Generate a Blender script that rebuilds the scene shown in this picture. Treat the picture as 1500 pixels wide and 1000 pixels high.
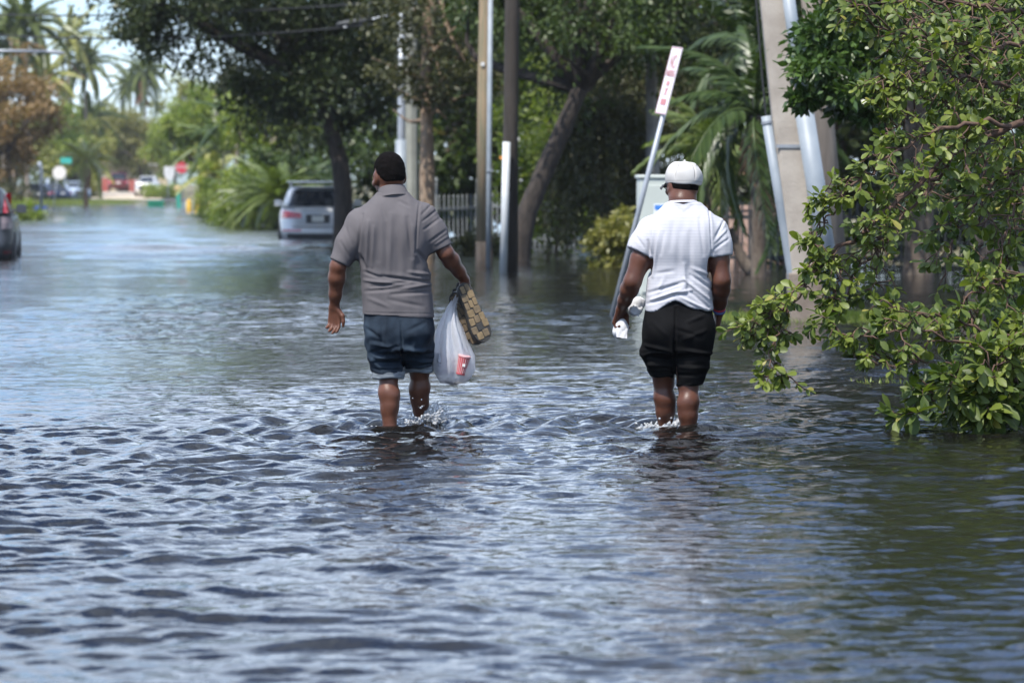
import bpy, math, random
import numpy as np
from mathutils import Vector, Matrix, Euler

scene = bpy.context.scene
for o in list(bpy.data.objects):
    bpy.data.objects.remove(o)

# ------------------------------------------------------------------ camera
FPX = 5625.0                       # focal length in pixels of a 1500 px wide frame (135 mm)
CAMH = 1.41
PITCH = math.atan(230.0 / FPX)
cam_d = bpy.data.cameras.new("camera")
cam = bpy.data.objects.new("camera", cam_d)
scene.collection.objects.link(cam)
cam.location = (0, 0, CAMH)
cam.rotation_euler = (math.pi / 2 - PITCH, 0, 0)
cam_d.sensor_width = 36.0
cam_d.lens = 135.0
cam_d.clip_start = 0.5
cam_d.clip_end = 4000
cam_d.dof.use_dof = True
cam_d.dof.focus_distance = 22.1
cam_d.dof.aperture_fstop = 4.5
scene.camera = cam

# ------------------------------------------------------------------ sky, sun, exposure
SUN_EL, SUN_AZ = math.radians(58), math.radians(214)     # azimuth clockwise from +Y
world = bpy.data.worlds.new("World")
scene.world = world
world.use_nodes = True
wn, wl = world.node_tree.nodes, world.node_tree.links
wn.clear()
w_out = wn.new("ShaderNodeOutputWorld")
w_bg = wn.new("ShaderNodeBackground")
w_sky = wn.new("ShaderNodeTexSky")
w_sky.sky_type = 'NISHITA'
w_sky.sun_disc = False
w_sky.sun_elevation = SUN_EL
w_sky.sun_rotation = SUN_AZ
w_sky.air_density = 1.0
w_sky.dust_density = 0.5
w_sky.ozone_density = 2.0
# broken thin cloud all over the sky
w_tc = wn.new("ShaderNodeTexCoord")
w_map = wn.new("ShaderNodeMapping")
w_map.inputs['Scale'].default_value = (1.0, 1.0, 2.6)
w_noise = wn.new("ShaderNodeTexNoise")
w_noise.inputs['Scale'].default_value = 3.2
w_noise.inputs['Detail'].default_value = 7
w_noise.inputs['Roughness'].default_value = 0.58
w_ramp = wn.new("ShaderNodeValToRGB")
w_ramp.color_ramp.elements[0].position = 0.42
w_ramp.color_ramp.elements[0].color = (0, 0, 0, 1)
w_ramp.color_ramp.elements[1].position = 0.60
w_ramp.color_ramp.elements[1].color = (0.8, 0.8, 0.8, 1)
w_mix = wn.new("ShaderNodeMixRGB")
w_mix.inputs['Color2'].default_value = (10.6, 12.2, 14.4, 1)
wl.new(w_tc.outputs['Generated'], w_map.inputs['Vector'])
wl.new(w_map.outputs['Vector'], w_noise.inputs['Vector'])
w_sep = wn.new("ShaderNodeSeparateXYZ")          # a cloud layer looks closed towards the horizon, all the way round
w_low = wn.new("ShaderNodeMapRange")
w_low.inputs['From Min'].default_value = 0.0
w_low.inputs['From Max'].default_value = 0.55
w_low.inputs['To Min'].default_value = 0.0
w_low.inputs['To Max'].default_value = 0.0
w_add = wn.new("ShaderNodeMath")
wl.new(w_tc.outputs['Generated'], w_sep.inputs['Vector'])
wl.new(w_sep.outputs['Z'], w_low.inputs['Value'])
wl.new(w_noise.outputs['Fac'], w_add.inputs[0])
wl.new(w_low.outputs['Result'], w_add.inputs[1])
wl.new(w_add.outputs['Value'], w_ramp.inputs['Fac'])
wl.new(w_ramp.outputs['Color'], w_mix.inputs['Fac'])
w_tint = wn.new("ShaderNodeMixRGB")            # white balance of the whole sky
w_tint.blend_type = 'MULTIPLY'
w_tint.inputs['Fac'].default_value = 1.0
w_tint.inputs['Color2'].default_value = (0.62, 0.81, 1.10, 1)
wl.new(w_sky.outputs['Color'], w_tint.inputs['Color1'])
wl.new(w_tint.outputs['Color'], w_mix.inputs['Color1'])
wl.new(w_mix.outputs['Color'], w_bg.inputs['Color'])
w_bg.inputs['Strength'].default_value = 0.12
wl.new(w_bg.outputs['Background'], w_out.inputs['Surface'])

sun_d = bpy.data.lights.new("sun", 'SUN')
sun_d.energy = 4.8
sun_d.angle = math.radians(0.6)
sun_d.color = (1.0, 0.95, 0.87)
sun = bpy.data.objects.new("sun", sun_d)
scene.collection.objects.link(sun)
to_sun = Vector((math.sin(SUN_AZ) * math.cos(SUN_EL), math.cos(SUN_AZ) * math.cos(SUN_EL), math.sin(SUN_EL)))
sun.rotation_euler = to_sun.to_track_quat('Z', 'Y').to_euler()
sun.location = to_sun * 60

scene.view_settings.view_transform = 'Standard'
scene.view_settings.look = 'None'
scene.view_settings.gamma = 1.0
scene.view_settings.exposure = 0.62
scene.view_settings.use_curve_mapping = False
scene.render.engine = 'CYCLES'
cy = scene.cycles
cy.use_denoising = True
cy.max_bounces = 7
cy.diffuse_bounces = 3
cy.glossy_bounces = 3
cy.transmission_bounces = 5
cy.transparent_max_bounces = 8
cy.volume_bounces = 0
cy.sample_clamp_indirect = 6.0
cy.caustics_reflective = False
cy.caustics_refractive = False

# ------------------------------------------------------------------ helpers
RNG = np.random.default_rng(7)

def at(u, v, Y):
    """The place at distance Y from the camera that stands at pixel (u, v) of the 1500 x 1000 photograph."""
    cp, sp = math.cos(PITCH), math.sin(PITCH)
    a, b = (u - 750) / FPX, (500 - v) / FPX
    dy, dz = cp + b * sp, -sp + b * cp
    return Vector((a * Y / dy, Y, CAMH + dz * Y / dy))

def ground_y(v):
    return FPX * CAMH / (v - 270.0)

def link(o, parent=None):
    scene.collection.objects.link(o)
    if parent is not None:
        o.parent = parent
    return o

def tag(o, label=None, cat=None, group=None, kind=None):
    if label: o["label"] = label
    if cat: o["category"] = cat
    if group: o["group"] = group
    if kind: o["kind"] = kind
    return o

def thing(name, label, cat, loc=(0, 0, 0), rz=0.0, group=None):
    o = bpy.data.objects.new(name, None)
    o.empty_display_size = 0.2
    link(o)
    o.location = loc
    o.rotation_euler = (0, 0, rz)
    return tag(o, label, cat, group)

def mesh_np(name, V, faces, smooth=False, attrs=None):
    """faces: list of int arrays (m, k)."""
    me = bpy.data.meshes.new(name)
    V = np.asarray(V, dtype=np.float32)
    faces = [np.asarray(f, dtype=np.int32) for f in faces if len(f)]
    nl = sum(f.size for f in faces)
    npoly = sum(len(f) for f in faces)
    me.vertices.add(len(V))
    me.vertices.foreach_set("co", V.ravel())
    me.loops.add(nl)
    me.polygons.add(npoly)
    me.loops.foreach_set("vertex_index", np.concatenate([f.ravel() for f in faces]))
    st, off = [], 0
    for f in faces:
        st.append(off + np.arange(len(f), dtype=np.int32) * f.shape[1])
        off += f.size
    me.polygons.foreach_set("loop_start", np.concatenate(st))
    if smooth:
        me.polygons.foreach_set("use_smooth", np.ones(npoly, dtype=bool))
    for k, a in (attrs or {}).items():
        at_ = me.attributes.new(k, 'FLOAT', 'POINT')
        at_.data.foreach_set("value", np.asarray(a, dtype=np.float32))
    me.update(calc_edges=True)
    me.validate()
    return me

def obj(name, me, m=None, parent=None):
    o = bpy.data.objects.new(name, me)
    if m is not None and not me.materials:
        me.materials.append(m)
    return link(o, parent)

class MB:
    """Collects shapes and links them as one mesh object."""
    def __init__(self):
        self.v, self.f = [], []
    def add(self, verts, faces):
        b = len(self.v)
        self.v += [tuple(p) for p in verts]
        self.f += [tuple(i + b for i in f) for f in faces]
        return self
    def box(self, c, s, rot=None):
        hx, hy, hz = s[0] / 2, s[1] / 2, s[2] / 2
        P = [Vector((x, y, z)) for z in (-hz, hz) for y in (-hy, hy) for x in (-hx, hx)]
        if rot is not None:
            P = [rot @ p for p in P]
        c = Vector(c)
        return self.add([p + c for p in P], [(0, 2, 3, 1), (4, 5, 7, 6), (0, 1, 5, 4), (2, 6, 7, 3), (0, 4, 6, 2), (1, 3, 7, 5)])
    def tube(self, path, radii, n=10, cap=True):
        path = [Vector(p) for p in path]
        if not hasattr(radii, '__len__'):
            radii = [radii] * len(path)
        b = len(self.v)
        up = None
        for i, p in enumerate(path):
            t = (path[min(i + 1, len(path) - 1)] - path[max(i - 1, 0)]).normalized()
            if up is None:
                up = Vector((1, 0, 0)) if abs(t.x) < 0.8 else Vector((0, 1, 0))
            s = t.cross(up).normalized()
            up = s.cross(t).normalized()
            for k in range(n):
                a = 2 * math.pi * k / n
                self.v.append(tuple(p + (s * math.cos(a) + up * math.sin(a)) * radii[i]))
        for i in range(len(path) - 1):
            for k in range(n):
                self.f.append((b + i * n + k, b + i * n + (k + 1) % n, b + (i + 1) * n + (k + 1) % n, b + (i + 1) * n + k))
        if cap:
            self.f.append(tuple(b + k for k in range(n))[::-1])
            e = b + (len(path) - 1) * n
            self.f.append(tuple(e + k for k in range(n)))
        return self
    def loft(self, rings, cap=True):
        b = len(self.v)
        n = len(rings[0])
        for r in rings:
            self.v += [tuple(p) for p in r]
        for i in range(len(rings) - 1):
            for k in range(n):
                self.f.append((b + i * n + k, b + i * n + (k + 1) % n, b + (i + 1) * n + (k + 1) % n, b + (i + 1) * n + k))
        if cap:
            self.f.append(tuple(b + k for k in range(n))[::-1])
            e = b + (len(rings) - 1) * n
            self.f.append(tuple(e + k for k in range(n)))
        return self
    def disc(self, c, nrm, r, t, n=20):
        c, nrm = Vector(c), Vector(nrm).normalized()
        return self.tube([c - nrm * t / 2, c + nrm * t / 2], r, n)
    def patch(self, P):
        """P: rows of points, an open sheet."""
        b = len(self.v)
        w = len(P[0])
        for r in P:
            self.v += [tuple(p) for p in r]
        for i in range(len(P) - 1):
            for k in range(w - 1):
                self.f.append((b + i * w + k, b + i * w + k + 1, b + (i + 1) * w + k + 1, b + (i + 1) * w + k))
        return self
    def mesh(self, name, smooth=False):
        me = bpy.data.meshes.new(name)
        me.from_pydata(self.v, [], self.f)
        if smooth:
            me.polygons.foreach_set("use_smooth", [True] * len(me.polygons))
        me.update()
        return me
    def build(self, name, m, parent=None, smooth=False, bevel=0.0, auto=False):
        o = obj(name, self.mesh(name, smooth), m, parent)
        if bevel:
            md = o.modifiers.new("bevel", 'BEVEL')
            md.width = bevel
            md.segments = 2
            md.limit_method = 'ANGLE'
        return o

def smooth_path(pts, n):
    """Catmull-Rom through pts."""
    P = [np.array(p, dtype=float) for p in pts]
    P = [2 * P[0] - P[1]] + P + [2 * P[-1] - P[-2]]
    out = []
    segs = len(P) - 3
    for i in range(n):
        t = i / (n - 1) * segs
        k = min(int(t), segs - 1)
        t -= k
        a, b, c, d = P[k:k + 4]
        out.append(0.5 * (2 * b + (c - a) * t + (2 * a - 5 * b + 4 * c - d) * t * t + (3 * b - a - 3 * c + d) * t ** 3))
    return out

# ------------------------------------------------------------------ materials
def srgb(r, g, b):
    f = lambda c: (c / 255 / 12.92) if c <= 10 else ((c / 255 + 0.055) / 1.055) ** 2.4
    return (f(r), f(g), f(b))

_mats = {}
def mat(name, c1, c2=None, rough=0.6, scale=8.0, detail=4.0, bump=0.0, bscale=None, metal=0.0, spec=0.5, stretch=(1, 1, 1), coat=0.0, bdist=0.02, lo=0.35, hi=0.65):
    if name in _mats:
        return _mats[name]
    m = bpy.data.materials.new(name)
    m.use_nodes = True
    n, l = m.node_tree.nodes, m.node_tree.links
    p = n["Principled BSDF"]
    p.inputs['Roughness'].default_value = rough
    p.inputs['Metallic'].default_value = metal
    p.inputs['Specular IOR Level'].default_value = spec
    p.inputs['Coat Weight'].default_value = coat
    tc = n.new("ShaderNodeTexCoord")
    mp = n.new("ShaderNodeMapping")
    mp.inputs['Scale'].default_value = stretch
    l.new(tc.outputs['Object'], mp.inputs['Vector'])
    c2 = c2 or tuple(x * 0.75 for x in c1)
    nz = n.new("ShaderNodeTexNoise")
    nz.inputs['Scale'].default_value = scale
    nz.inputs['Detail'].default_value = detail
    l.new(mp.outputs['Vector'], nz.inputs['Vector'])
    r = n.new("ShaderNodeValToRGB")
    r.color_ramp.elements[0].position = lo
    r.color_ramp.elements[1].position = hi
    r.color_ramp.elements[0].color = (*c1, 1)
    r.color_ramp.elements[1].color = (*c2, 1)
    l.new(nz.outputs['Fac'], r.inputs['Fac'])
    l.new(r.outputs['Color'], p.inputs['Base Color'])
    if bump:
        nb = n.new("ShaderNodeTexNoise")
        nb.inputs['Scale'].default_value = bscale or scale * 3
        nb.inputs['Detail'].default_value = 5
        l.new(mp.outputs['Vector'], nb.inputs['Vector'])
        bp = n.new("ShaderNodeBump")
        bp.inputs['Strength'].default_value = bump
        bp.inputs['Distance'].default_value = bdist
        l.new(nb.outputs['Fac'], bp.inputs['Height'])
        l.new(bp.outputs['Normal'], p.inputs['Normal'])
    _mats[name] = m
    return m

def leaf_mat(name, c1, c2, c3=None, rough=0.45, trans=0.3, spec=0.4):
    """c1..c2 by each leaf's own tint; c3 is the odd withered leaf."""
    if name in _mats:
        return _mats[name]
    m = bpy.data.materials.new(name)
    m.use_nodes = True
    n, l = m.node_tree.nodes, m.node_tree.links
    p, out = n["Principled BSDF"], n["Material Output"]
    a = n.new("ShaderNodeAttribute")
    a.attribute_name = "tint"
    r = n.new("ShaderNodeValToRGB")
    e = r.color_ramp.elements
    e[0].position, e[0].color = 0.0, (*c1, 1)
    e[1].position, e[1].color = 0.9, (*c2, 1)
    k = e.new(0.96)
    k.color = (*(c3 or c2), 1)
    l.new(a.outputs['Fac'], r.inputs['Fac'])
    l.new(r.outputs['Color'], p.inputs['Base Color'])
    p.inputs['Roughness'].default_value = rough
    p.inputs['Specular IOR Level'].default_value = spec
    t = n.new("ShaderNodeBsdfTranslucent")
    g = n.new("ShaderNodeMixRGB")
    g.blend_type = 'MULTIPLY'
    g.inputs['Fac'].default_value = 1.0
    g.inputs['Color2'].default_value = (1.5, 1.6, 0.6, 1)
    l.new(r.outputs['Color'], g.inputs['Color1'])
    l.new(g.outputs['Color'], t.inputs['Color'])
    mx = n.new("ShaderNodeMixShader")
    mx.inputs['Fac'].default_value = trans
    l.new(p.outputs['BSDF'], mx.inputs[1])
    l.new(t.outputs['BSDF'], mx.inputs[2])
    l.new(mx.outputs['Shader'], out.inputs['Surface'])
    _mats[name] = m
    return m

# ------------------------------------------------------------------ setting: ground, road, water
# The street runs away to the left: its right edge is X = 3.7 - 0.094 Y
def edge_right(y): return 3.7 - 0.094 * y
def edge_left(y): return -8.6 - 0.094 * y

def sstep(a, b, x):
    t = np.clip((x - a) / (b - a), 0, 1)
    return t * t * (3 - 2 * t)

def land_height(x, y):
    r = x - edge_right(y)
    l = edge_left(y) - x
    h = -0.24 + 0.12 * sstep(-0.05, 0.12, r) + 0.12 * sstep(-0.05, 0.12, l)
    h = h + 0.30 * sstep(5, 16, r) + 0.25 * sstep(1.5, 7, l)
    h = h + 0.9 * sstep(300, 372, y)
    h = h + 0.02 * np.sin(x * 0.9 + 1.3) * np.sin(y * 0.37)
    h = h + 0.125 * np.exp(-((y - 40.2) / 0.9) ** 2) * sstep(1.0, 2.2, x) * (0.75 + 0.25 * np.sin(x * 2.1))
    h = h + 0.10 * np.exp(-((y - 27.2) / 0.5) ** 2) * np.exp(-((x - 2.6) / 0.5) ** 2)
    return h

gx = np.concatenate([-np.geomspace(900, 40, 14), np.arange(-38, 20.1, 0.6), np.geomspace(21, 900, 16)])
gy = np.concatenate([np.linspace(-300, 4, 10), np.geomspace(6, 420, 220), np.geomspace(450, 2500, 10)])
GX, GY = np.meshgrid(gx, gy)
GZ = land_height(GX, GY)
V = np.stack([GX, GY, GZ], -1).reshape(-1, 3)
def grid_faces(ny, nx):
    i = np.arange(ny - 1)[:, None] * nx + np.arange(nx - 1)[None, :]
    return np.stack([i, i + 1, i + nx + 1, i + nx], -1).reshape(-1, 4)
m_ground = mat("muddy_grass_ground", (0.075, 0.085, 0.035), (0.16, 0.12, 0.07), rough=0.95, scale=0.7, bump=0.5, bscale=6)
ground = obj("ground", mesh_np("ground", V, [grid_faces(len(gy), len(gx))], True), m_ground)
tag(ground, kind="structure")

# asphalt: a sheet just over the ground, with the street's own line
ys = np.geomspace(5, 335, 160)
rows = []
for y in ys:
    a, b = edge_left(y) + 0.1, edge_right(y) - 0.1
    rows.append([(x, y, float(land_height(np.array(x), np.array(y))) + 0.012) for x in np.linspace(a, b, 14)])
road = MB().patch(rows).build("road", mat("wet_asphalt", (0.045, 0.045, 0.047), (0.06, 0.058, 0.055), rough=0.8, scale=4, bump=0.3, bscale=60), smooth=True)
tag(road, kind="structure")
rows = []
for y in np.linspace(330, 372, 30):
    c = -22.2 - 0.094 * (y - 240) 
    w = 3.6 + 0.02 * (y - 330)
    c = (175 - 750) / FPX * y
    rows.append([(x, y, float(land_height(np.array(x), np.array(y))) + 0.02) for x in np.linspace(c - w, c + w, 10)])
drive = MB().patch(rows).build("sandy_path", mat("pale_sand", (0.42, 0.34, 0.26), (0.50, 0.42, 0.33), rough=0.95, scale=2, bump=0.4), smooth=True)
tag(drive, kind="structure")

# ---- flood water
FEET = [(-0.70, 22.05), (-0.535, 22.32), (0.90, 22.0), (1.01, 22.08)]
def wave_height(X, Y, DX, DY):
    rng = np.random.default_rng(11)
    Z = np.zeros_like(X)
    # slow patches of rougher and calmer water
    patch = 0.75 + 0.33 * np.sin(X * 0.55 + 0.8 * np.sin(Y * 0.13)) * np.sin(Y * 0.23 + 1.0) + 0.22 * np.sin(X * 0.21 - Y * 0.31 + 2)
    far = 1.0 - 0.5 * sstep(80, 88, Y)
    N = 104
    lam = np.geomspace(0.07, 1.4, N) * rng.uniform(0.92, 1.08, N)
    th = rng.normal(-math.pi / 2 + 0.25, 0.62, N)
    ph = rng.uniform(0, 2 * math.pi, N)
    sp = np.maximum(DX * 0.7, DY)
    XX = X + 0.16 * np.sin(Y * 1.9 + 1.2 * np.sin(X * 0.7)) + 0.10 * np.sin(X * 2.3 + Y * 0.9)
    YY = Y + 0.13 * np.sin(X * 2.1 + 0.8 * np.sin(Y * 0.6)) + 0.08 * np.sin(X * 4.3 - Y * 1.1)
    for L, t, p in zip(lam, th, ph):
        k = 2 * math.pi / L
        s = 0.066 * (1.0 if L < 0.20 else (0.20 / L) ** 1.15)
        amp = s / k
        lim = np.clip((L / sp - 2.2) / 2.0, 0, 1)
        w = np.sin(k * (XX * math.cos(t) + YY * math.sin(t)) + p)
        ke, te = k / rng.uniform(3.5, 7), rng.uniform(0, 2 * math.pi)        # waves come in short groups
        w = w * (0.62 + 0.75 * np.sin(ke * (X * math.cos(te) + Y * math.sin(te)) + 3 * p) * np.sin(ke * 0.7 * (X * math.sin(te) - Y * math.cos(te)) + 5 * p))
        Z += amp * lim * (w + 0.22 * w * w)
    zone = 1.35 - 0.55 * sstep(12, 36, Y) + 0.15 * sstep(48, 78, Y)      # choppy near the camera, calmer beyond the men
    Z *= patch * far * zone
    # wind chop on the open water up the street
    openw = sstep(50, 92, Y)
    for L in np.geomspace(0.9, 4.0, 26):
        k, t, p = 2 * math.pi / L, rng.normal(-math.pi / 2, 0.5), rng.uniform(0, 6.28)
        lim = np.clip((L / sp - 2.2) / 2.0, 0, 1)
        Z += 0.022 / k * openw * lim * np.sin(k * (XX * math.cos(t) + YY * math.sin(t)) + p) * (0.6 + 0.7 * np.sin(k / 5 * (X * math.sin(p) + Y * math.cos(p))))
    # bow waves and rings round the wading legs
    for fx, fy in FEET:
        r = np.hypot(X - fx, (Y - fy))
        env = np.exp(-((r - 0.28) / 0.20) ** 2) * 0.020 + np.exp(-((r - 0.9) / 0.6) ** 2) * 0.007
        Z += env * np.cos(2 * math.pi * (r - 0.24) / 0.26)
    # the step of wake that crosses the water at the men's feet
    for c, a, s in ((21.55, 0.013, 0.10), (20.95, 0.010, 0.12), (19.9, 0.010, 0.16)):
        yy = Y - c - 0.22 * np.sin(X * 0.8 + c) - 0.08 * np.sin(X * 2.7 + 2 * c)
        Z += a * np.exp(-(yy / s) ** 2) * np.exp(-((X - 0.1) / 2.3) ** 4) * (0.65 + 0.35 * np.sin(X * 3.1 + c * 5))
    # heavier chop close to the camera
    for c, a, s, x0, xs in ((14.0, 0.022, 0.16, -0.1, 0.7), (12.6, 0.030, 0.15, -0.75, 0.9), (12.0, 0.022, 0.14, -1.4, 0.5), (11.5, 0.024, 0.12, -0.4, 0.6), (13.2, 0.02, 0.12, -1.3, 0.4)):
        yy = Y - c - 0.18 * np.sin(X * 2.0 + c * 3)
        Z += a * np.exp(-(yy / s) ** 2) * np.exp(-((X - x0) / xs) ** 4)
    # wash of a car further up the street
    for c, a, s in ((82.5, 0.13, 0.55), (74, 0.04, 0.6), (68, 0.02, 0.7)):
        yy = Y - c - 0.9 * np.sin(X * 0.5 + c)
        Z += a * np.exp(-(yy / s) ** 2) * np.exp(-((X + 6.2) / 3.6) ** 4)
    return Z

core = np.arange(-4.4, 4.401, 0.036)
side = 4.4 + np.cumsum(np.geomspace(0.04, 40, 74))
wx = np.concatenate([-side[::-1], core, side])
wy = [8.0]
while wy[-1] < 420:
    wy.append(wy[-1] * (1.0019 if wy[-1] < 50 else 1.0032))
wy = np.concatenate([np.linspace(-250, 7.5, 40), wy, np.geomspace(440, 2400, 8)])
WX, WY = np.meshgrid(wx, wy)
DX = np.broadcast_to(np.gradient(wx)[None, :], WX.shape)
DY = np.broadcast_to(np.gradient(wy)[:, None], WX.shape)
WZ = wave_height(WX, WY, DX, DY)
m_water = bpy.data.materials.new("murky_flood_water")
m_water.use_nodes = True
n, l = m_water.node_tree.nodes, m_water.node_tree.links
p = n["Principled BSDF"]
p.inputs['Base Color'].default_value = (0.006, 0.0055, 0.005, 1)
p.inputs['Roughness'].default_value = 0.03
p.inputs['IOR'].default_value = 1.333
tc = n.new("ShaderNodeTexCoord")
nz = n.new("ShaderNodeTexNoise")
nz.inputs['Scale'].default_value = 10.0
nz.inputs['Detail'].default_value = 5.0
nz.inputs['Distortion'].default_value = 0.6
l.new(tc.outputs['Object'], nz.inputs['Vector'])
bp = n.new("ShaderNodeBump")
bp.inputs['Distance'].default_value = 0.014
sy = n.new("ShaderNodeSeparateXYZ")
l.new(tc.outputs['Object'], sy.inputs['Vector'])
rgh = n.new("ShaderNodeMapRange")            # the wind ruffles the open water further up the street more
rgh.inputs['From Min'].default_value = 18
rgh.inputs['From Max'].default_value = 80
rgh.inputs['To Min'].default_value = 0.55
rgh.inputs['To Max'].default_value = 1.0
l.new(sy.outputs['Y'], rgh.inputs['Value'])
l.new(rgh.outputs['Result'], bp.inputs['Strength'])
l.new(nz.outputs['Fac'], bp.inputs['Height'])
l.new(bp.outputs['Normal'], p.inputs['Normal'])
water = obj("water", mesh_np("water", np.stack([WX, WY, WZ], -1).reshape(-1, 3), [grid_faces(len(wy), len(wx))], True), m_water)
tag(water, kind="structure")
# ------------------------------------------------------------------ vegetation
def unit(v):
    return v / np.maximum(np.linalg.norm(v, axis=-1, keepdims=True), 1e-9)

def leaf_quads(C, D, Nrm, L, W):
    """Rhombus leaves: centre-base C, direction D, normal Nrm, length L, width W -> verts, faces."""
    S = unit(np.cross(D, Nrm))
    L, W = L[:, None], W[:, None]
    fold = unit(np.cross(S, D)) * W * 0.18
    b, t = C, C + D * L
    m = C + D * L * 0.5
    V = np.stack([b, m + S * W * 0.5 + fold, t, m - S * W * 0.5 + fold], 1).reshape(-1, 3)
    i = np.arange(len(C))[:, None] * 4
    return V, i + np.array([[0, 1, 2, 3]])

def crown_leaves(rng, centre, rad, n, leaf, clumps=60, clump_r=0.22, up=0.5, hollow=0.35, hang=0.0, flat=0.7, centres=None):
    """Leaves gathered in clumps through an uneven crown; returns V, F, tint, clump centres."""
    centre, rad = np.array(centre, float), np.array(rad, float)
    if centres is None:
        d = unit(rng.normal(size=(clumps, 3)))
        r = hollow + (1 - hollow) * rng.random(clumps) ** 0.6
        bump = 1 + 0.22 * np.sin(3.1 * d[:, 0] + 2.3 * d[:, 2] + rng.uniform(0, 6)) + 0.12 * rng.normal(size=clumps)
        centres = centre + d * (r * bump)[:, None] * rad
    k = len(centres)
    w = rng.uniform(0.4, 1.6, k)
    idx = rng.choice(k, n, p=w / w.sum())
    cr = (rng.uniform(0.6, 1.4, k) * clump_r * rad.mean())[idx]
    off = rng.normal(size=(n, 3)) * 0.55
    off[:, 2] *= flat
    P = centres[idx] + off * cr[:, None]
    D = unit(unit(off) * 0.8 + rng.normal(size=(n, 3)) * 0.6 + np.array([0, 0, -0.25 - hang]))
    Nn = unit(rng.normal(size=(n, 3)) * 0.8 + np.array([0, 0, up]))
    Ls = leaf * rng.uniform(0.6, 1.4, n)
    V, F = leaf_quads(P, D, Nn, Ls, Ls * rng.uniform(0.4, 0.6, n))
    base = rng.random(k)[idx]
    tint = np.clip(0.55 * base + 0.45 * rng.random(n), 0, 1)
    return V, F, np.repeat(tint, 4), centres

def limbs(mb, rng, fork, centres, r0, n=10, bend=0.15, sides=6):
    fork = np.array(fork, float)
    pick = centres[rng.choice(len(centres), min(n, len(centres)), replace=False)]
    for c in pick:
        L = np.linalg.norm(c - fork)
        mid = (fork + c) / 2 + rng.normal(size=3) * L * bend
        p = smooth_path([fork, mid, c], 7)
        mb.tube(p, list(np.linspace(r0 * 0.55, 0.012, 7)), sides)

def tree(name, label, base, trunk_pts, trunk_r, crown_c, crown_r, n, leaf, lm, bm, seed, group=None, clumps=60, clump_r=0.22, hollow=0.35, hang=0.0, up=0.5, nl=12, flat=0.7, cat="tree", extra=None):
    """trunk_pts and crown are given relative to base."""
    rng = np.random.default_rng(seed)
    root = thing(name, label, cat, base, group=group)
    V, F, t, cs = crown_leaves(rng, crown_c, crown_r, n, leaf, clumps, clump_r, up, hollow, hang, flat)
    if extra:
        for (c, r, nn) in extra:
            V2, F2, t2, cs2 = crown_leaves(rng, c, r, nn, leaf, max(8, clumps // 3), clump_r * 1.2, up, 0.1, hang, flat)
            F = np.concatenate([F, F2 + len(V)])
            V = np.concatenate([V, V2]); t = np.concatenate([t, t2]); cs = np.concatenate([cs, cs2])
    mb = MB()
    P = smooth_path(trunk_pts, 14)
    R = np.linspace(trunk_r, trunk_r * 0.6, 14) * (1 + 0.06 * rng.normal(size=14))
    R[0] *= 1.25
    mb.tube(P, list(R), 12)
    limbs(mb, rng, P[-1], cs, trunk_r, nl)
    mb.build("trunk", bm, root, smooth=True)
    obj("crown", mesh_np("crown", V, [F], False, {"tint": t}), lm, root)
    return root

def bush(name, label, base, rad, n, leaf, lm, seed, clumps=50, clump_r=0.25, group=None, cat="bush", up=0.6, bm=None, hang=0.0):
    rng = np.random.default_rng(seed)
    root = thing(name, label, cat, base, group=group)
    V, F, t, cs = crown_leaves(rng, (0, 0, rad[2] * 0.85), rad, n, leaf, clumps, clump_r, up, 0.2, hang)
    V[:, 2] = np.maximum(V[:, 2], -0.15)
    mb = MB()
    for k in range(6):
        a = rng.uniform(0, 6.28)
        c = cs[rng.integers(len(cs))]
        mb.tube(smooth_path([(0.1 * math.cos(a), 0.1 * math.sin(a), -0.3), c * 0.5 + rng.normal(size=3) * 0.05, c], 6), list(np.linspace(0.03, 0.008, 6)), 5)
    mb.build("stem", bm or M_BARK, root, smooth=True)
    obj("foliage", mesh_np("foliage", V, [F], False, {"tint": t}), lm, root)
    return root

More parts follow.
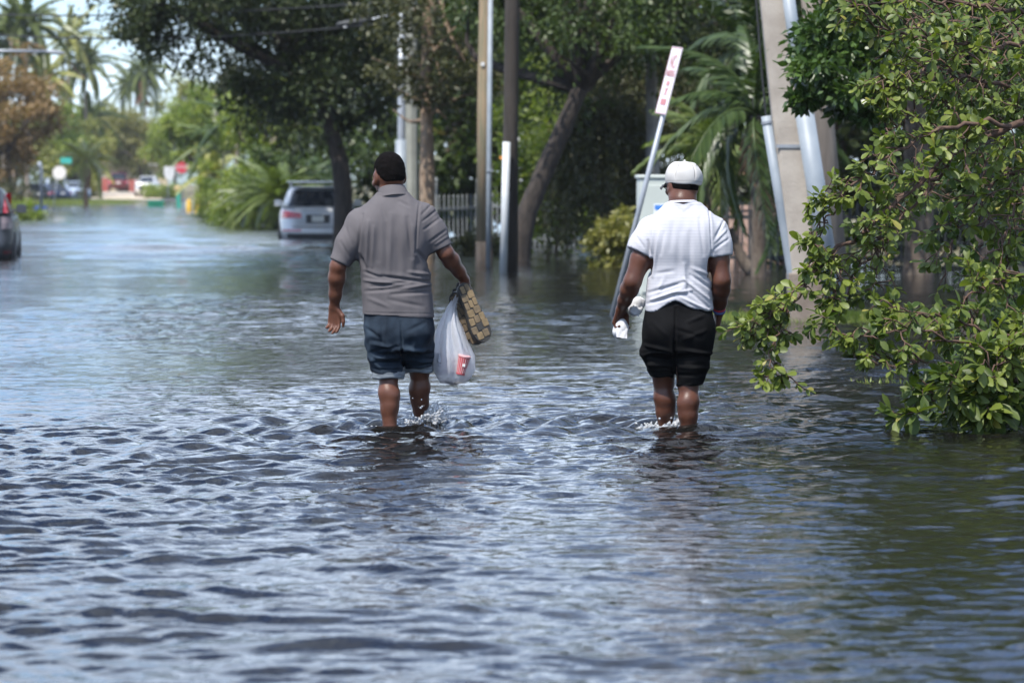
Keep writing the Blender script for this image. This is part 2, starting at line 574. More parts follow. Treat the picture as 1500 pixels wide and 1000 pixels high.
def frond_mesh(rng, L, droop, nleaf, leaf_len, leaf_w, hang, seedname):
    """A pinnate palm frond along +X from the origin, arching down."""
    t = np.linspace(0, 1, 12)
    x = L * (t - 0.18 * droop * t ** 2.2)
    z = L * (0.30 * t - (0.30 + 0.62 * droop) * t ** 2)
    spine = np.stack([x, np.zeros_like(x), z], -1)
    mb = MB()
    mb.tube(spine, list(np.linspace(0.028, 0.005, 12)), 4)
    V0, F0 = np.array(mb.v), [f for f in mb.f if len(f) == 4]
    tt = np.repeat(np.linspace(0.14, 0.99, nleaf), 2)
    side = np.tile([1.0, -1.0], nleaf)
    C = np.stack([np.interp(tt, t, spine[:, k]) for k in range(3)], -1)
    T = np.stack([np.interp(tt, t, np.gradient(spine[:, k])) for k in range(3)], -1)
    T = unit(T)
    D = T * (0.55 + 0.35 * tt)[:, None] + np.stack([np.zeros_like(tt), side, np.full_like(tt, 0.15) - hang * (0.5 + rng.random(len(tt)))], -1) * (1 - 0.35 * tt)[:, None]
    D = unit(D + rng.normal(size=D.shape) * 0.08)
    Ll = leaf_len * np.sin(np.pi * (0.12 + 0.80 * tt)) ** 0.6 * rng.uniform(0.85, 1.1, len(tt))
    # every leaflet: two segments, the outer one hanging
    S = unit(np.cross(D, np.array([0, 0, 1.0])))
    w = leaf_w * rng.uniform(0.8, 1.2, len(tt))[:, None]
    mid = C + D * (Ll * 0.55)[:, None]
    D2 = unit(D + np.array([0, 0, -0.6 * (hang + 0.25)]))
    tip = mid + D2 * (Ll * 0.45)[:, None]
    VV = np.stack([C - S * w * 0.3, C + S * w * 0.3, mid + S * w * 0.5, mid - S * w * 0.5, tip], 1).reshape(-1, 3)
    i = np.arange(len(tt))[:, None] * 5 + len(V0)
    quads = np.concatenate([np.array(F0), i + np.array([[0, 1, 2, 3]])])
    tris = i + np.array([[3, 2, 4]])
    tint = np.concatenate([np.full(len(V0), 0.8), np.repeat(rng.random(len(tt)) * 0.9, 5)])
    return mesh_np("frond", np.concatenate([V0, VV]), [quads, tris], False, {"tint": tint})

def palm(name, label, base, height, lean, trunk_r, nf, L, fm, bm, seed, group=None, droop=(0.3, 1.5), nleaf=34, leaf_len=0.6, leaf_w=0.05, hang=0.5, elev=(-20, 75), boots=None, dead=0, cat="palm", dead_m=None):
    rng = np.random.default_rng(seed)
    root = thing(name, label, cat, base, group=group)
    top = np.array([lean[0], lean[1], height])
    P = smooth_path([(0, 0, -0.4), (lean[0] * 0.35, lean[1] * 0.35, height * 0.5), top], 16)
    R = trunk_r * (1 - 0.3 * np.linspace(0, 1, 16)) * (1 + 0.05 * np.sin(np.arange(16) * 2.4))
    MB().tube(P, list(R), 10).build("trunk", bm, root, smooth=True)
    if boots:
        mb = MB()
        for k in range(26):
            a = rng.uniform(0, 6.28)
            zz = height - rng.uniform(0.05, boots)
            c = np.array([lean[0], lean[1], zz])
            d = np.array([math.cos(a), math.sin(a), -1.1])
            mb.tube([c, c + d * 0.16, c + d * 0.26 + np.array([0, 0, -0.1])], [0.05, 0.035, 0.01], 5)
        mb.build("frond_stubs", M_DEADPALM, root)
    metas = [frond_mesh(rng, L, d, nleaf, leaf_len, leaf_w, hang, name) for d in np.linspace(droop[0], droop[1], 4)]
    for k in range(nf):
        el = elev[0] + (elev[1] - elev[0]) * ((k + 0.5) / nf)
        a = k * 2.399 + rng.uniform(-0.3, 0.3)
        me = metas[int(np.clip((1 - (k / nf)) * 4 + rng.uniform(-0.7, 0.7), 0, 3))]
        o = obj("frond", me, fm, root)
        o.location = top + np.array([math.cos(a), math.sin(a), 0]) * trunk_r * 0.4
        o.rotation_euler = Euler((rng.uniform(-0.25, 0.25), -math.radians(el), a), 'XYZ')
        s = rng.uniform(0.82, 1.12)
        o.scale = (s, s, s)
    for k in range(dead):
        a = rng.uniform(0, 6.28)
        me = metas[3].copy()
        me.materials.clear()
        o = obj("frond", me, dead_m or M_DEADPALM, root)
        o.location = top - np.array([0, 0, 0.25])
        o.rotation_euler = Euler((0, math.radians(rng.uniform(35, 70)), a), 'XYZ')
        o.scale = (0.7,) * 3
    return root

M_BARK = mat("grey_brown_bark", (0.075, 0.055, 0.042), (0.15, 0.12, 0.095), rough=0.95, scale=5, bump=0.9, bscale=18, stretch=(3, 3, 0.7), bdist=0.04)
M_DARKBARK = mat("dark_wet_bark", (0.025, 0.020, 0.017), (0.055, 0.043, 0.035), rough=0.95, scale=5, bump=0.9, bscale=18, stretch=(3, 3, 0.7), bdist=0.04)
M_TANBARK = mat("tan_bark", (0.19, 0.13, 0.085), (0.27, 0.20, 0.14), rough=0.95, scale=6, bump=0.8, bscale=14, stretch=(2, 2, 1.2), bdist=0.03)
M_PALMBARK = mat("ringed_palm_bark", (0.17, 0.14, 0.11), (0.26, 0.22, 0.18), rough=0.95, scale=2.5, bump=0.8, bscale=9, stretch=(1, 1, 6), bdist=0.03)
M_DEADPALM = mat("dead_palm_fibre", (0.16, 0.09, 0.05), (0.27, 0.17, 0.10), rough=0.95, scale=9)
LM_DARK = leaf_mat("dark_oak_leaf", (0.016, 0.026, 0.008), (0.048, 0.066, 0.017), (0.09, 0.075, 0.025), trans=0.22)
LM_MID = leaf_mat("mid_green_leaf", (0.026, 0.046, 0.012), (0.075, 0.11, 0.024), (0.14, 0.115, 0.035))
LM_BRIGHT = leaf_mat("bright_green_leaf", (0.10, 0.15, 0.032), (0.24, 0.28, 0.065), (0.3, 0.24, 0.08), trans=0.42)
LM_OLIVE = leaf_mat("olive_feathery_leaf", (0.030, 0.034, 0.012), (0.075, 0.078, 0.026), (0.12, 0.08, 0.04), trans=0.25)
LM_RUST = leaf_mat("rust_brown_leaf", (0.16, 0.10, 0.045), (0.26, 0.17, 0.07), (0.17, 0.17, 0.05), trans=0.3)
LM_YELLOW = leaf_mat("yellow_green_leaf", (0.10, 0.11, 0.024), (0.21, 0.195, 0.048), (0.26, 0.22, 0.08), trans=0.3)
LM_PALM = leaf_mat("palm_leaf", (0.065, 0.10, 0.03), (0.16, 0.20, 0.06), (0.25, 0.22, 0.07), rough=0.38, trans=0.35)
LM_PALMD = leaf_mat("deep_palm_leaf", (0.025, 0.048, 0.015), (0.065, 0.10, 0.03), (0.14, 0.13, 0.04), rough=0.36, trans=0.22)
LM_PALMY = leaf_mat("yellowing_palm_leaf", (0.15, 0.18, 0.045), (0.32, 0.30, 0.10), (0.32, 0.26, 0.09), rough=0.4, trans=0.3)

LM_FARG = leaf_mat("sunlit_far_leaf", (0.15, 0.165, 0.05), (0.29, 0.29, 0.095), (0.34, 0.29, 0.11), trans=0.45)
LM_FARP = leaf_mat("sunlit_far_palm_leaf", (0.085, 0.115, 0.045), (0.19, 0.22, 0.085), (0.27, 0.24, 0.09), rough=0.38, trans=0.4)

def rel(u, v, Y, base):
    return np.array(at(u, v, Y)) - np.array(base)

def foot(u, Y):
    p = at(u, 300, Y)
    return (p.x, Y, min(-0.02, float(land_height(np.array(p.x), np.array(Y)))))

# --- the big dark street tree beyond the wading men
b = foot(500, 93)
tree("street_tree", "big dark spreading tree whose leaning trunk stands behind the silver car", b,
     [(0, 0, -0.4), rel(503, 300, 93, b), rel(498, 240, 93, b), rel(484, 185, 93, b), rel(470, 130, 93, b)], 0.27,
     rel(400, -65, 93, b), (4.9, 5.2, 3.6), 56000, 0.15, LM_DARK, M_DARKBARK, 21, clumps=170, clump_r=0.17, nl=9, hollow=0.25,
     extra=[(rel(480, 100, 93, b), (2.3, 2.5, 1.5), 14000), (rel(560, 40, 95, b), (2.2, 2.5, 2.0), 6000), (rel(215, 40, 92, b), (1.0, 1.6, 0.9), 2600)])
# --- bare-branched tan trunk beside the street lamp
b = foot(625, 75)
t2 = tree("tan_trunk_tree", "straight tan trunk with stubby side branches beside the grey lamp post", b,
     [(0, 0, -0.4), rel(626, 250, 75, b), rel(624, 120, 75, b), rel(628, 20, 75, b), rel(630, -80, 75, b)], 0.16,
     rel(632, -40, 75, b), (1.7, 2.0, 2.2), 4200, 0.12, LM_OLIVE, M_TANBARK, 22, clumps=60, clump_r=0.2, nl=14, hollow=0.3)
mb = MB()
rg = np.random.default_rng(5)
for (u0, v0, u1, v1) in ((624, 150, 560, 110), (626, 165, 700, 135), (624, 120, 545, 85), (628, 140, 690, 60), (626, 90, 700, 20), (624, 100, 590, 70), (627, 170, 655, 175), (624, 175, 575, 160)):
    a, c = rel(u0, v0, 75, b), rel(u1, v1, 75 + rg.uniform(-1.2, 1.2), b)
    mb.tube(smooth_path([a, (a + c) / 2 + np.array([0, 0, 0.08 * rg.normal()]), c], 7), list(np.linspace(0.055, 0.012, 7)), 6)
mb.build("branch", M_TANBARK, t2, smooth=True)
V, F, t, _ = crown_leaves(np.random.default_rng(23), rel(628, 90, 75, b), (1.5, 1.6, 1.1), 3600, 0.11, 46, 0.2, 0.5, 0.4)
obj("crown", mesh_np("crown", V, [F], False, {"tint": t}), LM_OLIVE, t2)

# --- tree with a strongly leaning trunk behind the dark utility pole
b = foot(758, 70)
tree("leaning_tree", "tree with thick dark trunk leaning right behind the white pole guard", b,
     [(0, 0, -0.4), rel(764, 340, 70, b), rel(785, 280, 70, b), rel(822, 195, 70, b), rel(850, 130, 70, b)], 0.23,
     rel(850, -30, 71, b), (3.0, 3.0, 2.2), 22000, 0.12, LM_MID, M_DARKBARK, 24, clumps=130, clump_r=0.16, nl=20, hang=0.5, hollow=0.25)
# --- weeping, feathery foliage that hangs to the water
def weeping(name, label, base, crown_c, rad, strands, length, lm, seed, leaf=0.10, cat="tree"):
    rng = np.random.default_rng(seed)
    root = thing(name, label, cat, base)
    d = unit(rng.normal(size=(strands, 3)))
    d[:, 2] = np.abs(d[:, 2])
    st = np.array(crown_c) + d * np.array(rad) * rng.uniform(0.5, 1, strands)[:, None]
    ln = length * rng.uniform(0.5, 1.15, strands)
    nseg = 26
    s = np.linspace(0, 1, nseg)
    out = d.copy(); out[:, 2] = 0
    P = st[:, None, :] + out[:, None, :] * (0.55 * np.sqrt(s))[None, :, None] + np.array([0, 0, -1.0]) * (ln[:, None] * s[None, :])[:, :, None]
    P += 0.05 * np.sin(s * 9)[None, :, None] * rng.normal(size=(strands, 1, 3))
    P[:, :, 2] = np.maximum(P[:, :, 2], 0.02 + 0.2 * rng.random((strands, 1)))
    mb = MB()
    for k in range(0, strands, 9):
        mb.tube(P[k][::5], [0.010, 0.008, 0.007, 0.006, 0.005, 0.004][:len(P[k][::5])], 4, False)
    tr = MB().tube(smooth_path([(0, 0, -0.4), (0.1, 0, crown_c[2] * 0.5), crown_c], 8), list(np.linspace(0.14, 0.07, 8)), 9)
    for k in range(14):
        tr.tube(smooth_path([crown_c, (np.array(crown_c) + st[k * 3]) / 2 + np.array([0, 0, 0.2]), st[k * 3]], 6), list(np.linspace(0.05, 0.012, 6)), 5)
    tr.build("trunk", M_BARK, root, smooth=True)
    mb.build("twig", M_BARK, root)
    C = P.reshape(-1, 3)
    C = np.repeat(C, 3, 0)
    C = C + rng.normal(size=C.shape) * 0.055
    nn = len(C)
    D = unit(rng.normal(size=(nn, 3)) * 0.7 + np.array([0, 0, -0.9]))
    Ls = leaf * rng.uniform(0.6, 1.5, nn)
    V, F = leaf_quads(C, D, unit(rng.normal(size=(nn, 3)) + np.array([0, 0, 0.3])), Ls, Ls * 0.3)
    t = np.repeat(np.repeat(rng.random(strands), nseg * 3) * 0.6 + 0.4 * rng.random(nn), 4)
    obj("crown", mesh_np("crown", V, [F], False, {"tint": t}), lm, root)
    return root
b = foot(880, 74)
weeping("weeping_tree", "weeping olive brown tree hanging to the water left of the yellow bush", b, rel(886, 190, 74, b), (0.72, 0.9, 1.0), 300, 2.3, LM_OLIVE, 31, leaf=0.11)
b = foot(915, 82)
weeping("weeping_tree", "taller weeping tree with straw coloured strands behind the tilted sign", b, rel(915, 85, 82, b), (1.2, 1.3, 1.5), 280, 2.4, LM_OLIVE, 32, leaf=0.13)
b = foot(810, 78)
bush("leafy_shrub", "sunny light green shrub glimpsed under the leaning trunk", b, (1.5, 1.0, 1.9), 6500, 0.14, LM_BRIGHT, 33, clumps=60)
b = foot(908, 66)
bush("yellow_bush", "rounded yellow green bush beside the grey utility cabinet", b, (0.56, 0.6, 0.62), 4600, 0.10, LM_YELLOW, 34, clumps=70, clump_r=0.2)
b = foot(955, 73)
tree("grey_trunk_tree", "slim pale grey trunk rising behind the tilted street sign", b,
     [(0, 0, -0.4), rel(956, 230, 73, b), rel(954, 100, 73, b), rel(952, 10, 73, b)], 0.14,
     rel(970, -70, 73, b), (3.4, 2.8, 2.2), 15000, 0.15, LM_DARK, mat("pale_grey_bark", (0.17, 0.16, 0.15), (0.25, 0.24, 0.22), rough=0.9, scale=5, bump=0.5), 25, clumps=70, clump_r=0.18)
# --- tall screen of garden trees behind the right verge
screen = [
    (580, 112, 5.2, 3.2, LM_DARK, "tall dark tree filling the gap behind the street lamp post"),
    (675, 104, 5.0, 3.0, LM_MID, "dense green tree behind the white picket fence"),
    (790, 108, 5.6, 3.4, LM_DARK, "dense tree in deep shade behind the wooden utility pole"),
    (900, 100, 5.4, 3.2, LM_MID, "tall garden tree rising behind the weeping trees"),
    (1010, 96, 5.2, 3.0, LM_DARK, "dark dense tree behind the white capped man"),
    (1120, 90, 5.2, 3.0, LM_MID, "garden tree behind the shaggy palm and iron fence"),
    (1230, 86, 5.4, 3.0, LM_DARK, "dense dark tree behind the leaning concrete pole"),
    (1345, 82, 5.4, 3.0, LM_DARK, "shaded tree with brown trunk seen through the overhanging branches"),
    (1460, 80, 5.6, 3.2, LM_DARK, "shaded tree at the far end of the garden, behind the leafy boughs"),
]
for i, (u, Y, cz, cr, lm, lab) in enumerate(screen):
    b = foot(u, Y)
    tree("garden_tree", lab, b, [(0, 0, -0.4), (0.1, 0, 1.4), (-0.1, 0.1, 2.8), (0.1, 0, 3.6)], 0.2,
         (0, 0, cz), (cr * 1.05, cr, cr * 1.25), 9500, 0.25, lm, M_BARK, 40 + i, "garden trees behind the verge", clumps=90, clump_r=0.19, hollow=0.3,
         extra=[((0, -0.4, 1.2), (1.35, 0.9, 1.3), 2600)])
b = foot(1345, 60)
tree("verge_shade_tree", "tree with straight brown trunk behind the boughs, near the iron fence", b, [(0, 0, -0.4), rel(1346, 300, 60, b), rel(1342, 180, 60, b), rel(1345, 40, 60, b)], 0.24,
     rel(1330, -130, 60, b), (4.3, 4.0, 2.3), 16000, 0.2, LM_DARK, M_BARK, 26, clumps=110, clump_r=0.17, nl=18)
b = foot(1560, 52)  # unseen tree, added to shade the fence and garden behind it
tree("verge_shade_tree", "wide dark crown above the top of view behind the boughs", b, [(0, 0, -0.4), (0, 0, 2), (-0.3, 0, 4)], 0.25,
     (-1.2, 0, 6.2), (4.0, 4.0, 2.4), 14000, 0.2, LM_DARK, M_BARK, 27, clumps=100, clump_r=0.17, nl=16)
bush("hedge_shrub", "low shrub in shade at the foot of the iron fence", foot(1180, 68), (1.0, 0.7, 0.5), 3000, 0.13, LM_MID, 61)
bush("hedge_shrub", "dark shrub behind the leafy boughs near the grass strip", foot(1440, 66), (1.3, 0.8, 0.9), 4200, 0.13, LM_DARK, 62)
bush("hedge_shrub", "dark low shrub at the base of the white picket fence", foot(690, 77), (0.55, 0.4, 0.28), 2000, 0.10, LM_OLIVE, 63)
# --- shaggy palms
b = foot(1112, 58)
palm("shaggy_palm", "shaggy palm with brown frond stubs behind the leaning pole", b, at(1108, 168, 58).z - b[2], (-0.05, 0, 0), 0.13, 20, 1.75, LM_PALMD, M_BARK, 71, droop=(0.5, 1.7), nleaf=40, leaf_len=0.42, leaf_w=0.04, hang=0.8, boots=0.55, dead=3, elev=(-35, 80))
b = foot(1042, 60)
palm("shaggy_palm", "smaller drooping palm just right of the capped man's head", b, at(1050, 225, 60).z - b[2], (0.0, 0, 0), 0.11, 18, 1.15, LM_PALM, M_BARK, 72, droop=(0.6, 1.7), nleaf=36, leaf_len=0.36, leaf_w=0.035, hang=0.9, dead=2, elev=(-40, 80))
b = foot(1110, 64)
palm("shaggy_palm", "taller palm whose fronds hang above the shaggy palm", b, at(1100, 75, 64).z - b[2], (0.0, 0, 0), 0.13, 16, 1.45, LM_PALMD, M_PALMBARK, 73, droop=(0.4, 1.5), nleaf=40, leaf_len=0.45, leaf_w=0.04, hang=0.8, elev=(-35, 80))
# fallen trunk by the palm
mb = MB()
mb.tube(smooth_path([at(1068, 335, 60), at(1085, 375, 60), at(1102, 398, 60), at(1125, 408, 60)], 8), list(np.linspace(0.07, 0.13, 8)), 9)
o = mb.build("fallen_trunk", M_BARK, smooth=True)
tag(o, "short brown fallen trunk leaning at the foot of the shaggy palm", "log")

# --- far left side of the street
b = foot(12, 221)
tree("rust_tree", "rust brown withered tree at the left edge above the dark car", b, [(0, 0, -0.4), (0.1, 0, 1.8), (0, 0, 3.4)], 0.18,
     rel(4, 180, 221, b), (3.0, 2.2, 3.6), 12000, 0.27, LM_RUST, M_BARK, 81, clumps=70, clump_r=0.2)
b = foot(-70, 262)
tree("verge_tree", "brownish green tree cut by the left edge behind the rust tree", b, [(0, 0, -0.4), (0.1, 0, 1.5), (0, 0, 3)], 0.2, (0.6, 0, 5.2), (3.6, 3.0, 3.6), 7000, 0.34, LM_OLIVE, M_BARK, 82)
b = foot(78, 328)
tree("verge_tree", "yellow green bushy tree right of the rust brown tree", b, [(0, 0, -0.4), (0.1, 0, 1.2), (0, 0, 2.2)], 0.16, (0, 0, 5.6), (2.9, 2.4, 3.3), 7500, 0.36, LM_BRIGHT, M_BARK, 83)
b = foot(112, 345)
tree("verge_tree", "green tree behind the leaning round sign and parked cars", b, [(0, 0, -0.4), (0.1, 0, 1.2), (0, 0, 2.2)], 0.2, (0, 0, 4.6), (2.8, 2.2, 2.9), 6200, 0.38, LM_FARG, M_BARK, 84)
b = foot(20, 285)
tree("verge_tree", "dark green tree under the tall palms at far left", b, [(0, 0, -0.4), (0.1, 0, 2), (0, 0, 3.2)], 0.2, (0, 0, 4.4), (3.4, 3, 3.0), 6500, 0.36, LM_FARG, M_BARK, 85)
b = foot(207, 380)
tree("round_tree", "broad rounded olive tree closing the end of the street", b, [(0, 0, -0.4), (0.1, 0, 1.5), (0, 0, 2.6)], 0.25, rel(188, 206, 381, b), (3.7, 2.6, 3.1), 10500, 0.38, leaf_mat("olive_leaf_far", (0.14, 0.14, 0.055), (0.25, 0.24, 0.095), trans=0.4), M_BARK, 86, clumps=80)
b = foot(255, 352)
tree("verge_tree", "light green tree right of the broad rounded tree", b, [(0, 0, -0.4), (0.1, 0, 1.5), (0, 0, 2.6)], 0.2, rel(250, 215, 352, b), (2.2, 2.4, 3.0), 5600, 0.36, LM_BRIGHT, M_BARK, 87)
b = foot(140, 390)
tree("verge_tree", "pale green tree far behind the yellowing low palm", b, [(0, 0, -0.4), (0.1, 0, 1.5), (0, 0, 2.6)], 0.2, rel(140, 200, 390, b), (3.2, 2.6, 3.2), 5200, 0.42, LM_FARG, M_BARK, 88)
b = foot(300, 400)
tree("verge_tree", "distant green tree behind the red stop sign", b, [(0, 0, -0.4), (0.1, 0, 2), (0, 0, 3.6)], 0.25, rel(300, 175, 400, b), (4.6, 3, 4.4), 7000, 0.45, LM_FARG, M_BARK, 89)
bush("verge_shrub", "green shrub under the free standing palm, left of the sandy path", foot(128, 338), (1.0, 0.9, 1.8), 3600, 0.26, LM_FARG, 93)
bush("verge_shrub", "olive shrub rising behind the parked cars", foot(92, 330), (1.6, 1.0, 1.9), 3600, 0.26, LM_OLIVE, 94)
bush("verge_shrub", "sunny low shrub at the water's edge beside the dark car", foot(30, 152), (1.0, 0.8, 0.55), 2600, 0.16, LM_BRIGHT, 90)
bush("verge_shrub", "small brown shrub by the thin post on the left verge", foot(8, 165), (1.2, 0.9, 0.9), 2400, 0.18, LM_OLIVE, 91)
bush("verge_shrub", "pale green shrub beside the white van", foot(240, 335), (1.7, 1.0, 0.8), 2200, 0.26, LM_BRIGHT, 92)
far_palms = [
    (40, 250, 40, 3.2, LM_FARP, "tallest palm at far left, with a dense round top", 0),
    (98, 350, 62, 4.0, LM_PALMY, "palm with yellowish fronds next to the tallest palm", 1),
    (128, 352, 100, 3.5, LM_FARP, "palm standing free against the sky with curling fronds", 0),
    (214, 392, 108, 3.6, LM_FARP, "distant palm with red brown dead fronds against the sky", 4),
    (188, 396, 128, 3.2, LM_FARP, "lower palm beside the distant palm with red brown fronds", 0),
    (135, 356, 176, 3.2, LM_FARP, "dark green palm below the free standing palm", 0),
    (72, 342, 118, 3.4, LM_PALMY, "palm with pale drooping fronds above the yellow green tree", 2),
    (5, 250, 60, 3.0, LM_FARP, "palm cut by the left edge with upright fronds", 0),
]
for i, (u, Y, vtop, L, lm, lab, dead) in enumerate(far_palms):
    b = foot(u, Y)
    palm("coconut_palm", lab, b, at(u, vtop, Y).z - b[2], (0.3 * math.sin(i * 2), 0, 0), 0.17, 24, L, lm, M_PALMBARK, 100 + i, "palms at the far left of the street",
         droop=(0.4, 1.5), nleaf=34, leaf_len=0.75, leaf_w=0.15, hang=0.9, elev=(-30, 80), dead=dead,
         dead_m=mat("red_brown_frond", (0.24, 0.07, 0.05), (0.30, 0.12, 0.07), rough=0.9) if dead == 4 else None)
b = foot(126, 255)
palm("low_palm", "low palm with a big yellow drooping frond left of the red pickup", b, at(124, 236, 255).z - b[2], (0, 0, 0), 0.16, 15, 2.3, LM_PALMY, M_DEADPALM, 110, droop=(0.6, 1.7), nleaf=26, leaf_len=0.6, leaf_w=0.13, hang=0.9, dead=2)
# --- right verge, beyond the silver car
b = foot(292, 205)
tree("verge_tree", "yellow green airy tree above the red stop sign", b, [(0, 0, -0.4), (0.1, 0, 1.5), (0, 0, 2.8)], 0.18, rel(292, 185, 205, b), (1.6, 1.9, 1.9), 6000, 0.27, LM_BRIGHT, M_BARK, 121, clumps=60)
b = foot(395, 140)
tree("verge_tree", "sunlit pale green tree above the clumping palms", b, [(0, 0, -0.4), (0.1, 0, 1.5), (0, 0, 2.6)], 0.18, rel(398, 175, 140, b), (1.6, 1.6, 1.6), 6500, 0.22, LM_BRIGHT, M_BARK, 122, clumps=70)
b = foot(470, 150)
tree("verge_tree", "shaded green tree behind the silver car's roof", b, [(0, 0, -0.4), (0.1, 0, 1.2), (0, 0, 2.2)], 0.18, rel(468, 225, 150, b), (2.2, 2.0, 2.4), 6500, 0.24, LM_MID, M_BARK, 123)
b = foot(345, 245)
tree("verge_tree", "tall far tree with brownish top between the airy tree and palms", b, [(0, 0, -0.4), (0.1, 0, 2), (0, 0, 4)], 0.2, rel(350, 165, 245, b), (2.6, 2.2, 3.0), 5200, 0.32, LM_OLIVE, M_BARK, 124)
verge_palms = [
    (325, 165, 222, 2.3, LM_PALM, "upright green palm on the right verge beyond the yellow barrels", 0.08, (10, 85)),
    (345, 150, 190, 1.9, LM_PALMD, "dark narrow palm with raised fronds beside the upright palm", 0.08, (20, 85)),
    (312, 172, 262, 1.6, LM_PALMY, "short yellowing palm next to the yellow barrels", 0.07, (-10, 80)),
]
for i, (u, Y, vtop, L, lm, lab, r, el) in enumerate(verge_palms):
    b = foot(u, Y)
    palm("verge_palm", lab, b, at(u, vtop, Y).z - b[2], (0.1, 0, 0), r, 16, L, lm, M_PALMBARK, 130 + i, "palms along the right verge", droop=(0.3, 1.3), nleaf=32, leaf_len=0.5, leaf_w=0.07, hang=0.4, elev=el)
clump_palms = [(352, 140, 300, 1.5, LM_PALM, "yellow green clumping palm with long low fronds"), (385, 126, 285, 2.0, LM_PALM, "large clumping palm arching over the water"),
               (412, 122, 275, 2.3, LM_PALM, "clumping palm right behind the silver car"), (440, 128, 265, 2.2, LM_PALMD, "shaded clumping palm over the silver car's roof rack"),
               (375, 134, 262, 2.0, LM_PALM, "bright arching palm rising behind the large clumping palm")]
for i, (u, Y, vtop, L, lm, lab) in enumerate(clump_palms):
    b = foot(u, Y)
    palm("clumping_palm", lab, b, max(0.25, at(u, vtop, Y).z - b[2] - 0.5), (0, 0, 0), 0.10, 36, L * 0.72, lm, M_PALMBARK, 140 + i, "clumping palms on the right verge", droop=(0.7, 1.6), nleaf=58, leaf_len=0.46, leaf_w=0.030, hang=0.6, elev=(15, 86))
bush("verge_shrub", "rounded sunny shrub among the clumping palms", foot(372, 132), (1.3, 1.0, 1.3), 5200, 0.17, LM_BRIGHT, 152)
bush("verge_shrub", "tall soft green shrub right behind the silver car", foot(428, 124), (1.5, 1.0, 1.5), 5600, 0.17, LM_MID, 153)
bush("verge_shrub", "yellow green shrub beside the short yellowing palm", foot(330, 150), (1.2, 1.0, 1.2), 4200, 0.18, LM_BRIGHT, 154)
bush("verge_shrub", "low green shrub trailing in the water by the yellow barrels", foot(318, 160), (1.0, 0.8, 0.35), 2200, 0.16, LM_MID, 151)
# ------------------------------------------------------------------ poles, signs, fences
M_GALV = mat("galvanised_steel", (0.24, 0.26, 0.29), (0.31, 0.33, 0.36), rough=0.45, scale=6, metal=0.3, bump=0.05)
M_PVC = mat("blue_grey_conduit", (0.19, 0.22, 0.25), (0.24, 0.27, 0.30), rough=0.5, scale=4, bump=0.05)
M_CONC = mat("weathered_concrete", (0.28, 0.245, 0.21), (0.38, 0.34, 0.295), rough=0.9, scale=3.5, detail=8, bump=0.35, bscale=30, bdist=0.01)
M_CONCD = mat("damp_concrete", (0.16, 0.125, 0.10), (0.22, 0.18, 0.145), rough=0.85, scale=4, detail=8, bump=0.3, bscale=30)
M_WOODPOLE = mat("weathered_pole_wood", (0.17, 0.16, 0.10), (0.30, 0.21, 0.13), rough=0.9, scale=3, bump=0.5, bscale=20, stretch=(4, 4, 0.4))
M_TARPOLE = mat("creosoted_pole_wood", (0.022, 0.018, 0.015), (0.042, 0.034, 0.028), rough=0.9, scale=3, bump=0.5, bscale=20, stretch=(4, 4, 0.4))
M_WHITE = mat("weathered_white_paint", (0.52, 0.52, 0.51), (0.62, 0.62, 0.61), rough=0.6, scale=3, bump=0.1)
M_GUARD = mat("grey_white_plastic_guard", (0.42, 0.44, 0.45), (0.52, 0.54, 0.55), rough=0.5, scale=4)
M_IRON = mat("dark_iron_paint", (0.016, 0.018, 0.02), (0.028, 0.03, 0.032), rough=0.6, scale=5)
M_BLACK = mat("black_plastic", (0.012, 0.012, 0.013), (0.02, 0.02, 0.021), rough=0.55)
M_RUBBER = mat("tyre_rubber", (0.015, 0.015, 0.015), (0.025, 0.025, 0.024), rough=0.85)

# leaning concrete pole with conduits
pb = at(1186, 470, 39.6); pt = at(1129, -60, 39.6)
k = (pt - pb) / (pt.z - pb.z)                       # metres sideways per metre up
root = thing("concrete_pole", "leaning square concrete utility pole with grey conduits strapped to it", "utility pole", (pb.x, pb.y, -0.1))
def lean(z, dx=0.0, dy=0.0): return Vector((k.x * z + dx, k.y * z + dy, z))
mb = MB()
rings = []
for z in (-0.3, 2, 4, 6, 8.5):
    h = 0.165 - 0.006 * z
    c = lean(z)
    q = h * 0.72
    rings.append([c + Vector(d) for d in ((-q, -h, 0), (q, -h, 0), (h, -q, 0), (h, q, 0), (q, h, 0), (-q, h, 0), (-h, q, 0), (-h, -q, 0))])
mb.loft(rings).build("shaft", M_CONC, root)
c = lean(0.05)
MB().loft([[Vector((sx * 0.20, sy * 0.20, z)) + c * 0 + lean(z) for sx, sy in ((-1, -1), (1, -1), (1, 1), (-1, 1))] for z in (-0.3, 0.27, 0.30)]).build("footing", M_CONCD, root, bevel=0.015)
kl = rel(1122, 170, 39.5, root.location); kb = rel(1164, 424, 39.5, root.location)
kb2 = kb + (kb - kl) * 0.25
o = MB().tube([kb2, kb, (kb + kl) / 2, kl], 0.052, 14).build("conduit", M_PVC, root, smooth=True)
MB().tube([kl - (kl - kb) * 0.045, kl - (kl - kb) * 0.03], 0.060, 14).build("coupling", M_GALV, root)
o = MB().tube([kl, kl + Vector((-0.03, 0, 0.30)), kl + Vector((-0.13, 0, 1.5))], 0.012, 6).build("cable", M_BLACK, root)
r0 = rel(1221, 440, 39.35, root.location); r1 = rel(1176, 150, 39.35, root.location); r2 = rel(1150, -40, 39.35, root.location)
o = MB().tube([r0, r1], 0.098, 18).build("conduit", M_PVC, root, smooth=True)
o = MB().tube([r1 - Vector((0, 0, 0.02)), r1 + Vector((-0.003, 0, 0.05))], 0.106, 18).build("coupling", M_GALV, root)
o = MB().tube([r1, r2], 0.066, 14).build("conduit", M_PVC, root, smooth=True)
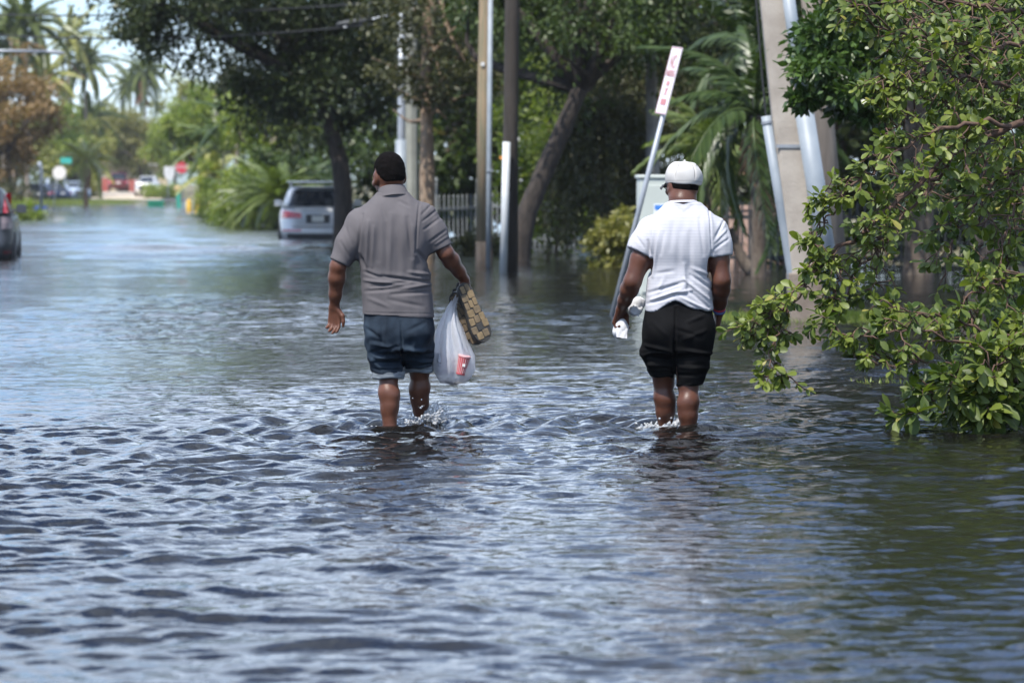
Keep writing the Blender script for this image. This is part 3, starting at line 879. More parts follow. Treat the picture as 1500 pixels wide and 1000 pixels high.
for z in (1.9,):
    MB().box(lean(z, 0.0, -0.172 + 0.006 * z), (0.30, 0.012, 0.035)).build("strap", M_GALV, root)
# wooden pole that stands behind it
a = at(1236, 432, 46); 
root = thing("wooden_pole", "dark grey wooden pole standing just behind the leaning concrete pole", "utility pole", (a.x, a.y, -0.2))
MB().tube([(0, 0, -0.3), rel(1205, 150, 46, root.location), rel(1180, -60, 46, root.location)], [0.13, 0.12, 0.11], 14).build("shaft", mat("grey_weathered_wood", (0.12, 0.10, 0.085), (0.18, 0.155, 0.13), rough=0.95, scale=3, bump=0.5, bscale=20, stretch=(4, 4, 0.4)), root, smooth=True)

# wooden utility pole with slim conduit, beyond the men
p0 = foot(709, 66)
root = thing("utility_pole", "weathered wooden utility pole with slim grey conduit and dark base", "utility pole", p0)
MB().tube([(0, 0, 0.55), rel(710, 150, 66, p0), rel(713, -60, 66, p0), rel(715, -200, 66, p0)], [0.135, 0.125, 0.12, 0.115], 16).build("shaft", M_WOODPOLE, root, smooth=True)
MB().tube([(0, 0, -0.4), (0, 0, 0.56)], [0.15, 0.145], 16).build("base_wrap", M_DARKBARK, root, smooth=True)
o = MB().tube([rel(715, 395, 65.8, p0), rel(716, 250, 65.8, p0), rel(719, -60, 65.8, p0)], 0.042, 10).build("conduit", M_PVC, root, smooth=True)
MB().box(rel(718, 250, 65.75, p0), (0.12, 0.02, 0.03)).build("strap", M_GALV, root)
MB().disc(rel(707, 94, 65.86, p0), (0, 1, 0), 0.035, 0.02).build("number_tag", M_WHITE, root)
# dark pole with white guard
p0 = foot(747, 61.5)
root = thing("utility_pole", "dark creosoted utility pole with tall white guard at its foot", "utility pole", p0)
MB().tube([(0, 0, -0.4), rel(748, 200, 61.5, p0), rel(751, -60, 61.5, p0), rel(752, -200, 61.5, p0)], [0.135, 0.12, 0.115, 0.11], 16).build("shaft", M_TARPOLE, root, smooth=True)
o = MB().tube([rel(737, 408, 61.2, p0), rel(742, 208, 61.2, p0)], 0.062, 14).build("cable_guard", M_GUARD, root, smooth=True)
MB().box(rel(735, 231, 61.2, p0), (0.07, 0.03, 0.05)).build("marker_tag", mat("orange_tag", (0.75, 0.28, 0.03), rough=0.6), root)
# street lamp and the concrete pole behind it
p0 = foot(588, 80)
root = thing("street_lamp", "slim grey street lamp with dark lamp head on a short arm", "street lamp", p0)
MB().tube([(0, 0, -0.4), rel(588, 200, 80, p0), rel(588, 20, 80, p0)], [0.09, 0.08, 0.075], 14).build("pole", M_GALV, root, smooth=True)
MB().tube([(0, 0, -0.3), rel(587, 205, 80, p0)], 0.115, 14).build("base_sleeve", M_PVC, root, smooth=True)
MB().tube(smooth_path([rel(588, 24, 80, p0), rel(575, 22, 80, p0), rel(552, 27, 80, p0), rel(538, 31, 80, p0)], 8), 0.025, 8).build("arm", M_GALV, root, smooth=True)
a, c = rel(540, 30, 80, p0), rel(492, 37, 80, p0)
MB().tube([a, a + (c - a) * 0.12, a + (c - a) * 0.5, a + (c - a) * 0.9, c], [0.03, 0.06, 0.075, 0.06, 0.02], 12).build("lamp_head", M_IRON, root, smooth=True)
MB().disc(a + (c - a) * 0.72 + Vector((0, 0, -0.065)), (0, 0, 1), 0.05, 0.03).build("lens", M_WHITE, root)
p0 = foot(603, 84)
root = thing("concrete_post", "pale concrete post standing close behind the street lamp", "utility pole", p0)
MB().tube([(0, 0, -0.4), rel(603, 100, 84, p0), rel(601, -80, 84, p0)], [0.15, 0.135, 0.12], 8).build("shaft", mat("grey_green_concrete", (0.20, 0.20, 0.17), (0.26, 0.26, 0.22), rough=0.9, scale=3, bump=0.3), root)
# lamp arm reaching in from the left
p0 = (at(-60, 300, 112).x, 112, -0.2)
root = thing("street_lamp", "pale horizontal lamp arm reaching in from the left edge of view", "street lamp", p0)
MB().tube([(0, 0, -0.4), rel(-60, 74, 112, p0)], [0.10, 0.07], 12).build("pole", M_GALV, root, smooth=True)
MB().tube([rel(-60, 74, 112, p0), rel(70, 76, 112, p0)], 0.045, 10).build("arm", M_GALV, root, smooth=True)
MB().tube([rel(66, 76, 112, p0), rel(74, 76, 112, p0), rel(90, 78, 112, p0), rel(96, 78, 112, p0)], [0.04, 0.07, 0.06, 0.02], 10).build("lamp_head", M_GALV, root, smooth=True)
# overhead wires
for (u0, v0, u1, v1, sag, lab) in ((-40, 21, 600, 0, 0.15, "upper thin overhead wire crossing the pale sky"), (-40, 49, 600, 30, 0.25, "lower thin overhead wire crossing the pale sky")):
    a, c = at(u0, v0, 98), at(u1, v1, 84)
    pts = [a.lerp(c, t) + Vector((0, 0, -sag * 4 * t * (1 - t))) for t in np.linspace(0, 1, 14)]
    tag(MB().tube(pts, 0.020, 6).build("overhead_wire", M_BLACK), lab, "wire")

# tilted parking sign
sb = at(893, 462, 41.3); stp = at(996, 60, 41.3)
root = thing("tilted_sign", "tilted street sign with red marks on a grey post", "sign", (sb.x, sb.y, -0.1))
ax = (stp - sb).normalized()
MB().tube([Vector((0, 0, 0)) - ax * 0.3, ax * (stp - sb).length * 0.985], 0.028, 12).build("post", M_GALV, root, smooth=True)
# plate frame: long axis along the post, seen nearly edge-on
wide = Vector((0.31, -0.93, 0))
wide = (wide - ax * wide.dot(ax)).normalized()
nrm = ax.cross(wide).normalized()
if nrm.y > 0: nrm = -nrm
Ls = (stp - sb).length
pc = ax * (Ls - 0.345) + nrm * 0.034
R = Matrix((wide, nrm, ax)).transposed()
plate = MB().box(pc, (0.34, 0.004, 0.74), R).build("plate", mat("white_sign_face", (0.62, 0.64, 0.68), (0.70, 0.72, 0.75), rough=0.35), root, bevel=0.0)
M_SIGNRED = mat("faded_red_print", (0.42, 0.13, 0.14), (0.50, 0.26, 0.26), rough=0.5, scale=20)
mb = MB()
for (x, z, w, h) in ((0, 0.360, 0.33, 0.010), (0, -0.360, 0.33, 0.010), (-0.162, 0, 0.006, 0.71), (0.162, 0, 0.006, 0.71)):
    mb.box(pc + R @ Vector((x, 0.0045, z)), (w, 0.002, h), R)
mb.build("border", M_SIGNRED, plate)
def text_mesh(txt, size):
    cu = bpy.data.curves.new("lettering", 'FONT')
    cu.body, cu.size, cu.align_x, cu.align_y = txt, size, 'CENTER', 'CENTER'
    cu.extrude = 0.001
    tmp = bpy.data.objects.new("tmp", cu)
    scene.collection.objects.link(tmp)
    dg = bpy.context.evaluated_depsgraph_get()
    me = bpy.data.meshes.new_from_object(tmp.evaluated_get(dg))
    bpy.data.objects.remove(tmp)
    return me
fl = 1 if (R @ Vector((1, 0, 0))).x > 0 else -1
for txt, z, sz in (("NO", 0.20, 0.13), ("PARKING", 0.075, 0.066)):
    o = obj("lettering", text_mesh(txt, sz), M_SIGNRED, plate)
    Rt = Matrix((wide * fl, ax, nrm)).transposed().to_4x4()
    o.matrix_local = Matrix.Translation(pc + nrm * 0.006 + ax * z) @ Rt
    o.scale = (1, 1.7, 1)
mb = MB()
for (x, z, w, h, an) in ((0, -0.03, 0.10, 0.05, 0.0), (0, -0.12, 0.13, 0.022, 0.8), (0, -0.12, 0.13, 0.022, -0.8), (0, -0.235, 0.17, 0.07, 0.0)):
    Rz = R @ Matrix.Rotation(an, 3, 'Y')
    mb.box(pc + nrm * (0.0055 + 0.0006 * an) + R @ Vector((x, 0, z)), (w, 0.002, h), Rz)
mb.build("symbol", M_SIGNRED, plate)

# grey utility cabinet
cb = foot(963, 49.5)
M_CAB = mat("pale_grey_green_enamel", (0.42, 0.45, 0.41), (0.47, 0.50, 0.46), rough=0.5, scale=2, bump=0.05)
root = thing("utility_cabinet", "pale grey utility cabinet with a blue and white label behind the capped man", "cabinet", cb, rz=0.08)
hgt = at(960, 262, 49.5).z - cb[2]
MB().box((0, 0, hgt / 2), (0.50, 0.40, hgt)).build("body", M_CAB, root, bevel=0.015)
MB().box((0, 0, hgt + 0.026), (0.54, 0.44, 0.05)).build("lid", M_CAB, root, bevel=0.015)
MB().box((0, -0.204, hgt * 0.52), (0.44, 0.014, hgt * 0.86)).build("door", M_CAB, root, bevel=0.006)
lb = MB().box((0.06, -0.213, hgt - 0.42), (0.26, 0.003, 0.20)).build("label_plate", mat("white_label", (0.72, 0.75, 0.78), (0.68, 0.71, 0.75), rough=0.4), root)
MB().box((0.06, -0.216, hgt - 0.365), (0.24, 0.003, 0.06)).add([(x + 0.0, -0.2165, z + hgt - 0.40) for x, z in ((-0.04, -0.005), (0.02, -0.005), (-0.01, 0.02))], [(0, 1, 2)]).build("blue_print", mat("blue_print", (0.06, 0.22, 0.62), rough=0.4), lb)
MB().box((0.17, -0.225, hgt * 0.5), (0.03, 0.03, 0.14)).build("handle", M_GALV, root, bevel=0.005)

# white picket fence
def fence(name, label, p0, p1, n, h, w, t, m, post_h=None, rails=(0.25, 0.8), round_top=True, post_w=0.12, z0=-0.15):
    p0, p1 = Vector(p0), Vector(p1)
    root = thing(name, label, "fence", (p0.x, p0.y, z0), rz=math.atan2(p1.y - p0.y, p1.x - p0.x))
    L = (p1 - p0).to_2d().length
    mb = MB().box((0, 0, h / 2), (w, t, h))
    if round_top:
        mb.add([(-w / 2, -t / 2, h), (w / 2, -t / 2, h), (w / 2, t / 2, h), (-w / 2, t / 2, h), (0, -t / 2, h + w * 0.6), (0, t / 2, h + w * 0.6)], [(0, 1, 4), (2, 3, 5), (1, 2, 5, 4), (3, 0, 4, 5)])
    me = mb.mesh("picket")
    me.materials.append(m)
    for i in range(n):
        o = bpy.data.objects.new("picket", me)
        link(o, root)
        o.location = (L * (i + 0.5) / n, 0, 0)
    for r in rails:
        MB().box((L / 2, t * 0.5 + 0.022, h * r), (L, 0.04, 0.07)).build("rail", m, root)
    if post_h:
        for x in (0, L):
            MB().box((x, 0.05, post_h / 2), (post_w, post_w, post_h)).loft([[Vector((x + sx * post_w * q, 0.05 + sy * post_w * q, z)) for sx, sy in ((-1, -1), (1, -1), (1, 1), (-1, 1))] for q, z in ((0.58, post_h + 0.002), (0.58, post_h + 0.04), (0.1, post_h + 0.10))]).build("post", m, root)
    return root
a, c = at(640, 300, 79), at(705, 300, 88)
fence("picket_fence", "white picket fence with square end post beyond the grey shirted man", (a.x, a.y, 0), (c.x, c.y, 0), 10, 1.30, 0.055, 0.022, mat("shaded_white_paint", (0.15, 0.16, 0.16), (0.21, 0.22, 0.22), rough=0.7), 1.62)  # white pickets, their shade put into a darker paint colour
a, c = at(705, 300, 88.3), at(845, 300, 84)
fence("picket_fence", "duller grey picket fence in shade behind the wooden pole", (a.x, a.y, 0), (c.x, c.y, 0), 20, 1.35, 0.05, 0.022, mat("dull_grey_paint", (0.16, 0.17, 0.17), (0.21, 0.22, 0.22), rough=0.7), None)
a, c = at(1030, 300, 66), at(1500, 300, 64)
fence("iron_fence", "dark iron railing fence under the shaggy palms and garden trees", (a.x, a.y, 0), (c.x, c.y, 0), 44, 1.25, 0.030, 0.030, M_IRON, 1.4, post_w=0.08, round_top=False)
# brick-coloured wall behind the railing
a = at(1045, 300, 69); c = at(1160, 300, 68.5)
root = thing("garden_wall", "low pinkish garden wall behind the iron railing near the palms", "wall", (a.x, a.y, -0.15), rz=math.atan2(c.y - a.y, c.x - a.x))
Lw = (c - a).to_2d().length
M_PINK = mat("pinkish_stucco", (0.30, 0.19, 0.15), (0.38, 0.26, 0.21), rough=0.9, scale=3, bump=0.4)
nb = 6
for i in range(nb):
    MB().box((Lw * (i + 0.5) / nb, 0, 0.55), (Lw / nb - 0.06, 0.16, 1.1)).build("panel", M_PINK, root, bevel=0.01)
MB().box((Lw / 2, 0, 1.14), (Lw, 0.22, 0.08)).build("coping", M_PINK, root, bevel=0.01)
# white marker posts near the leaning tree
p0 = foot(763, 72)
root = thing("marker_post", "short white marker post at the foot of the leaning tree", "post", p0)
MB().tube([(0, 0, -0.3), (0, 0, at(763, 345, 72).z - p0[2]), (0, 0, at(763, 342, 72).z - p0[2])], [0.075, 0.075, 0.03], 12).build("shaft", M_WHITE, root, smooth=False)
p0 = foot(763, 96)
root = thing("garden_lamp", "tall white garden lamp post glimpsed beside the dark utility pole", "lamp", p0)
ht = at(763, 188, 96).z - p0[2]
MB().tube([(0, 0, -0.3), (0, 0, ht - 0.72)], 0.05, 10).build("post", M_WHITE, root, smooth=True)
MB().tube([(0, 0, ht - 0.72), (0, 0, ht - 0.6), (0, 0, ht - 0.15), (0, 0, ht)], [0.06, 0.12, 0.09, 0.03], 12).build("lantern", M_WHITE, root, smooth=True)

# far signs and posts
def sign_post(name, label, u, Y, vb, shape, us, vs, lean_u=0, m=None, extra=None, r=0.03):
    p0 = (at(u, vb, Y).x, Y, -0.1)
    root = thing(name, label, "sign", p0)
    tip = rel(u + lean_u, vs - 4, Y, p0)
    MB().tube([(0, 0, -0.2), tip], r, 8).build("post", M_GALV, root, smooth=True)
    c = rel(us, vs, Y - 0.06, p0)
    mb = MB()
    ring = shape
    n_ = len(ring)
    mb.loft([[Vector((c[0] + x, c[1] - 0.01 + yy, c[2] + z)) for x, z in ring] for yy in (0, 0.012)])
    mb.build("plate", m, root)
    if extra: extra(root, c)
    return root
octo = [(0.40 * math.cos(math.pi / 8 + k * math.pi / 4), 0.40 * math.sin(math.pi / 8 + k * math.pi / 4)) for k in range(8)]
def street_name(root, c):
    MB().box((c[0] + 0.38, c[1], c[2] + 0.68), (0.62, 0.02, 0.32)).build("name_plate", mat("teal_sign", (0.03, 0.33, 0.27), (0.05, 0.38, 0.32), rough=0.4), root)
sign_post("leaning_sign", "leaning sign seen from behind under a small teal street name plate", 77, 216, 305, octo, 87, 253, 8, mat("bare_sign_back", (0.62, 0.58, 0.52), (0.68, 0.64, 0.58), rough=0.5), street_name)
def stop_face(root, c):
    MB().loft([[Vector((c[0] + x * 0.92, c[1] - 0.016 + yy, c[2] + z * 0.92)) for x, z in octo] for yy in (0, 0.004)]).build("red_face", mat("stop_red", (0.55, 0.03, 0.05), rough=0.4), root)
    o = obj("lettering", text_mesh("STOP", 0.25), M_WHITE, root)
    o.matrix_local = Matrix.Translation(Vector((c[0], c[1] - 0.02, c[2]))) @ Matrix.Rotation(math.pi / 2, 4, 'X')
sign_post("stop_sign", "small red stop sign half hidden by the right verge palms", 268, 225, 306, octo, 266, 245, 0, M_WHITE, stop_face)
shield = [(-0.36, -0.16), (-0.2, -0.42), (0, -0.52), (0.2, -0.42), (0.36, -0.16), (0.36, 0.42), (-0.36, 0.42)]
sign_post("white_sign", "white shield shaped sign just left of the red stop sign", 246, 262, 301, shield, 248, 253, 0, M_WHITE)
p0 = foot(60, 205)
root = thing("short_post", "thick grey post left of the leaning round sign", "post", p0)
MB().tube([(0, 0, -0.3), rel(60, 245, 205, p0), rel(58, 243, 205, p0), rel(58, 237, 205, p0)], [0.09, 0.09, 0.12, 0.11], 10).build("shaft", M_GALV, root, smooth=True)
p0 = foot(20, 185)
root = thing("thin_post", "thin grey post above the dark car at the left edge", "post", p0)
MB().tube([(0, 0, -0.3), rel(20, 252, 185, p0)], 0.06, 8).build("shaft", M_BARK, root, smooth=True)

# things floating or standing in the far water
def crate(name, label, cat, u, Y, size, m, rz=0.1, tilt=0.05, z=0.05, inner=True):
    x = at(u, 300, Y).x
    root = thing(name, label, cat, (x, Y, z), rz=rz)
    w, d, h = size
    mb = MB().loft([[Vector((sx * w / 2 * q, sy * d / 2 * q, zz)) for sx, sy in ((-1, -1), (1, -1), (1, 1), (-1, 1))] for q, zz in ((0.88, -0.12), (1.0, h), (0.95, h), (0.84, -0.06))])
    mb.build("tub", m, root)
    MB().box((0, -d / 2 - 0.012, h - 0.03), (w * 1.04, 0.025, 0.06)).build("rim", m, root, bevel=0.005)
    MB().box((0, -d / 2 - 0.015, h * 0.45), (w * 0.25, 0.03, 0.04)).build("handle", m, root, bevel=0.005)
    root.rotation_euler = (tilt, 0.03, rz)
crate("floating_tub", "green plastic tub floating in the middle of the flooded street", "tub", 228, 243, (1.05, 0.7, 0.32), mat("green_plastic", (0.02, 0.22, 0.12), (0.03, 0.26, 0.15), rough=0.4))
crate("floating_tub", "blue plastic tub at the left bank near the leaning sign", "tub", 58, 212, (0.75, 0.5, 0.16), mat("blue_plastic", (0.04, 0.08, 0.30), (0.05, 0.1, 0.34), rough=0.4), rz=-0.2)
def barrel(label, u, Y, h, r):
    x = at(u, 300, Y).x
    root = thing("yellow_barrel", label, "barrel", (x, Y, -0.15), group="yellow barrels at the bank")
    my = mat("yellow_plastic", (0.62, 0.36, 0.04), (0.68, 0.42, 0.06), rough=0.5)
    MB().tube([(0, 0, 0), (0, 0, 0.05), (0, 0, h * 0.34), (0, 0, h * 0.36), (0, 0, h * 0.64), (0, 0, h * 0.66), (0, 0, h * 0.95), (0, 0, h)], [r * 0.92, r, r, r * 1.07, r * 1.07, r, r, r * 0.85], 18).build("body", my, root, smooth=False)
    MB().tube([(0, 0, h), (0, 0, h + 0.06), (0, 0, h + 0.08)], [r * 0.4, r * 0.36, r * 0.2], 12).build("lid", my, root)
barrel("left of two yellow barrels standing by the right bank", 277, 200, 0.72, 0.145)
barrel("right of two yellow barrels standing by the right bank", 288, 199, 0.76, 0.145)
p0 = foot(262, 236)
root = thing("green_post", "leaning green box post with tan cap below the stop sign", "post", p0)
MB().loft([[Vector((x0 + sx * 0.13, sy * 0.13, z)) for sx, sy in ((-1, -1), (1, -1), (1, 1), (-1, 1))] for x0, z in ((0.06, -0.2), (-0.06, 1.25))]).build("shaft", mat("teal_green_paint", (0.02, 0.24, 0.16), (0.03, 0.28, 0.2), rough=0.5), root, bevel=0.02)
MB().loft([[Vector((-0.06 + sx * q, sy * q, z)) for sx, sy in ((-1, -1), (1, -1), (1, 1), (-1, 1))] for q, z in ((0.2, 1.252), (0.2, 1.5), (0.08, 1.58))]).build("cap", mat("tan_paint", (0.45, 0.34, 0.16), rough=0.6), root, bevel=0.02)

# ------------------------------------------------------------------ vehicles
M_GLASS = mat("dark_car_glass", (0.012, 0.015, 0.02), (0.016, 0.02, 0.026), rough=0.06, spec=0.6)
M_LAMP = mat("red_lamp_glass", (0.50, 0.012, 0.02), (0.58, 0.02, 0.03), rough=0.15, coat=0.5, scale=30)
M_CHROME = mat("bright_trim", (0.62, 0.63, 0.65), rough=0.2, metal=0.8)
M_PLATE = mat("pale_number_plate", (0.58, 0.57, 0.52), (0.66, 0.64, 0.58), rough=0.5, scale=25)
M_TRIM = mat("dark_grey_trim", (0.03, 0.03, 0.032), (0.04, 0.04, 0.042), rough=0.6)

def paint(name, c):
    return mat(name, c, tuple(x * 0.94 for x in c), rough=0.38, metal=0.35, coat=0.25, scale=3)

def car(name, label, loc, rz, L, W, H, body_m, kind="suv", lamp="wide", rack=False, detail=True, facing_plate=True, group=None, cat="car"):
    """Rear at y = 0, front at y = L, wheels on z = 0."""
    root = thing(name, label, cat, loc, rz, group)
    hw = W / 2
    belt = H * (0.67 if kind == 'suv' else 0.60)
    # plan slices: z, half width, y rear, y front, roundness
    if kind == "suv":
        low = [(0.24, hw * 0.86, 0.16, L - 0.22, 5), (0.34, hw * 0.95, 0.03, L - 0.06, 5), (0.55, hw * 0.99, 0.0, L, 5), (0.66, hw, 0.015, L, 5), (0.70, hw, 0.06, L, 5), (belt * 0.88, hw * 0.99, 0.09, L - 0.05, 5), (belt, hw * 0.95, 0.12, L - 0.12, 5)]
        top = [(belt, hw * 0.94, 0.125, L - 1.15, 5), (belt + (H - belt) * 0.35, hw * 0.88, 0.24, L - 1.6, 5), (belt + (H - belt) * 0.75, hw * 0.79, 0.42, L - 2.05, 5), (H - 0.05, hw * 0.73, 0.52, L - 2.25, 4.5), (H, hw * 0.62, 0.66, L - 2.5, 3.5)]
    elif kind == "sedan":
        low = [(0.20, hw * 0.86, 0.16, L - 0.2, 5), (0.34, hw * 0.96, 0.02, L - 0.04, 5), (0.6, hw, 0.0, L, 5), (belt * 0.95, hw * 0.97, 0.05, L - 0.08, 5), (belt, hw * 0.93, 0.12, L - 0.2, 4)]
        top = [(belt, hw * 0.9, 0.75, L - 1.2, 5), (belt + (H - belt) * 0.5, hw * 0.8, 1.15, L - 1.65, 5), (H - 0.04, hw * 0.7, 1.5, L - 2.0, 4.5), (H, hw * 0.55, 1.8, L - 2.3, 3.5)]
    else:  # pickup
        low = [(0.30, hw * 0.86, 0.12, L - 0.2, 6), (0.45, hw * 0.97, 0.0, L - 0.04, 6), (0.75, hw, 0.0, L, 6), (belt, hw * 0.97, 0.02, L - 0.08, 6)]
        top = [(belt, hw * 0.92, L * 0.38, L - 1.2, 6), (belt + (H - belt) * 0.5, hw * 0.84, L * 0.40, L - 1.65, 6), (H - 0.04, hw * 0.74, L * 0.42, L - 2.0, 5), (H, hw * 0.6, L * 0.45, L - 2.2, 4)]
    def ring(s, n=48):
        z, w, y0, y1, e = s
        yc, l = (y0 + y1) / 2, (y1 - y0) / 2
        r = []
        for k in range(n):
            a = 2 * math.pi * (k + 0.5) / n
            ca, sa = math.cos(a), math.sin(a)
            r.append(Vector((w * math.copysign(abs(ca) ** (2 / e), ca), yc + l * math.copysign(abs(sa) ** (2 / (e * 1.4)), sa), z)))
        return r
    def at_z(S, z):
        for a, b_ in zip(S, S[1:]):
            if a[0] <= z <= b_[0]:
                t = (z - a[0]) / (b_[0] - a[0])
                return [a[i] + (b_[i] - a[i]) * t for i in range(5)]
        return list(S[-1] if z > S[-1][0] else S[0])
    def face_y(S, x, z, front=False):
        _, w, y0, y1, e = at_z(S, z)
        l = (y1 - y0) / 2
        q = max(0.0, 1 - min(1, abs(x) / w) ** e) ** (1 / (e * 1.4))
        return (y0 + y1) / 2 + (l * q if front else -l * q)
    def side_x(S, y, z):
        _, w, y0, y1, e = at_z(S, z)
        l = (y1 - y0) / 2
        return w * max(0.0, 1 - min(1, abs(y - (y0 + y1) / 2) / l) ** (e * 1.4)) ** (1 / e)
    MB().loft([ring(s) for s in low]).build("body", body_m, root, smooth=True)
    MB().loft([ring(s) for s in top]).build("cabin", body_m, root, smooth=True)
    def rear_patch(pname, S, x0, x1, z0, z1, m, off=0.006, front=False, taper=0.0, par=root, nx=10, nz=4, z1b=None):
        rows = []
        for i in range(nz + 1):
            row = []
            for j in range(nx + 1):
                u = j / nx
                zt = z1 if z1b is None else z1 + (z1b - z1) * u
                z = z0 + (zt - z0) * i / nz
                ta = taper * i / nz
                x = x0 + (x1 - x0) * u
                xm = (x0 + x1) / 2
                x = xm + (x - xm) * (1 - ta)
                y = face_y(S, x, z, front)
                row.append(Vector((x, y + (off if front else -off), z)))
            rows.append(row)
        back = [[p + Vector((0, (-0.02 if front else 0.02), 0)) for p in r] for r in rows]
        mb = MB().patch(rows)
        # rim so that the pane has thickness
        loop = rows[0] + [r[-1] for r in rows[1:]] + rows[-1][::-1][1:] + [r[0] for r in rows[::-1]][1:-1]
        loopb = back[0] + [r[-1] for r in back[1:]] + back[-1][::-1][1:] + [r[0] for r in back[::-1]][1:-1]
        mb.patch([loop + [loop[0]], loopb + [loopb[0]]])
        return mb.build(pname, m, par, smooth=False)
    g0, g1 = belt + 0.035, H - 0.085
    if kind == "suv":
        rear_patch("rear_window", top, -hw * 0.76, hw * 0.76, g0 + 0.02, g1 - 0.02, M_GLASS, taper=0.16, nx=16, nz=8)
    elif kind == "sedan":
        rear_patch("rear_window", top, -hw * 0.72, hw * 0.72, g0, g1 + 0.03, M_GLASS, taper=0.18, nx=14, nz=6)
    else:
        rear_patch("rear_window", top, -hw * 0.72, hw * 0.72, g0, g1, M_GLASS, taper=0.12)
    rear_patch("windscreen", top, -hw * 0.80, hw * 0.80, g0, g1 + 0.02, M_GLASS, front=True, taper=0.16, nx=14, nz=6)
    # side windows
    ya, yb = top[0][2] + 0.45, top[0][3] - 0.75
    for sgn in (-1, 1):
        cuts = [ya, ya + (yb - ya) * 0.3, ya + (yb - ya) * 0.62, yb] if kind != "pickup" else [ya, ya + (yb - ya) * 0.5, yb]
        for y0, y1 in zip(cuts, cuts[1:]):
            rows = []
            for i in range(5):
                z = g0 + (g1 - g0) * i / 4
                sh = 0.5 * i / 4
                a_ = y0 + (0.28 * sh if y0 == cuts[0] else 0)
                b_ = y1 - (0.9 * sh if y1 == cuts[-1] else 0)
                rows.append([Vector((sgn * (side_x(top, a_ + 0.03 + (b_ - a_ - 0.06) * j / 8, z) + 0.005), a_ + 0.03 + (b_ - a_ - 0.06) * j / 8, z)) for j in range(9)])
            if sgn > 0: rows = [r[::-1] for r in rows]
            MB().patch(rows).build("side_window", M_GLASS, root)
        mz = g0 + 0.06
        x_ = side_x(top, yb, mz)
        mb = MB().tube([(sgn * (x_ - 0.02), yb, mz), (sgn * (x_ + 0.06), yb, mz)], 0.025, 8)
        mb.loft([[Vector((sgn * (x_ + 0.15) + sx * 0.10 * q, yb + dy, mz + 0.03 + sz * 0.085 * q)) for sx, sz in ((-1, -1), (1, -1), (1, 0.6), (0.5, 1), (-0.7, 1), (-1, 0.6))] for q, dy in ((0.92, -0.05), (1.0, -0.03), (0.6, 0.09))])
        mb.build("wing_mirror", body_m, root)
    # wheels
    wr = 0.36 if kind != "sedan" else 0.32
    for sgn in (-1, 1):
        for y in (0.95 if kind != "pickup" else 1.15, L - 0.92):
            wh = MB()
            x0, x1 = sgn * (hw - 0.22), sgn * (hw + 0.004)
            wh.tube([(x0, y, wr), (x0 + sgn * 0.02, y, wr), (x1 - sgn * 0.02, y, wr), (x1, y, wr)], [wr * 0.92, wr, wr, wr * 0.93], 28)
            tyre = wh.build("wheel", M_RUBBER, root, smooth=False)
            rm = MB().disc((x1 + sgn * 0.004, y, wr), (1, 0, 0), wr * 0.62, 0.012, 24)
            for q in range(5):
                a = q * 2 * math.pi / 5
                rm.box((x1 + sgn * 0.014, y + math.cos(a) * wr * 0.33, wr + math.sin(a) * wr * 0.33), (0.012, wr * 0.55, 0.06), Matrix.Rotation(a, 3, 'X'))
            rm.build("rim", mat("dull_alloy", (0.12, 0.12, 0.125), (0.16, 0.16, 0.165), rough=0.45), tyre)
            MB().disc((sgn * (hw - 0.03), y, wr + 0.02), (1, 0, 0), wr * 1.18, 0.075, 28).build("wheel_arch", M_TRIM, root)
    # tail lamps
    for sgn in (-1, 1):
        if lamp == "wide":
            z0 = belt * 0.80
            a, b_ = sgn * hw * 0.985, sgn * hw * 0.42
            rear_patch("tail_lamp", low, a, b_, z0 - 0.02, z0 + 0.20, M_LAMP, off=0.012, z1b=z0 + 0.10, nx=14)
            if detail:
                rear_patch("reflector", low, sgn * hw * 0.9, sgn * hw * 0.42, 0.56, 0.60, M_LAMP, off=0.012)
        elif lamp == "pillar":
            rear_patch("tail_lamp", top, sgn * hw * 0.90, sgn * hw * 0.78, belt + 0.06, H - 0.12, M_LAMP, off=0.014, taper=0.10, nx=4, nz=8)
            rear_patch("tail_lamp", low, sgn * hw * 0.96, sgn * hw * 0.74, belt * 0.78, belt - 0.01, mat("clear_lamp", (0.30, 0.24, 0.25), rough=0.2), off=0.012)
            rear_patch("bumper_reflector", low, sgn * hw * 0.93, sgn * hw * 0.78, 0.41, 0.45, mat("dull_red_reflector", (0.16, 0.01, 0.015), rough=0.3), off=0.012)
        else:
            rear_patch("tail_lamp", low, sgn * hw * 0.97, sgn * hw * 0.72, belt * 0.72, belt * 0.93, M_LAMP, off=0.012)
        rear_patch("headlamp", low, sgn * hw * 0.95, sgn * hw * 0.6, belt * 0.68, belt * 0.84, M_CHROME, off=0.012, front=True)
    rear_patch("number_plate", low, -0.155, 0.155, belt * 0.70, belt * 0.70 + 0.15, M_PLATE, off=0.016)
    if detail:
        rear_patch("plate_recess", low, -0.30, 0.30, belt * 0.67, belt * 0.67 + 0.215, M_TRIM, off=0.006)
        rear_patch("chrome_strip", low, -0.33, 0.33, belt * 0.67 + 0.222, belt * 0.67 + 0.25, body_m, off=0.014)
        rear_patch("lower_bumper", low, -hw * 0.97, hw * 0.97, 0.26, 0.50, M_TRIM, off=0.010, nx=20)
        rear_patch("tailgate_seam", low, -hw * 0.66, hw * 0.66, 0.66, 0.675, M_TRIM, off=0.004, nx=16)
    rear_patch("grille", low, -hw * 0.5, hw * 0.5, 0.5, belt * 0.8, M_TRIM, off=0.010, front=True)
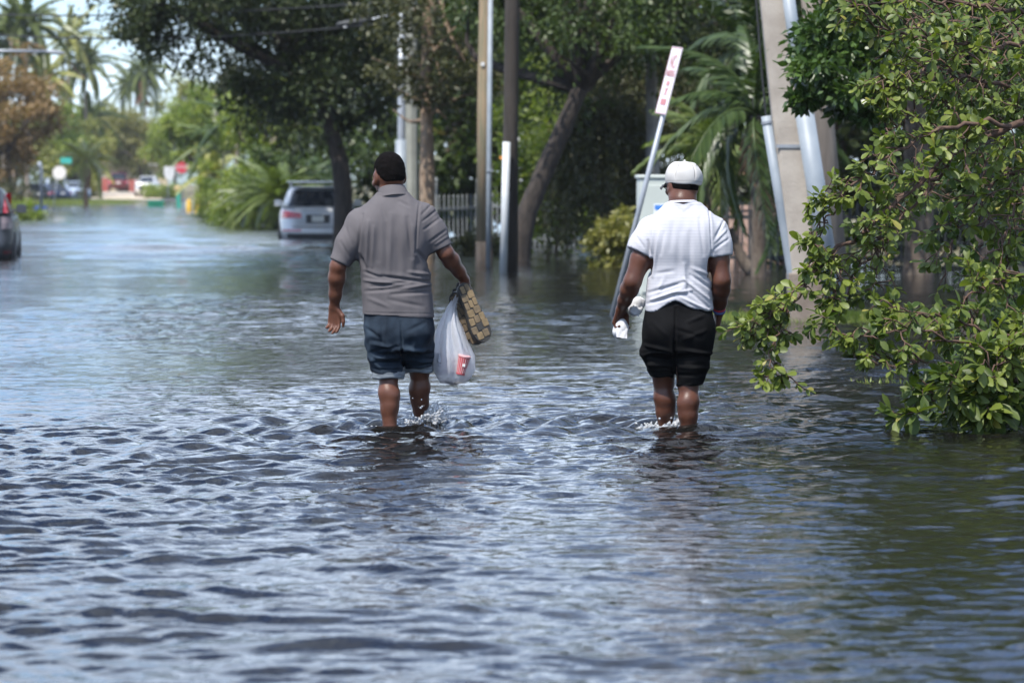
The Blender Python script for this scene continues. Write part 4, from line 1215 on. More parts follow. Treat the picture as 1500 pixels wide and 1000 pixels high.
    if rack:
        for sgn in (-1, 1):
            MB().tube(smooth_path([(sgn * hw * 0.70, 0.75, H - 0.03), (sgn * hw * 0.70, 0.95, H + 0.05), (sgn * hw * 0.70, L - 2.8, H + 0.05), (sgn * hw * 0.70, L - 2.6, H - 0.03)], 10), 0.018, 8).build("roof_rail", M_CHROME, root, smooth=True)
        for y in (1.05, 2.05):
            MB().box((0, y, H + 0.115), (W * 0.80, 0.09, 0.045)).build("cross_bar", M_CHROME, root, bevel=0.01)
            for sgn in (-1, 1):
                MB().box((sgn * hw * 0.70, y, H + 0.07), (0.06, 0.07, 0.09)).build("rack_foot", M_TRIM, root, bevel=0.008)
    if kind == "suv":
        MB().box((0, 0.48, H - 0.02), (W * 0.66, 0.20, 0.035)).build("roof_spoiler", body_m, root, bevel=0.012)
    return root

RZ = math.atan(0.094)
c = at(467, 350, 98)
car("silver_suv", "silver car with roof rack parked in the flood beside the dark tree trunk", (c.x, 97.5, -0.34), RZ * 0.5, 4.9, 1.98, 1.70, paint("silver_paint", (0.54, 0.55, 0.56)), "suv", "wide", True)
c = at(-47, 378, 72.5)
car("dark_grey_car", "dark grey car cut by the left edge with red lamp up its rear pillar", (c.x, 72.2, -0.30), RZ, 4.4, 1.80, 1.66, paint("graphite_paint", (0.05, 0.056, 0.066)), "suv", "pillar", False)
g = "cars parked at the far left bank"
c = at(92, 292, 290)
car("parked_car", "dark blue car parked behind the leaning round sign", (c.x, 290, 0.02), RZ + 0.35, 4.4, 1.8, 1.5, paint("navy_paint", (0.035, 0.05, 0.10)), "sedan", "corner", detail=False, group=g)
c = at(103, 290, 310)
car("parked_car", "silver blue car parked right of the dark blue car", (c.x, 308, 0.05), RZ + 3.4, 4.6, 1.85, 1.6, paint("silver_blue_paint", (0.32, 0.38, 0.46)), "suv", "corner", detail=False, group=g)
c = at(80, 290, 318)
car("parked_car", "pale pickup parked behind the dark blue car", (c.x, 316, 0.1), RZ + 3.3, 5.2, 1.9, 1.85, paint("pale_grey_paint", (0.5, 0.55, 0.6)), "pickup", "corner", detail=False, group=g)
c = at(58, 292, 282)
car("parked_car", "black car half hidden by the thick grey post", (c.x, 282, 0.02), RZ + 0.2, 4.4, 1.8, 1.45, paint("black_paint", (0.02, 0.022, 0.025)), "sedan", "corner", detail=False, group=g)
c = at(175, 280, 372)
car("red_pickup", "dark red pickup parked at the end of the sandy path", (c.x, 371, float(land_height(np.array(c.x), np.array(371.0))) + 0.03), RZ, 5.3, 1.95, 1.85, paint("red_paint", (0.10, 0.015, 0.02)), "pickup", "corner", detail=False)
c = at(223, 282, 345)
car("white_van", "white car parked beside the pale green shrub right of the sandy path", (c.x, 344, float(land_height(np.array(c.x), np.array(344.0))) + 0.03), RZ + 3.0, 4.6, 1.8, 1.75, paint("white_paint", (0.75, 0.75, 0.75)), "suv", "corner", detail=False)

# house and red fence at the far end
hb = at(178, 280, 386)
hz = float(land_height(np.array(hb.x), np.array(386.0)))
root = thing("bungalow", "low cream bungalow under the broad rounded tree at the street's end", "house", (hb.x, 386, hz), RZ)
MB().box((0, 3, 1.4), (9.5, 6, 2.8)).build("wall", mat("cream_stucco", (0.55, 0.45, 0.30), (0.62, 0.52, 0.36), rough=0.9, scale=2), root)
rf = MB().add([(-5.2, -0.5, 2.8), (5.2, -0.5, 2.8), (5.2, 6.5, 2.8), (-5.2, 6.5, 2.8), (-3, 3, 4.1), (3, 3, 4.1)], [(0, 1, 5, 4), (1, 2, 5), (2, 3, 4, 5), (3, 0, 4), (3, 2, 1, 0)]).build("roof", mat("brown_roof", (0.16, 0.10, 0.075), (0.22, 0.14, 0.11), rough=0.9), root)
MB().box((0, -0.52, 2.72), (10.4, 0.06, 0.18)).build("fascia", M_WHITE, rf)
for x in (-2.6, 2.4):
    w = MB().box((x, -0.02, 1.6), (1.5, 0.06, 1.0)).build("window", M_WHITE, root)
    for dx in (-0.36, 0.36):
        MB().box((x + dx, -0.055, 1.6), (0.62, 0.02, 0.84)).build("pane", M_GLASS, w)
d = MB().box((0.1, -0.02, 1.05), (0.95, 0.06, 2.1)).build("door", mat("dark_door", (0.10, 0.05, 0.035), rough=0.6), root)
MB().disc((0.48, -0.07, 1.0), (0, 1, 0), 0.04, 0.05, 10).build("handle", M_CHROME, d)
M_REDF = mat("red_boards", (0.30, 0.06, 0.05), (0.38, 0.10, 0.08), rough=0.8, scale=4)
a, c = at(146, 280, 379), at(162, 280, 379)
fence("red_fence", "red board fence left of the dark red pickup", (a.x, 379, 0), (c.x, 379, 0), 8, 1.35, 0.13, 0.03, M_REDF, None, round_top=False, z0=hz)
a, c = at(189, 280, 379), at(215, 280, 379)
fence("red_fence", "red board fence right of the dark red pickup", (a.x, 379, 0), (c.x, 379, 0), 12, 1.2, 0.13, 0.03, M_REDF, None, round_top=False, z0=hz)

# grass that stands out of the flood on the right verge
def grass(name, label, xs, yc, ysd, n, hgt, seed):
    rng = np.random.default_rng(seed)
    x = rng.uniform(xs[0], xs[1], n)
    y = yc + rng.normal(size=n) * ysd
    z = np.maximum(land_height(x, y), -0.06)
    C = np.stack([x, y, z], -1)
    D = unit(np.stack([rng.normal(size=n) * 0.45, rng.normal(size=n) * 0.45, np.ones(n)], -1))
    L = hgt * rng.uniform(0.5, 1.3, n)
    V, F = leaf_quads(C, D, unit(rng.normal(size=(n, 3))), L, np.full(n, 0.010))
    o = obj(name, mesh_np(name, V, [F], False, {"tint": np.repeat(rng.random(n), 4)}), LM_BRIGHT)
    tag(o, label, "grass", kind="stuff")
grass("grass", "strip of short green grass just above the flood by the concrete pole", (1.9, 8.5), 40.2, 0.65, 16000, 0.12, 201)
grass("grass", "sparse drowned grass showing below the hanging branch", (1.9, 3.6), 27.2, 0.4, 800, 0.06, 202)
grass("grass", "short verge grass along the far left bank by the parked cars", (-42, -27), 275, 6.0, 9000, 0.5, 203)
# ------------------------------------------------------------------ people: distance fields turned into one skin each
class Vox:
    def __init__(s, lo, hi, h):
        s.lo, s.h = np.array(lo, float), h
        s.n = np.ceil((np.array(hi) - s.lo) / h).astype(int) + 1
        s.F = np.full(s.n, 1.0, dtype=np.float32)
        s.ax = [s.lo[i] + np.arange(s.n[i]) * h for i in range(3)]
    def region(s, bmin, bmax, pad):
        sl = []
        for i in range(3):
            a = int(np.clip(math.floor((bmin[i] - pad - s.lo[i]) / s.h), 0, s.n[i] - 1))
            b = int(np.clip(math.ceil((bmax[i] + pad - s.lo[i]) / s.h) + 1, a + 1, s.n[i]))
            sl.append(slice(a, b))
        X = s.ax[0][sl[0]][:, None, None]; Y = s.ax[1][sl[1]][None, :, None]; Z = s.ax[2][sl[2]][None, None, :]
        return tuple(sl), X, Y, Z
    def put(s, sl, d, k):
        a = s.F[sl]
        if k <= 0:
            s.F[sl] = np.minimum(a, d)
        else:
            h = np.maximum(k - np.abs(a - d), 0) / k
            s.F[sl] = np.minimum(a, d) - h * h * k * 0.25
    def cap(s, a, b, ra, rb, k=0.02, sub=False):
        a, b = np.array(a, float), np.array(b, float)
        r = max(ra, rb)
        sl, X, Y, Z = s.region(np.minimum(a, b) - r, np.maximum(a, b) + r, k + 3 * s.h)
        d = b - a
        q = max(d @ d, 1e-9)
        t = np.clip(((X - a[0]) * d[0] + (Y - a[1]) * d[1] + (Z - a[2]) * d[2]) / q, 0, 1)
        dist = np.sqrt((X - a[0] - t * d[0]) ** 2 + (Y - a[1] - t * d[1]) ** 2 + (Z - a[2] - t * d[2]) ** 2) - (ra + (rb - ra) * t)
        if sub: s.F[sl] = np.maximum(s.F[sl], -dist)
        else: s.put(sl, dist.astype(np.float32), k)
    def chain(s, P, R, k=0.02):
        for i in range(len(P) - 1):
            s.cap(P[i], P[i + 1], R[i], R[i + 1], k)
    def ell(s, c, r, k=0.02, frame=None, sub=False):
        c, r = np.array(c, float), np.array(r, float)
        m = r.max()
        sl, X, Y, Z = s.region(c - m, c + m, k + 3 * s.h)
        x, y, z = X - c[0], Y - c[1], Z - c[2]
        if frame is not None:
            x, y, z = (frame[0][i] * x + frame[1][i] * y + frame[2][i] * z for i in range(3))
        d = (np.sqrt((x / r[0]) ** 2 + (y / r[1]) ** 2 + (z / r[2]) ** 2) - 1) * r.min() * 1.0
        if sub: s.F[sl] = np.maximum(s.F[sl], -d)
        else: s.put(sl, d.astype(np.float32), k)
    def stack(s, S, k=0.02, e=2.3):
        """S rows: z, cx, cy, half width, half depth, rising in z."""
        S = np.array(sorted(S), float)
        am = S[:, 3].max()
        sl, X, Y, Z = s.region((S[:, 1].min() - am, S[:, 2].min() - am, S[0, 0]), (S[:, 1].max() + am, S[:, 2].max() + am, S[-1, 0]), k + 3 * s.h)
        z = Z.ravel()
        zf = np.linspace(S[0, 0], S[-1, 0], 80)
        def sm(col):
            v = np.interp(zf, S[:, 0], S[:, col])
            ker = np.array([1, 2, 3, 4, 3, 2, 1.0]); ker /= ker.sum()
            v2 = np.convolve(np.pad(v, 3, mode='edge'), ker, 'valid')
            return np.interp(z, zf, v2)[None, None, :]
        cx, cy, a, b = sm(1), sm(2), sm(3), sm(4)
        m = (np.abs((X - cx) / a) ** e + np.abs((Y - cy) / b) ** e) ** (1 / e)
        dxy = (m - 1) * np.minimum(a, b)
        dz = np.maximum(S[0, 0] - Z, Z - S[-1, 0])
        d = np.sqrt(np.maximum(dxy, 0) ** 2 + np.maximum(dz, 0) ** 2) + np.minimum(np.maximum(dxy, dz), 0)
        s.put(sl, d.astype(np.float32), k)
    def cut(s, fn):
        X = s.ax[0][:, None, None]; Y = s.ax[1][None, :, None]; Z = s.ax[2][None, None, :]
        s.F = np.maximum(s.F, fn(X, Y, Z)).astype(np.float32)
    def mesh(s):
        F, h = s.F, s.h
        ins = F < 0
        nx, ny, nz = F.shape
        c = np.zeros((nx - 1, ny - 1, nz - 1), dtype=np.int8)
        for dx in (0, 1):
            for dy in (0, 1):
                for dz in (0, 1):
                    c += ins[dx:nx - 1 + dx, dy:ny - 1 + dy, dz:nz - 1 + dz]
        act = (c > 0) & (c < 8)
        I, J, K = np.nonzero(act)
        idx = np.full(act.shape, -1, dtype=np.int64)
        idx[I, J, K] = np.arange(len(I))
        acc = np.zeros((len(I), 3)); cnt = np.zeros(len(I))
        corners = [(x, y, z) for x in (0, 1) for y in (0, 1) for z in (0, 1)]
        val = {q: F[I + q[0], J + q[1], K + q[2]].astype(float) for q in corners}
        for q in corners:
            for ax_ in range(3):
                if q[ax_] == 0:
                    p = list(q); p[ax_] = 1; p = tuple(p)
                    a, b = val[q], val[p]
                    m = (a < 0) != (b < 0)
                    t = np.where(m, a / np.where(np.abs(a - b) < 1e-12, 1, a - b), 0)
                    for d_ in range(3):
                        acc[:, d_] += np.where(m, q[d_] + (t if d_ == ax_ else 0), 0)
                    cnt += m
        P = s.lo + (np.stack([I, J, K], -1) + acc / cnt[:, None]) * h
        faces = []
        for ax_ in range(3):
            sl0 = [slice(None)] * 3; sl1 = [slice(None)] * 3
            sl0[ax_] = slice(0, -1); sl1[ax_] = slice(1, None)
            A, B = ins[tuple(sl0)], ins[tuple(sl1)]
            E = np.nonzero(A != B)
            E = [e.copy() for e in E]
            u, v = [(1, 2), (2, 0), (0, 1)][ax_]
            lim = [nx, ny, nz]
            ok = (E[u] > 0) & (E[v] > 0) & (E[u] < lim[u] - 1) & (E[v] < lim[v] - 1)
            E = [e[ok] for e in E]
            flip = A[E[0], E[1], E[2]]
            def cell(du, dv):
                q = [e.copy() for e in E]
                q[u] = q[u] - 1 + du; q[v] = q[v] - 1 + dv
                return idx[q[0], q[1], q[2]]
            f = np.stack([cell(0, 0), cell(1, 0), cell(1, 1), cell(0, 1)], -1)
            f[~flip] = f[~flip][:, ::-1]
            faces.append(f)
        Fq = np.concatenate(faces)
        return P, Fq[(Fq >= 0).all(1)]

def vert_normals(P, F):
    a, b, c, d = (P[F[:, i]] for i in range(4))
    n = np.cross(c - a, d - b)
    N = np.zeros_like(P)
    for i in range(4):
        np.add.at(N, F[:, i], n)
    return unit(N)

def relax(P, F, it=2, lam=0.5):
    for _ in range(it):
        S = np.zeros_like(P); n = np.zeros(len(P))
        for i in range(4):
            for j in (1, 3):
                np.add.at(S, F[:, i], P[F[:, (i + j) % 4]])
                np.add.at(n, F[:, i], 1)
        P = P + lam * (S / np.maximum(n, 1)[:, None] - P)
    return P

def hand(vx, wrist, d, n, s, curl, L=1.0, thumb=0.5, spread=0.10):
    """d: towards the fingers, n: out of the palm, s: towards the thumb side."""
    wrist, d, n, s = (np.array(q, float) for q in (wrist, d, n, s))
    d /= np.linalg.norm(d); s = s - d * (s @ d); s /= np.linalg.norm(s); n = np.cross(d, s) * (1 if np.cross(d, s) @ n > 0 else -1)
    lens = [0.074, 0.083, 0.077, 0.060]
    for i, ln in enumerate(lens):
        o = (1.5 - i) * 0.0215 * L
        kn = wrist + d * (0.092 - 0.004 * abs(i - 1)) * L + s * o
        vx.cap(wrist + s * o * 0.55 + d * 0.008, kn, 0.0165 * L, 0.0125 * L, 0.016)
        p, ang = kn, 0.0
        sp = (1.5 - i) * spread
        c_ = curl * (1 + 0.08 * i)
        for j, q in enumerate((0.46, 0.30, 0.24)):
            ang += c_ * (0.8, 1.1, 0.7)[j]
            dr = (d * math.cos(ang) + n * math.sin(ang)) + s * sp
            dr /= np.linalg.norm(dr)
            e = p + dr * ln * q * L
            vx.cap(p, e, (0.0098, 0.0092, 0.0084)[j] * L, (0.0092, 0.0084, 0.0074)[j] * L, 0.006)
            p = e
    t0 = wrist + d * 0.022 * L + s * 0.026 * L
    t1 = t0 + (d * 0.75 + s * 0.75 * (1 - 0.5 * thumb) + n * 0.35 * thumb) * 0.042 * L
    t2 = t1 + (d * 0.95 + s * (0.25 - 0.3 * thumb) + n * 0.5 * thumb) * 0.034 * L
    t3 = t2 + (d * 0.95 + s * (0.0 - 0.3 * thumb) + n * 0.5 * thumb) * 0.026 * L
    vx.chain([wrist + d * 0.012, t0, t1, t2, t3], [0.017 * L, 0.0155 * L, 0.0128 * L, 0.0105 * L, 0.0085 * L], 0.008)

def head_frame(yaw, pitch=0.0, roll=0.0):
    R = Matrix.Rotation(yaw, 3, 'Z') @ Matrix.Rotation(roll, 3, 'Y') @ Matrix.Rotation(pitch, 3, 'X')
    return np.array(R)

def build_head(vx, c, R, sc=1.0):
    w = lambda *q: np.array(c) + R @ (np.array(q) * sc)
    E = lambda q, r, k, sub=False: vx.ell(w(*q), np.array(r) * sc, k, R, sub)
    E((0, -0.015, 0.030), (0.077, 0.096, 0.088), 0.02)
    E((0, -0.040, -0.015), (0.066, 0.060, 0.060), 0.03)
    E((0, 0.028, -0.030), (0.063, 0.075, 0.085), 0.03)
    E((0, 0.058, -0.088), (0.034, 0.036, 0.028), 0.035)
    E((0, 0.084, 0.020), (0.050, 0.022, 0.014), 0.02)
    for sg in (-1, 1):
        E((sg * 0.032, 0.108, 0.000), (0.016, 0.014, 0.011), 0.0, True)
        E((sg * 0.045, 0.075, -0.030), (0.022, 0.024, 0.020), 0.02)
        E((sg * 0.079, -0.008, -0.012), (0.0125, 0.026, 0.034), 0.008)
        E((sg * 0.093, -0.002, -0.008), (0.010, 0.014, 0.018), 0.0, True)
        vx.cap(w(sg * 0.072, 0.004, -0.040), w(sg * 0.078, 0.002, -0.034), 0.010 * sc, 0.010 * sc, 0.008)
    vx.cap(w(0, 0.098, 0.010), w(0, 0.116, -0.030), 0.009 * sc, 0.015 * sc, 0.012)
    for sg in (-1, 1):
        E((sg * 0.014, 0.104, -0.034), (0.010, 0.011, 0.009), 0.008)
    E((0, 0.098, -0.058), (0.025, 0.012, 0.0075), 0.006)
    E((0, 0.096, -0.071), (0.022, 0.012, 0.008), 0.006)

def skin_mat(name, c1, c2):
    m = mat(name, c1, c2, rough=0.40, scale=11, detail=6, bump=0.25, bscale=130, spec=0.34, bdist=0.004)
    m.node_tree.nodes["Principled BSDF"].inputs['Subsurface Weight'].default_value = 0.06
    m.node_tree.nodes["Principled BSDF"].inputs['Subsurface Radius'].default_value = (0.01, 0.004, 0.002)
    return m

def seg_dist(x, z, a, b):
    ax, az, bx, bz = a[0], a[1], b[0], b[1]
    dx, dz = bx - ax, bz - az
    q = max(dx * dx + dz * dz, 1e-9)
    t = np.clip(((x - ax) * dx + (z - az) * dz) / q, 0, 1)
    return np.hypot(x - ax - t * dx, z - az - t * dz), t

def apply_folds(P, N, folds, M, back=True):
    """folds: (u0, v0, u1, v1, width px, height mm) as seen on the back of the cloth; a negative height is a crease."""
    D = np.zeros(len(P))
    for (u0, v0, u1, v1, w, hmm) in folds:
        a, b = M(u0, v0), M(u1, v1)
        d, t = seg_dist(P[:, 0], P[:, 2], (a[0], a[2]), (b[0], b[2]))
        w_ = w * 22.05 / FPX
        g = np.exp(-(d / w_) ** 2) - 0.45 * np.exp(-(d / (w_ * 2.1)) ** 2)
        D += 2.3 * hmm * 0.001 * g * np.sin(math.pi * np.clip(t * 0.86 + 0.07, 0, 1)) ** 0.6
    return P + N * D[:, None]

def ripple(P, N, amp, sx, sy, sz, seed, zlo=-9, zhi=9):
    rng = np.random.default_rng(seed)
    D = np.zeros(len(P))
    for _ in range(14):
        k = rng.normal(size=3) * np.array([sx, sy, sz])
        D += np.sin(P @ k + rng.uniform(0, 6.28) + 1.2 * np.sin(P @ (k[[2, 0, 1]] * 0.4)))
    w = sstep(zlo, zlo + 0.05, P[:, 2]) * (1 - sstep(zhi - 0.05, zhi, P[:, 2]))
    return P + N * (amp * D / 3.7 * w)[:, None]

def cloth_obj(name, vx, m, parent, folds=(), M=None, rip=None, relaxes=1):
    P, F = vx.mesh()
    P = relax(P, F, relaxes)
    N = vert_normals(P, F)
    if folds:
        P = apply_folds(P, N, folds, M)
    if rip:
        for r in rip:
            P = ripple(P, N, *r)
    return obj(name, mesh_np(name, P, [F], True), m, parent)

def small_sphere(name, c, r, m, parent, n=12):
    mb = MB()
    rings = []
    for i in range(1, 8):
        a = math.pi * i / 8
        rings.append([Vector((c[0] + r * math.sin(a) * math.cos(2 * math.pi * k / n), c[1] + r * math.sin(a) * math.sin(2 * math.pi * k / n), c[2] - r * math.cos(a))) for k in range(n)])
    mb.loft(rings)
    return mb.build(name, m, parent, smooth=True)

M_EYE = mat("eye_white", (0.6, 0.58, 0.55), rough=0.2)
M_HAIR = mat("black_cropped_hair", (0.0035, 0.003, 0.003), (0.006, 0.005, 0.005), rough=1.0, scale=60, bump=0.6, bscale=320, bdist=0.004, spec=0.05)
def fabric(name, c1, c2, weave=500, **kw):
    return mat(name, c1, c2, rough=0.9, scale=kw.pop('scale', 14), bump=kw.pop('bump', 0.25), bscale=weave, bdist=0.002, spec=0.15, **kw)

KP = 22.05 / FPX

# ================================================================== man in the grey polo shirt
U1, V1 = 590.0, 628.0
def M1(u, v, y=0.0): return np.array([(u - U1) * KP, y, (V1 - v) * KP])
man1 = thing("person", "barefoot person in a grey polo shirt and rolled denim shorts, wading away", "person", ((U1 - 750) * KP, 22.05, 0.0), group="people wading up the street")
SK1 = skin_mat("deep_brown_skin", (0.080, 0.031, 0.018), (0.115, 0.047, 0.028))
vx = Vox((-0.52, -0.30, -0.30), (0.46, 0.50, 1.68), 0.005)
hc, hR = M1(569.5, 255.5, 0.03), head_frame(math.radians(24), math.radians(-6), math.radians(-3))
build_head(vx, hc, hR, 1.10)
vx.chain([hc + hR @ np.array([0, -0.022, -0.055]), M1(573, 283, -0.005), M1(575, 300, -0.02)], [0.056, 0.060, 0.075], 0.03)
# trunk under the clothes
vx.stack([(0.50, -0.02, 0.0, 0.165, 0.105), (0.62, -0.025, 0.0, 0.175, 0.115), (0.75, -0.03, 0.01, 0.165, 0.11), (0.95, -0.045, 0.0, 0.17, 0.115), (1.12, -0.062, -0.01, 0.185, 0.115), (1.22, -0.060, -0.015, 0.15, 0.09), (1.31, -0.058, -0.01, 0.09, 0.065)], 0.03)
shL, shR = M1(525, 324, 0), M1(621, 314, 0)
elL, wrL = M1(495.5, 388, -0.03), M1(489, 447, 0.05)
elR, wrR = M1(653, 369, -0.01), M1(680, 408, 0.14)
for sh, el, wr in ((shL, elL, wrL), (shR, elR, wrR)):
    vx.chain([np.array([-0.06, -0.01, 1.18]) * 0.4 + sh * 0.6, sh], [0.060, 0.052], 0.04)
    vx.chain([sh, sh * 0.45 + el * 0.55, el], [0.052, 0.053, 0.045], 0.03)
    f = lambda t: el * (1 - t) + wr * t
    vx.chain([el, f(0.28), f(0.7), wr], [0.045, 0.0485, 0.036, 0.0285], 0.02)
hand(vx, wrL, (0.02, 0.10, -1.0), (0.45, -0.35, 0), (0.8, -0.45, 0.0), 0.42, 1.0, thumb=0.15, spread=0.02)
hand(vx, wrR, (0.10, 0.40, -0.9), (-0.6, -0.6, -0.2), (-0.55, -0.8, 0.0), 1.05, 1.04, thumb=0.9, spread=0.03)
hipL, hipR = M1(563, 482, 0), M1(607, 482, 0.0)
knL, knR = M1(569, 545, 0.02), M1(613, 541, 0.16)
anL, anR = M1(571.5, 655, -0.03), M1(615, 645, 0.29)
for hp, kn, an, sgn in ((hipL, knL, anL, -1), (hipR, knR, anR, 1)):
    vx.chain([hp, hp * 0.5 + kn * 0.5, kn], [0.095, 0.082, 0.060], 0.03)
    g = lambda t, dx=0, dy=0: kn * (1 - t) + an * t + np.array([dx, dy, 0])
    vx.chain([kn, g(0.25, sgn * 0.004, -0.016), g(0.48, 0, -0.010), g(0.75), an], [0.053, 0.056, 0.048, 0.038, 0.035], 0.02)
    vx.cap(g(0.3, -sgn * 0.014, -0.026), g(0.4, -sgn * 0.010, -0.020), 0.047, 0.043, 0.03)
    vx.chain([an + np.array([0, -0.035, -0.035]), an + np.array([0, 0.06, -0.05]), an + np.array([sgn * 0.015, 0.17, -0.07])], [0.034, 0.036, 0.026], 0.03)
P, F = vx.mesh()
body1 = obj("body", mesh_np("body", relax(P, F, 1), [F], True), SK1, man1)
for sg in (-1, 1):
    c = hc + hR @ (np.array([sg * 0.032, 0.094, 0.0]) * 1.10)
    e = small_sphere("eye", c, 0.0115, M_EYE, man1)
    small_sphere("iris", hc + hR @ (np.array([sg * 0.032, 0.1045, 0.0]) * 1.10), 0.005, M_HAIR, e, 8)
# cropped hair
vx = Vox(hc - 0.16, hc + 0.18, 0.004)
w = lambda *q: hc + hR @ (np.array(q) * 1.10)
vx.ell(w(0, -0.017, 0.034), np.array((0.0780, 0.0972, 0.0892)) * 1.10, 0, hR)
vx.ell(w(0, -0.045, -0.012), np.array((0.0668, 0.0609, 0.0606)) * 1.10, 0.03, hR)
lo = [hR.T @ hc][0]
def hair_cut(X, Y, Z):
    x, y, z = X - hc[0], Y - hc[1], Z - hc[2]
    lx = hR[0][0] * x + hR[1][0] * y + hR[2][0] * z
    ly = hR[0][1] * x + hR[1][1] * y + hR[2][1] * z
    lz = hR[0][2] * x + hR[1][2] * y + hR[2][2] * z
    line = np.where(ly > 0.045, 0.058, np.where(ly > 0.0, 0.016, -0.044 + 0.30 * np.maximum(np.abs(lx) - 0.02, 0)))       # hairline: forehead, temple, nape
    return np.maximum(line - lz + 0.006 * np.sin(ly * 90), ly - 0.084)
vx.cut(hair_cut)
P, F = vx.mesh()
P = relax(P, F, 2)
P = ripple(P, vert_normals(P, F), 0.0012, 120, 120, 120, 3)
obj("hair", mesh_np("hair", P, [F], True), M_HAIR, man1)
# polo shirt
GREY1 = fabric("grey_jersey", (0.090, 0.083, 0.088), (0.103, 0.095, 0.100), scale=5)
vx = Vox((-0.55, -0.26, 0.60), (0.40, 0.26, 1.45), 0.006)
tor1 = [(0.55, -0.028, 0.0, 0.207, 0.150), (0.66, -0.028, 0.0, 0.206, 0.148), (0.72, -0.029, 0.0, 0.203, 0.146), (0.84, -0.036, 0.0, 0.198, 0.140), (0.93, -0.043, 0.0, 0.203, 0.142), (1.05, -0.056, -0.004, 0.208, 0.146), (1.14, -0.062, -0.010, 0.210, 0.140), (1.20, -0.060, -0.014, 0.204, 0.126), (1.25, -0.056, -0.014, 0.186, 0.108), (1.30, -0.054, -0.014, 0.150, 0.092), (1.335, -0.056, -0.012, 0.118, 0.080), (1.365, -0.058, -0.01, 0.085, 0.070)]
vx.stack(tor1, 0.02, 2.4)
vx.ell((-0.155, -0.085, 1.14), (0.09, 0.06, 0.12), 0.06)
vx.ell((0.035, -0.085, 1.15), (0.09, 0.06, 0.12), 0.06)
hemL, hemR = M1(497.5, 383.5, -0.028), M1(646.5, 363, -0.006)
for sh, he, q in ((shL, hemL, 1.0), (shR, hemR, 1.06)):
    d = (he - sh) / np.linalg.norm(he - sh)
    vx.chain([np.array([-0.06, -0.01, 1.20]) * 0.35 + sh * 0.65, sh + np.array([0, 0, -0.004]), (sh + he) / 2, he + d * 0.06], [0.075, 0.064, 0.067 * q, 0.062 * q], 0.05)
def sleeve_cut(X, Y, Z, he, sh, side):
    d = (he - sh) / np.linalg.norm(he - sh)
    pl = (X - he[0]) * d[0] + (Y - he[1]) * d[1] + (Z - he[2]) * d[2]
    near = np.sqrt((X - he[0]) ** 2 + (Y - he[1]) ** 2 + (Z - he[2]) ** 2) - 0.15
    lat = side * (X - he[0]) + 0.078                     # only out on the sleeve, never on the trunk
    return np.minimum(pl, np.minimum(-near, 1.0)) if False else np.where((near < 0) & (lat > 0), pl, -1.0)
vx.cut(lambda X, Y, Z: sleeve_cut(X, Y, Z, hemL, shL, -1))
vx.cut(lambda X, Y, Z: sleeve_cut(X, Y, Z, hemR, shR, 1))
hem1 = lambda X, Y: (V1 - 461.0) * KP + 0.022 * np.clip((X + 0.03) / 0.2, -1, 1) * -0.5 + 0.0 * Y
vx.cut(lambda X, Y, Z: hem1(X, Y) - Z)
inner = vx.F + 0.012
vx.cut(lambda X, Y, Z: -np.maximum(inner, Z - (hem1(X, Y) + 0.035)))
folds1 = [(541, 322, 537, 392, 3, 5), (549, 330, 546, 388, 2.6, 4), (556, 318, 556, 378, 4, -3.5), (574, 312, 571, 402, 4, 5), (583, 318, 586, 395, 5, -4), (598, 318, 605, 374, 3.5, -6), (606, 330, 606, 392, 4, 4.5),
          (615, 296, 609, 368, 1.6, -5), (532, 312, 524, 372, 2.2, -6), (527, 372, 536, 392, 3, -5), (612, 366, 628, 384, 3, -5),
          (619, 312, 634, 296, 1.8, -4), (620, 322, 642, 304, 1.8, -4.5), (622, 334, 644, 318, 2.0, -4), (630, 352, 652, 336, 2.0, -4), (638, 356, 656, 344, 1.6, 3), (500, 352, 512, 374, 2.4, -3.5), (508, 332, 516, 356, 2.6, -3),
          (534, 408, 590, 414, 2.6, 7), (560, 402, 630, 411, 2.6, -7), (545, 417, 600, 410, 2.4, -6), (590, 420, 632, 414, 2.6, 6.5), (536, 424, 582, 420, 2.6, -5), (575, 428, 632, 425, 2.4, -5), (534, 396, 560, 404, 2.4, -5), (600, 396, 630, 400, 2.6, 6), (570, 436, 620, 446, 3, -3), (540, 434, 570, 446, 3, 3),
          (532, 455, 634, 457, 1.2, -2.2), (560, 300, 566, 318, 3, -3), (585, 292, 600, 300, 2.4, -3)]
sh1 = cloth_obj("polo_shirt", vx, GREY1, man1, folds1, M1, [(0.0030, 26, 20, 16, 5), (0.0012, 60, 30, 20, 17)])
# collar: a stand and a turned-down fall, leaning with the neck
def collar_ring(c, R, a, b, n=40): return [Vector(c + R @ np.array([a * math.cos(2 * math.pi * k / n), b * math.sin(2 * math.pi * k / n), 0.0])) for k in range(n)]
Rc = head_frame(0, math.radians(-14), math.radians(-7))
cc = M1(575.5, 283, -0.012)
rings = [collar_ring(cc + Rc @ np.array([0, 0, z]), Rc, a, b) for z, a, b in ((-0.022, 0.098, 0.088), (0.006, 0.088, 0.080), (0.036, 0.076, 0.074), (0.043, 0.071, 0.070), (0.036, 0.067, 0.066), (-0.02, 0.074, 0.070))]
MB().loft(rings, cap=False).build("collar", GREY1, sh1, smooth=True)
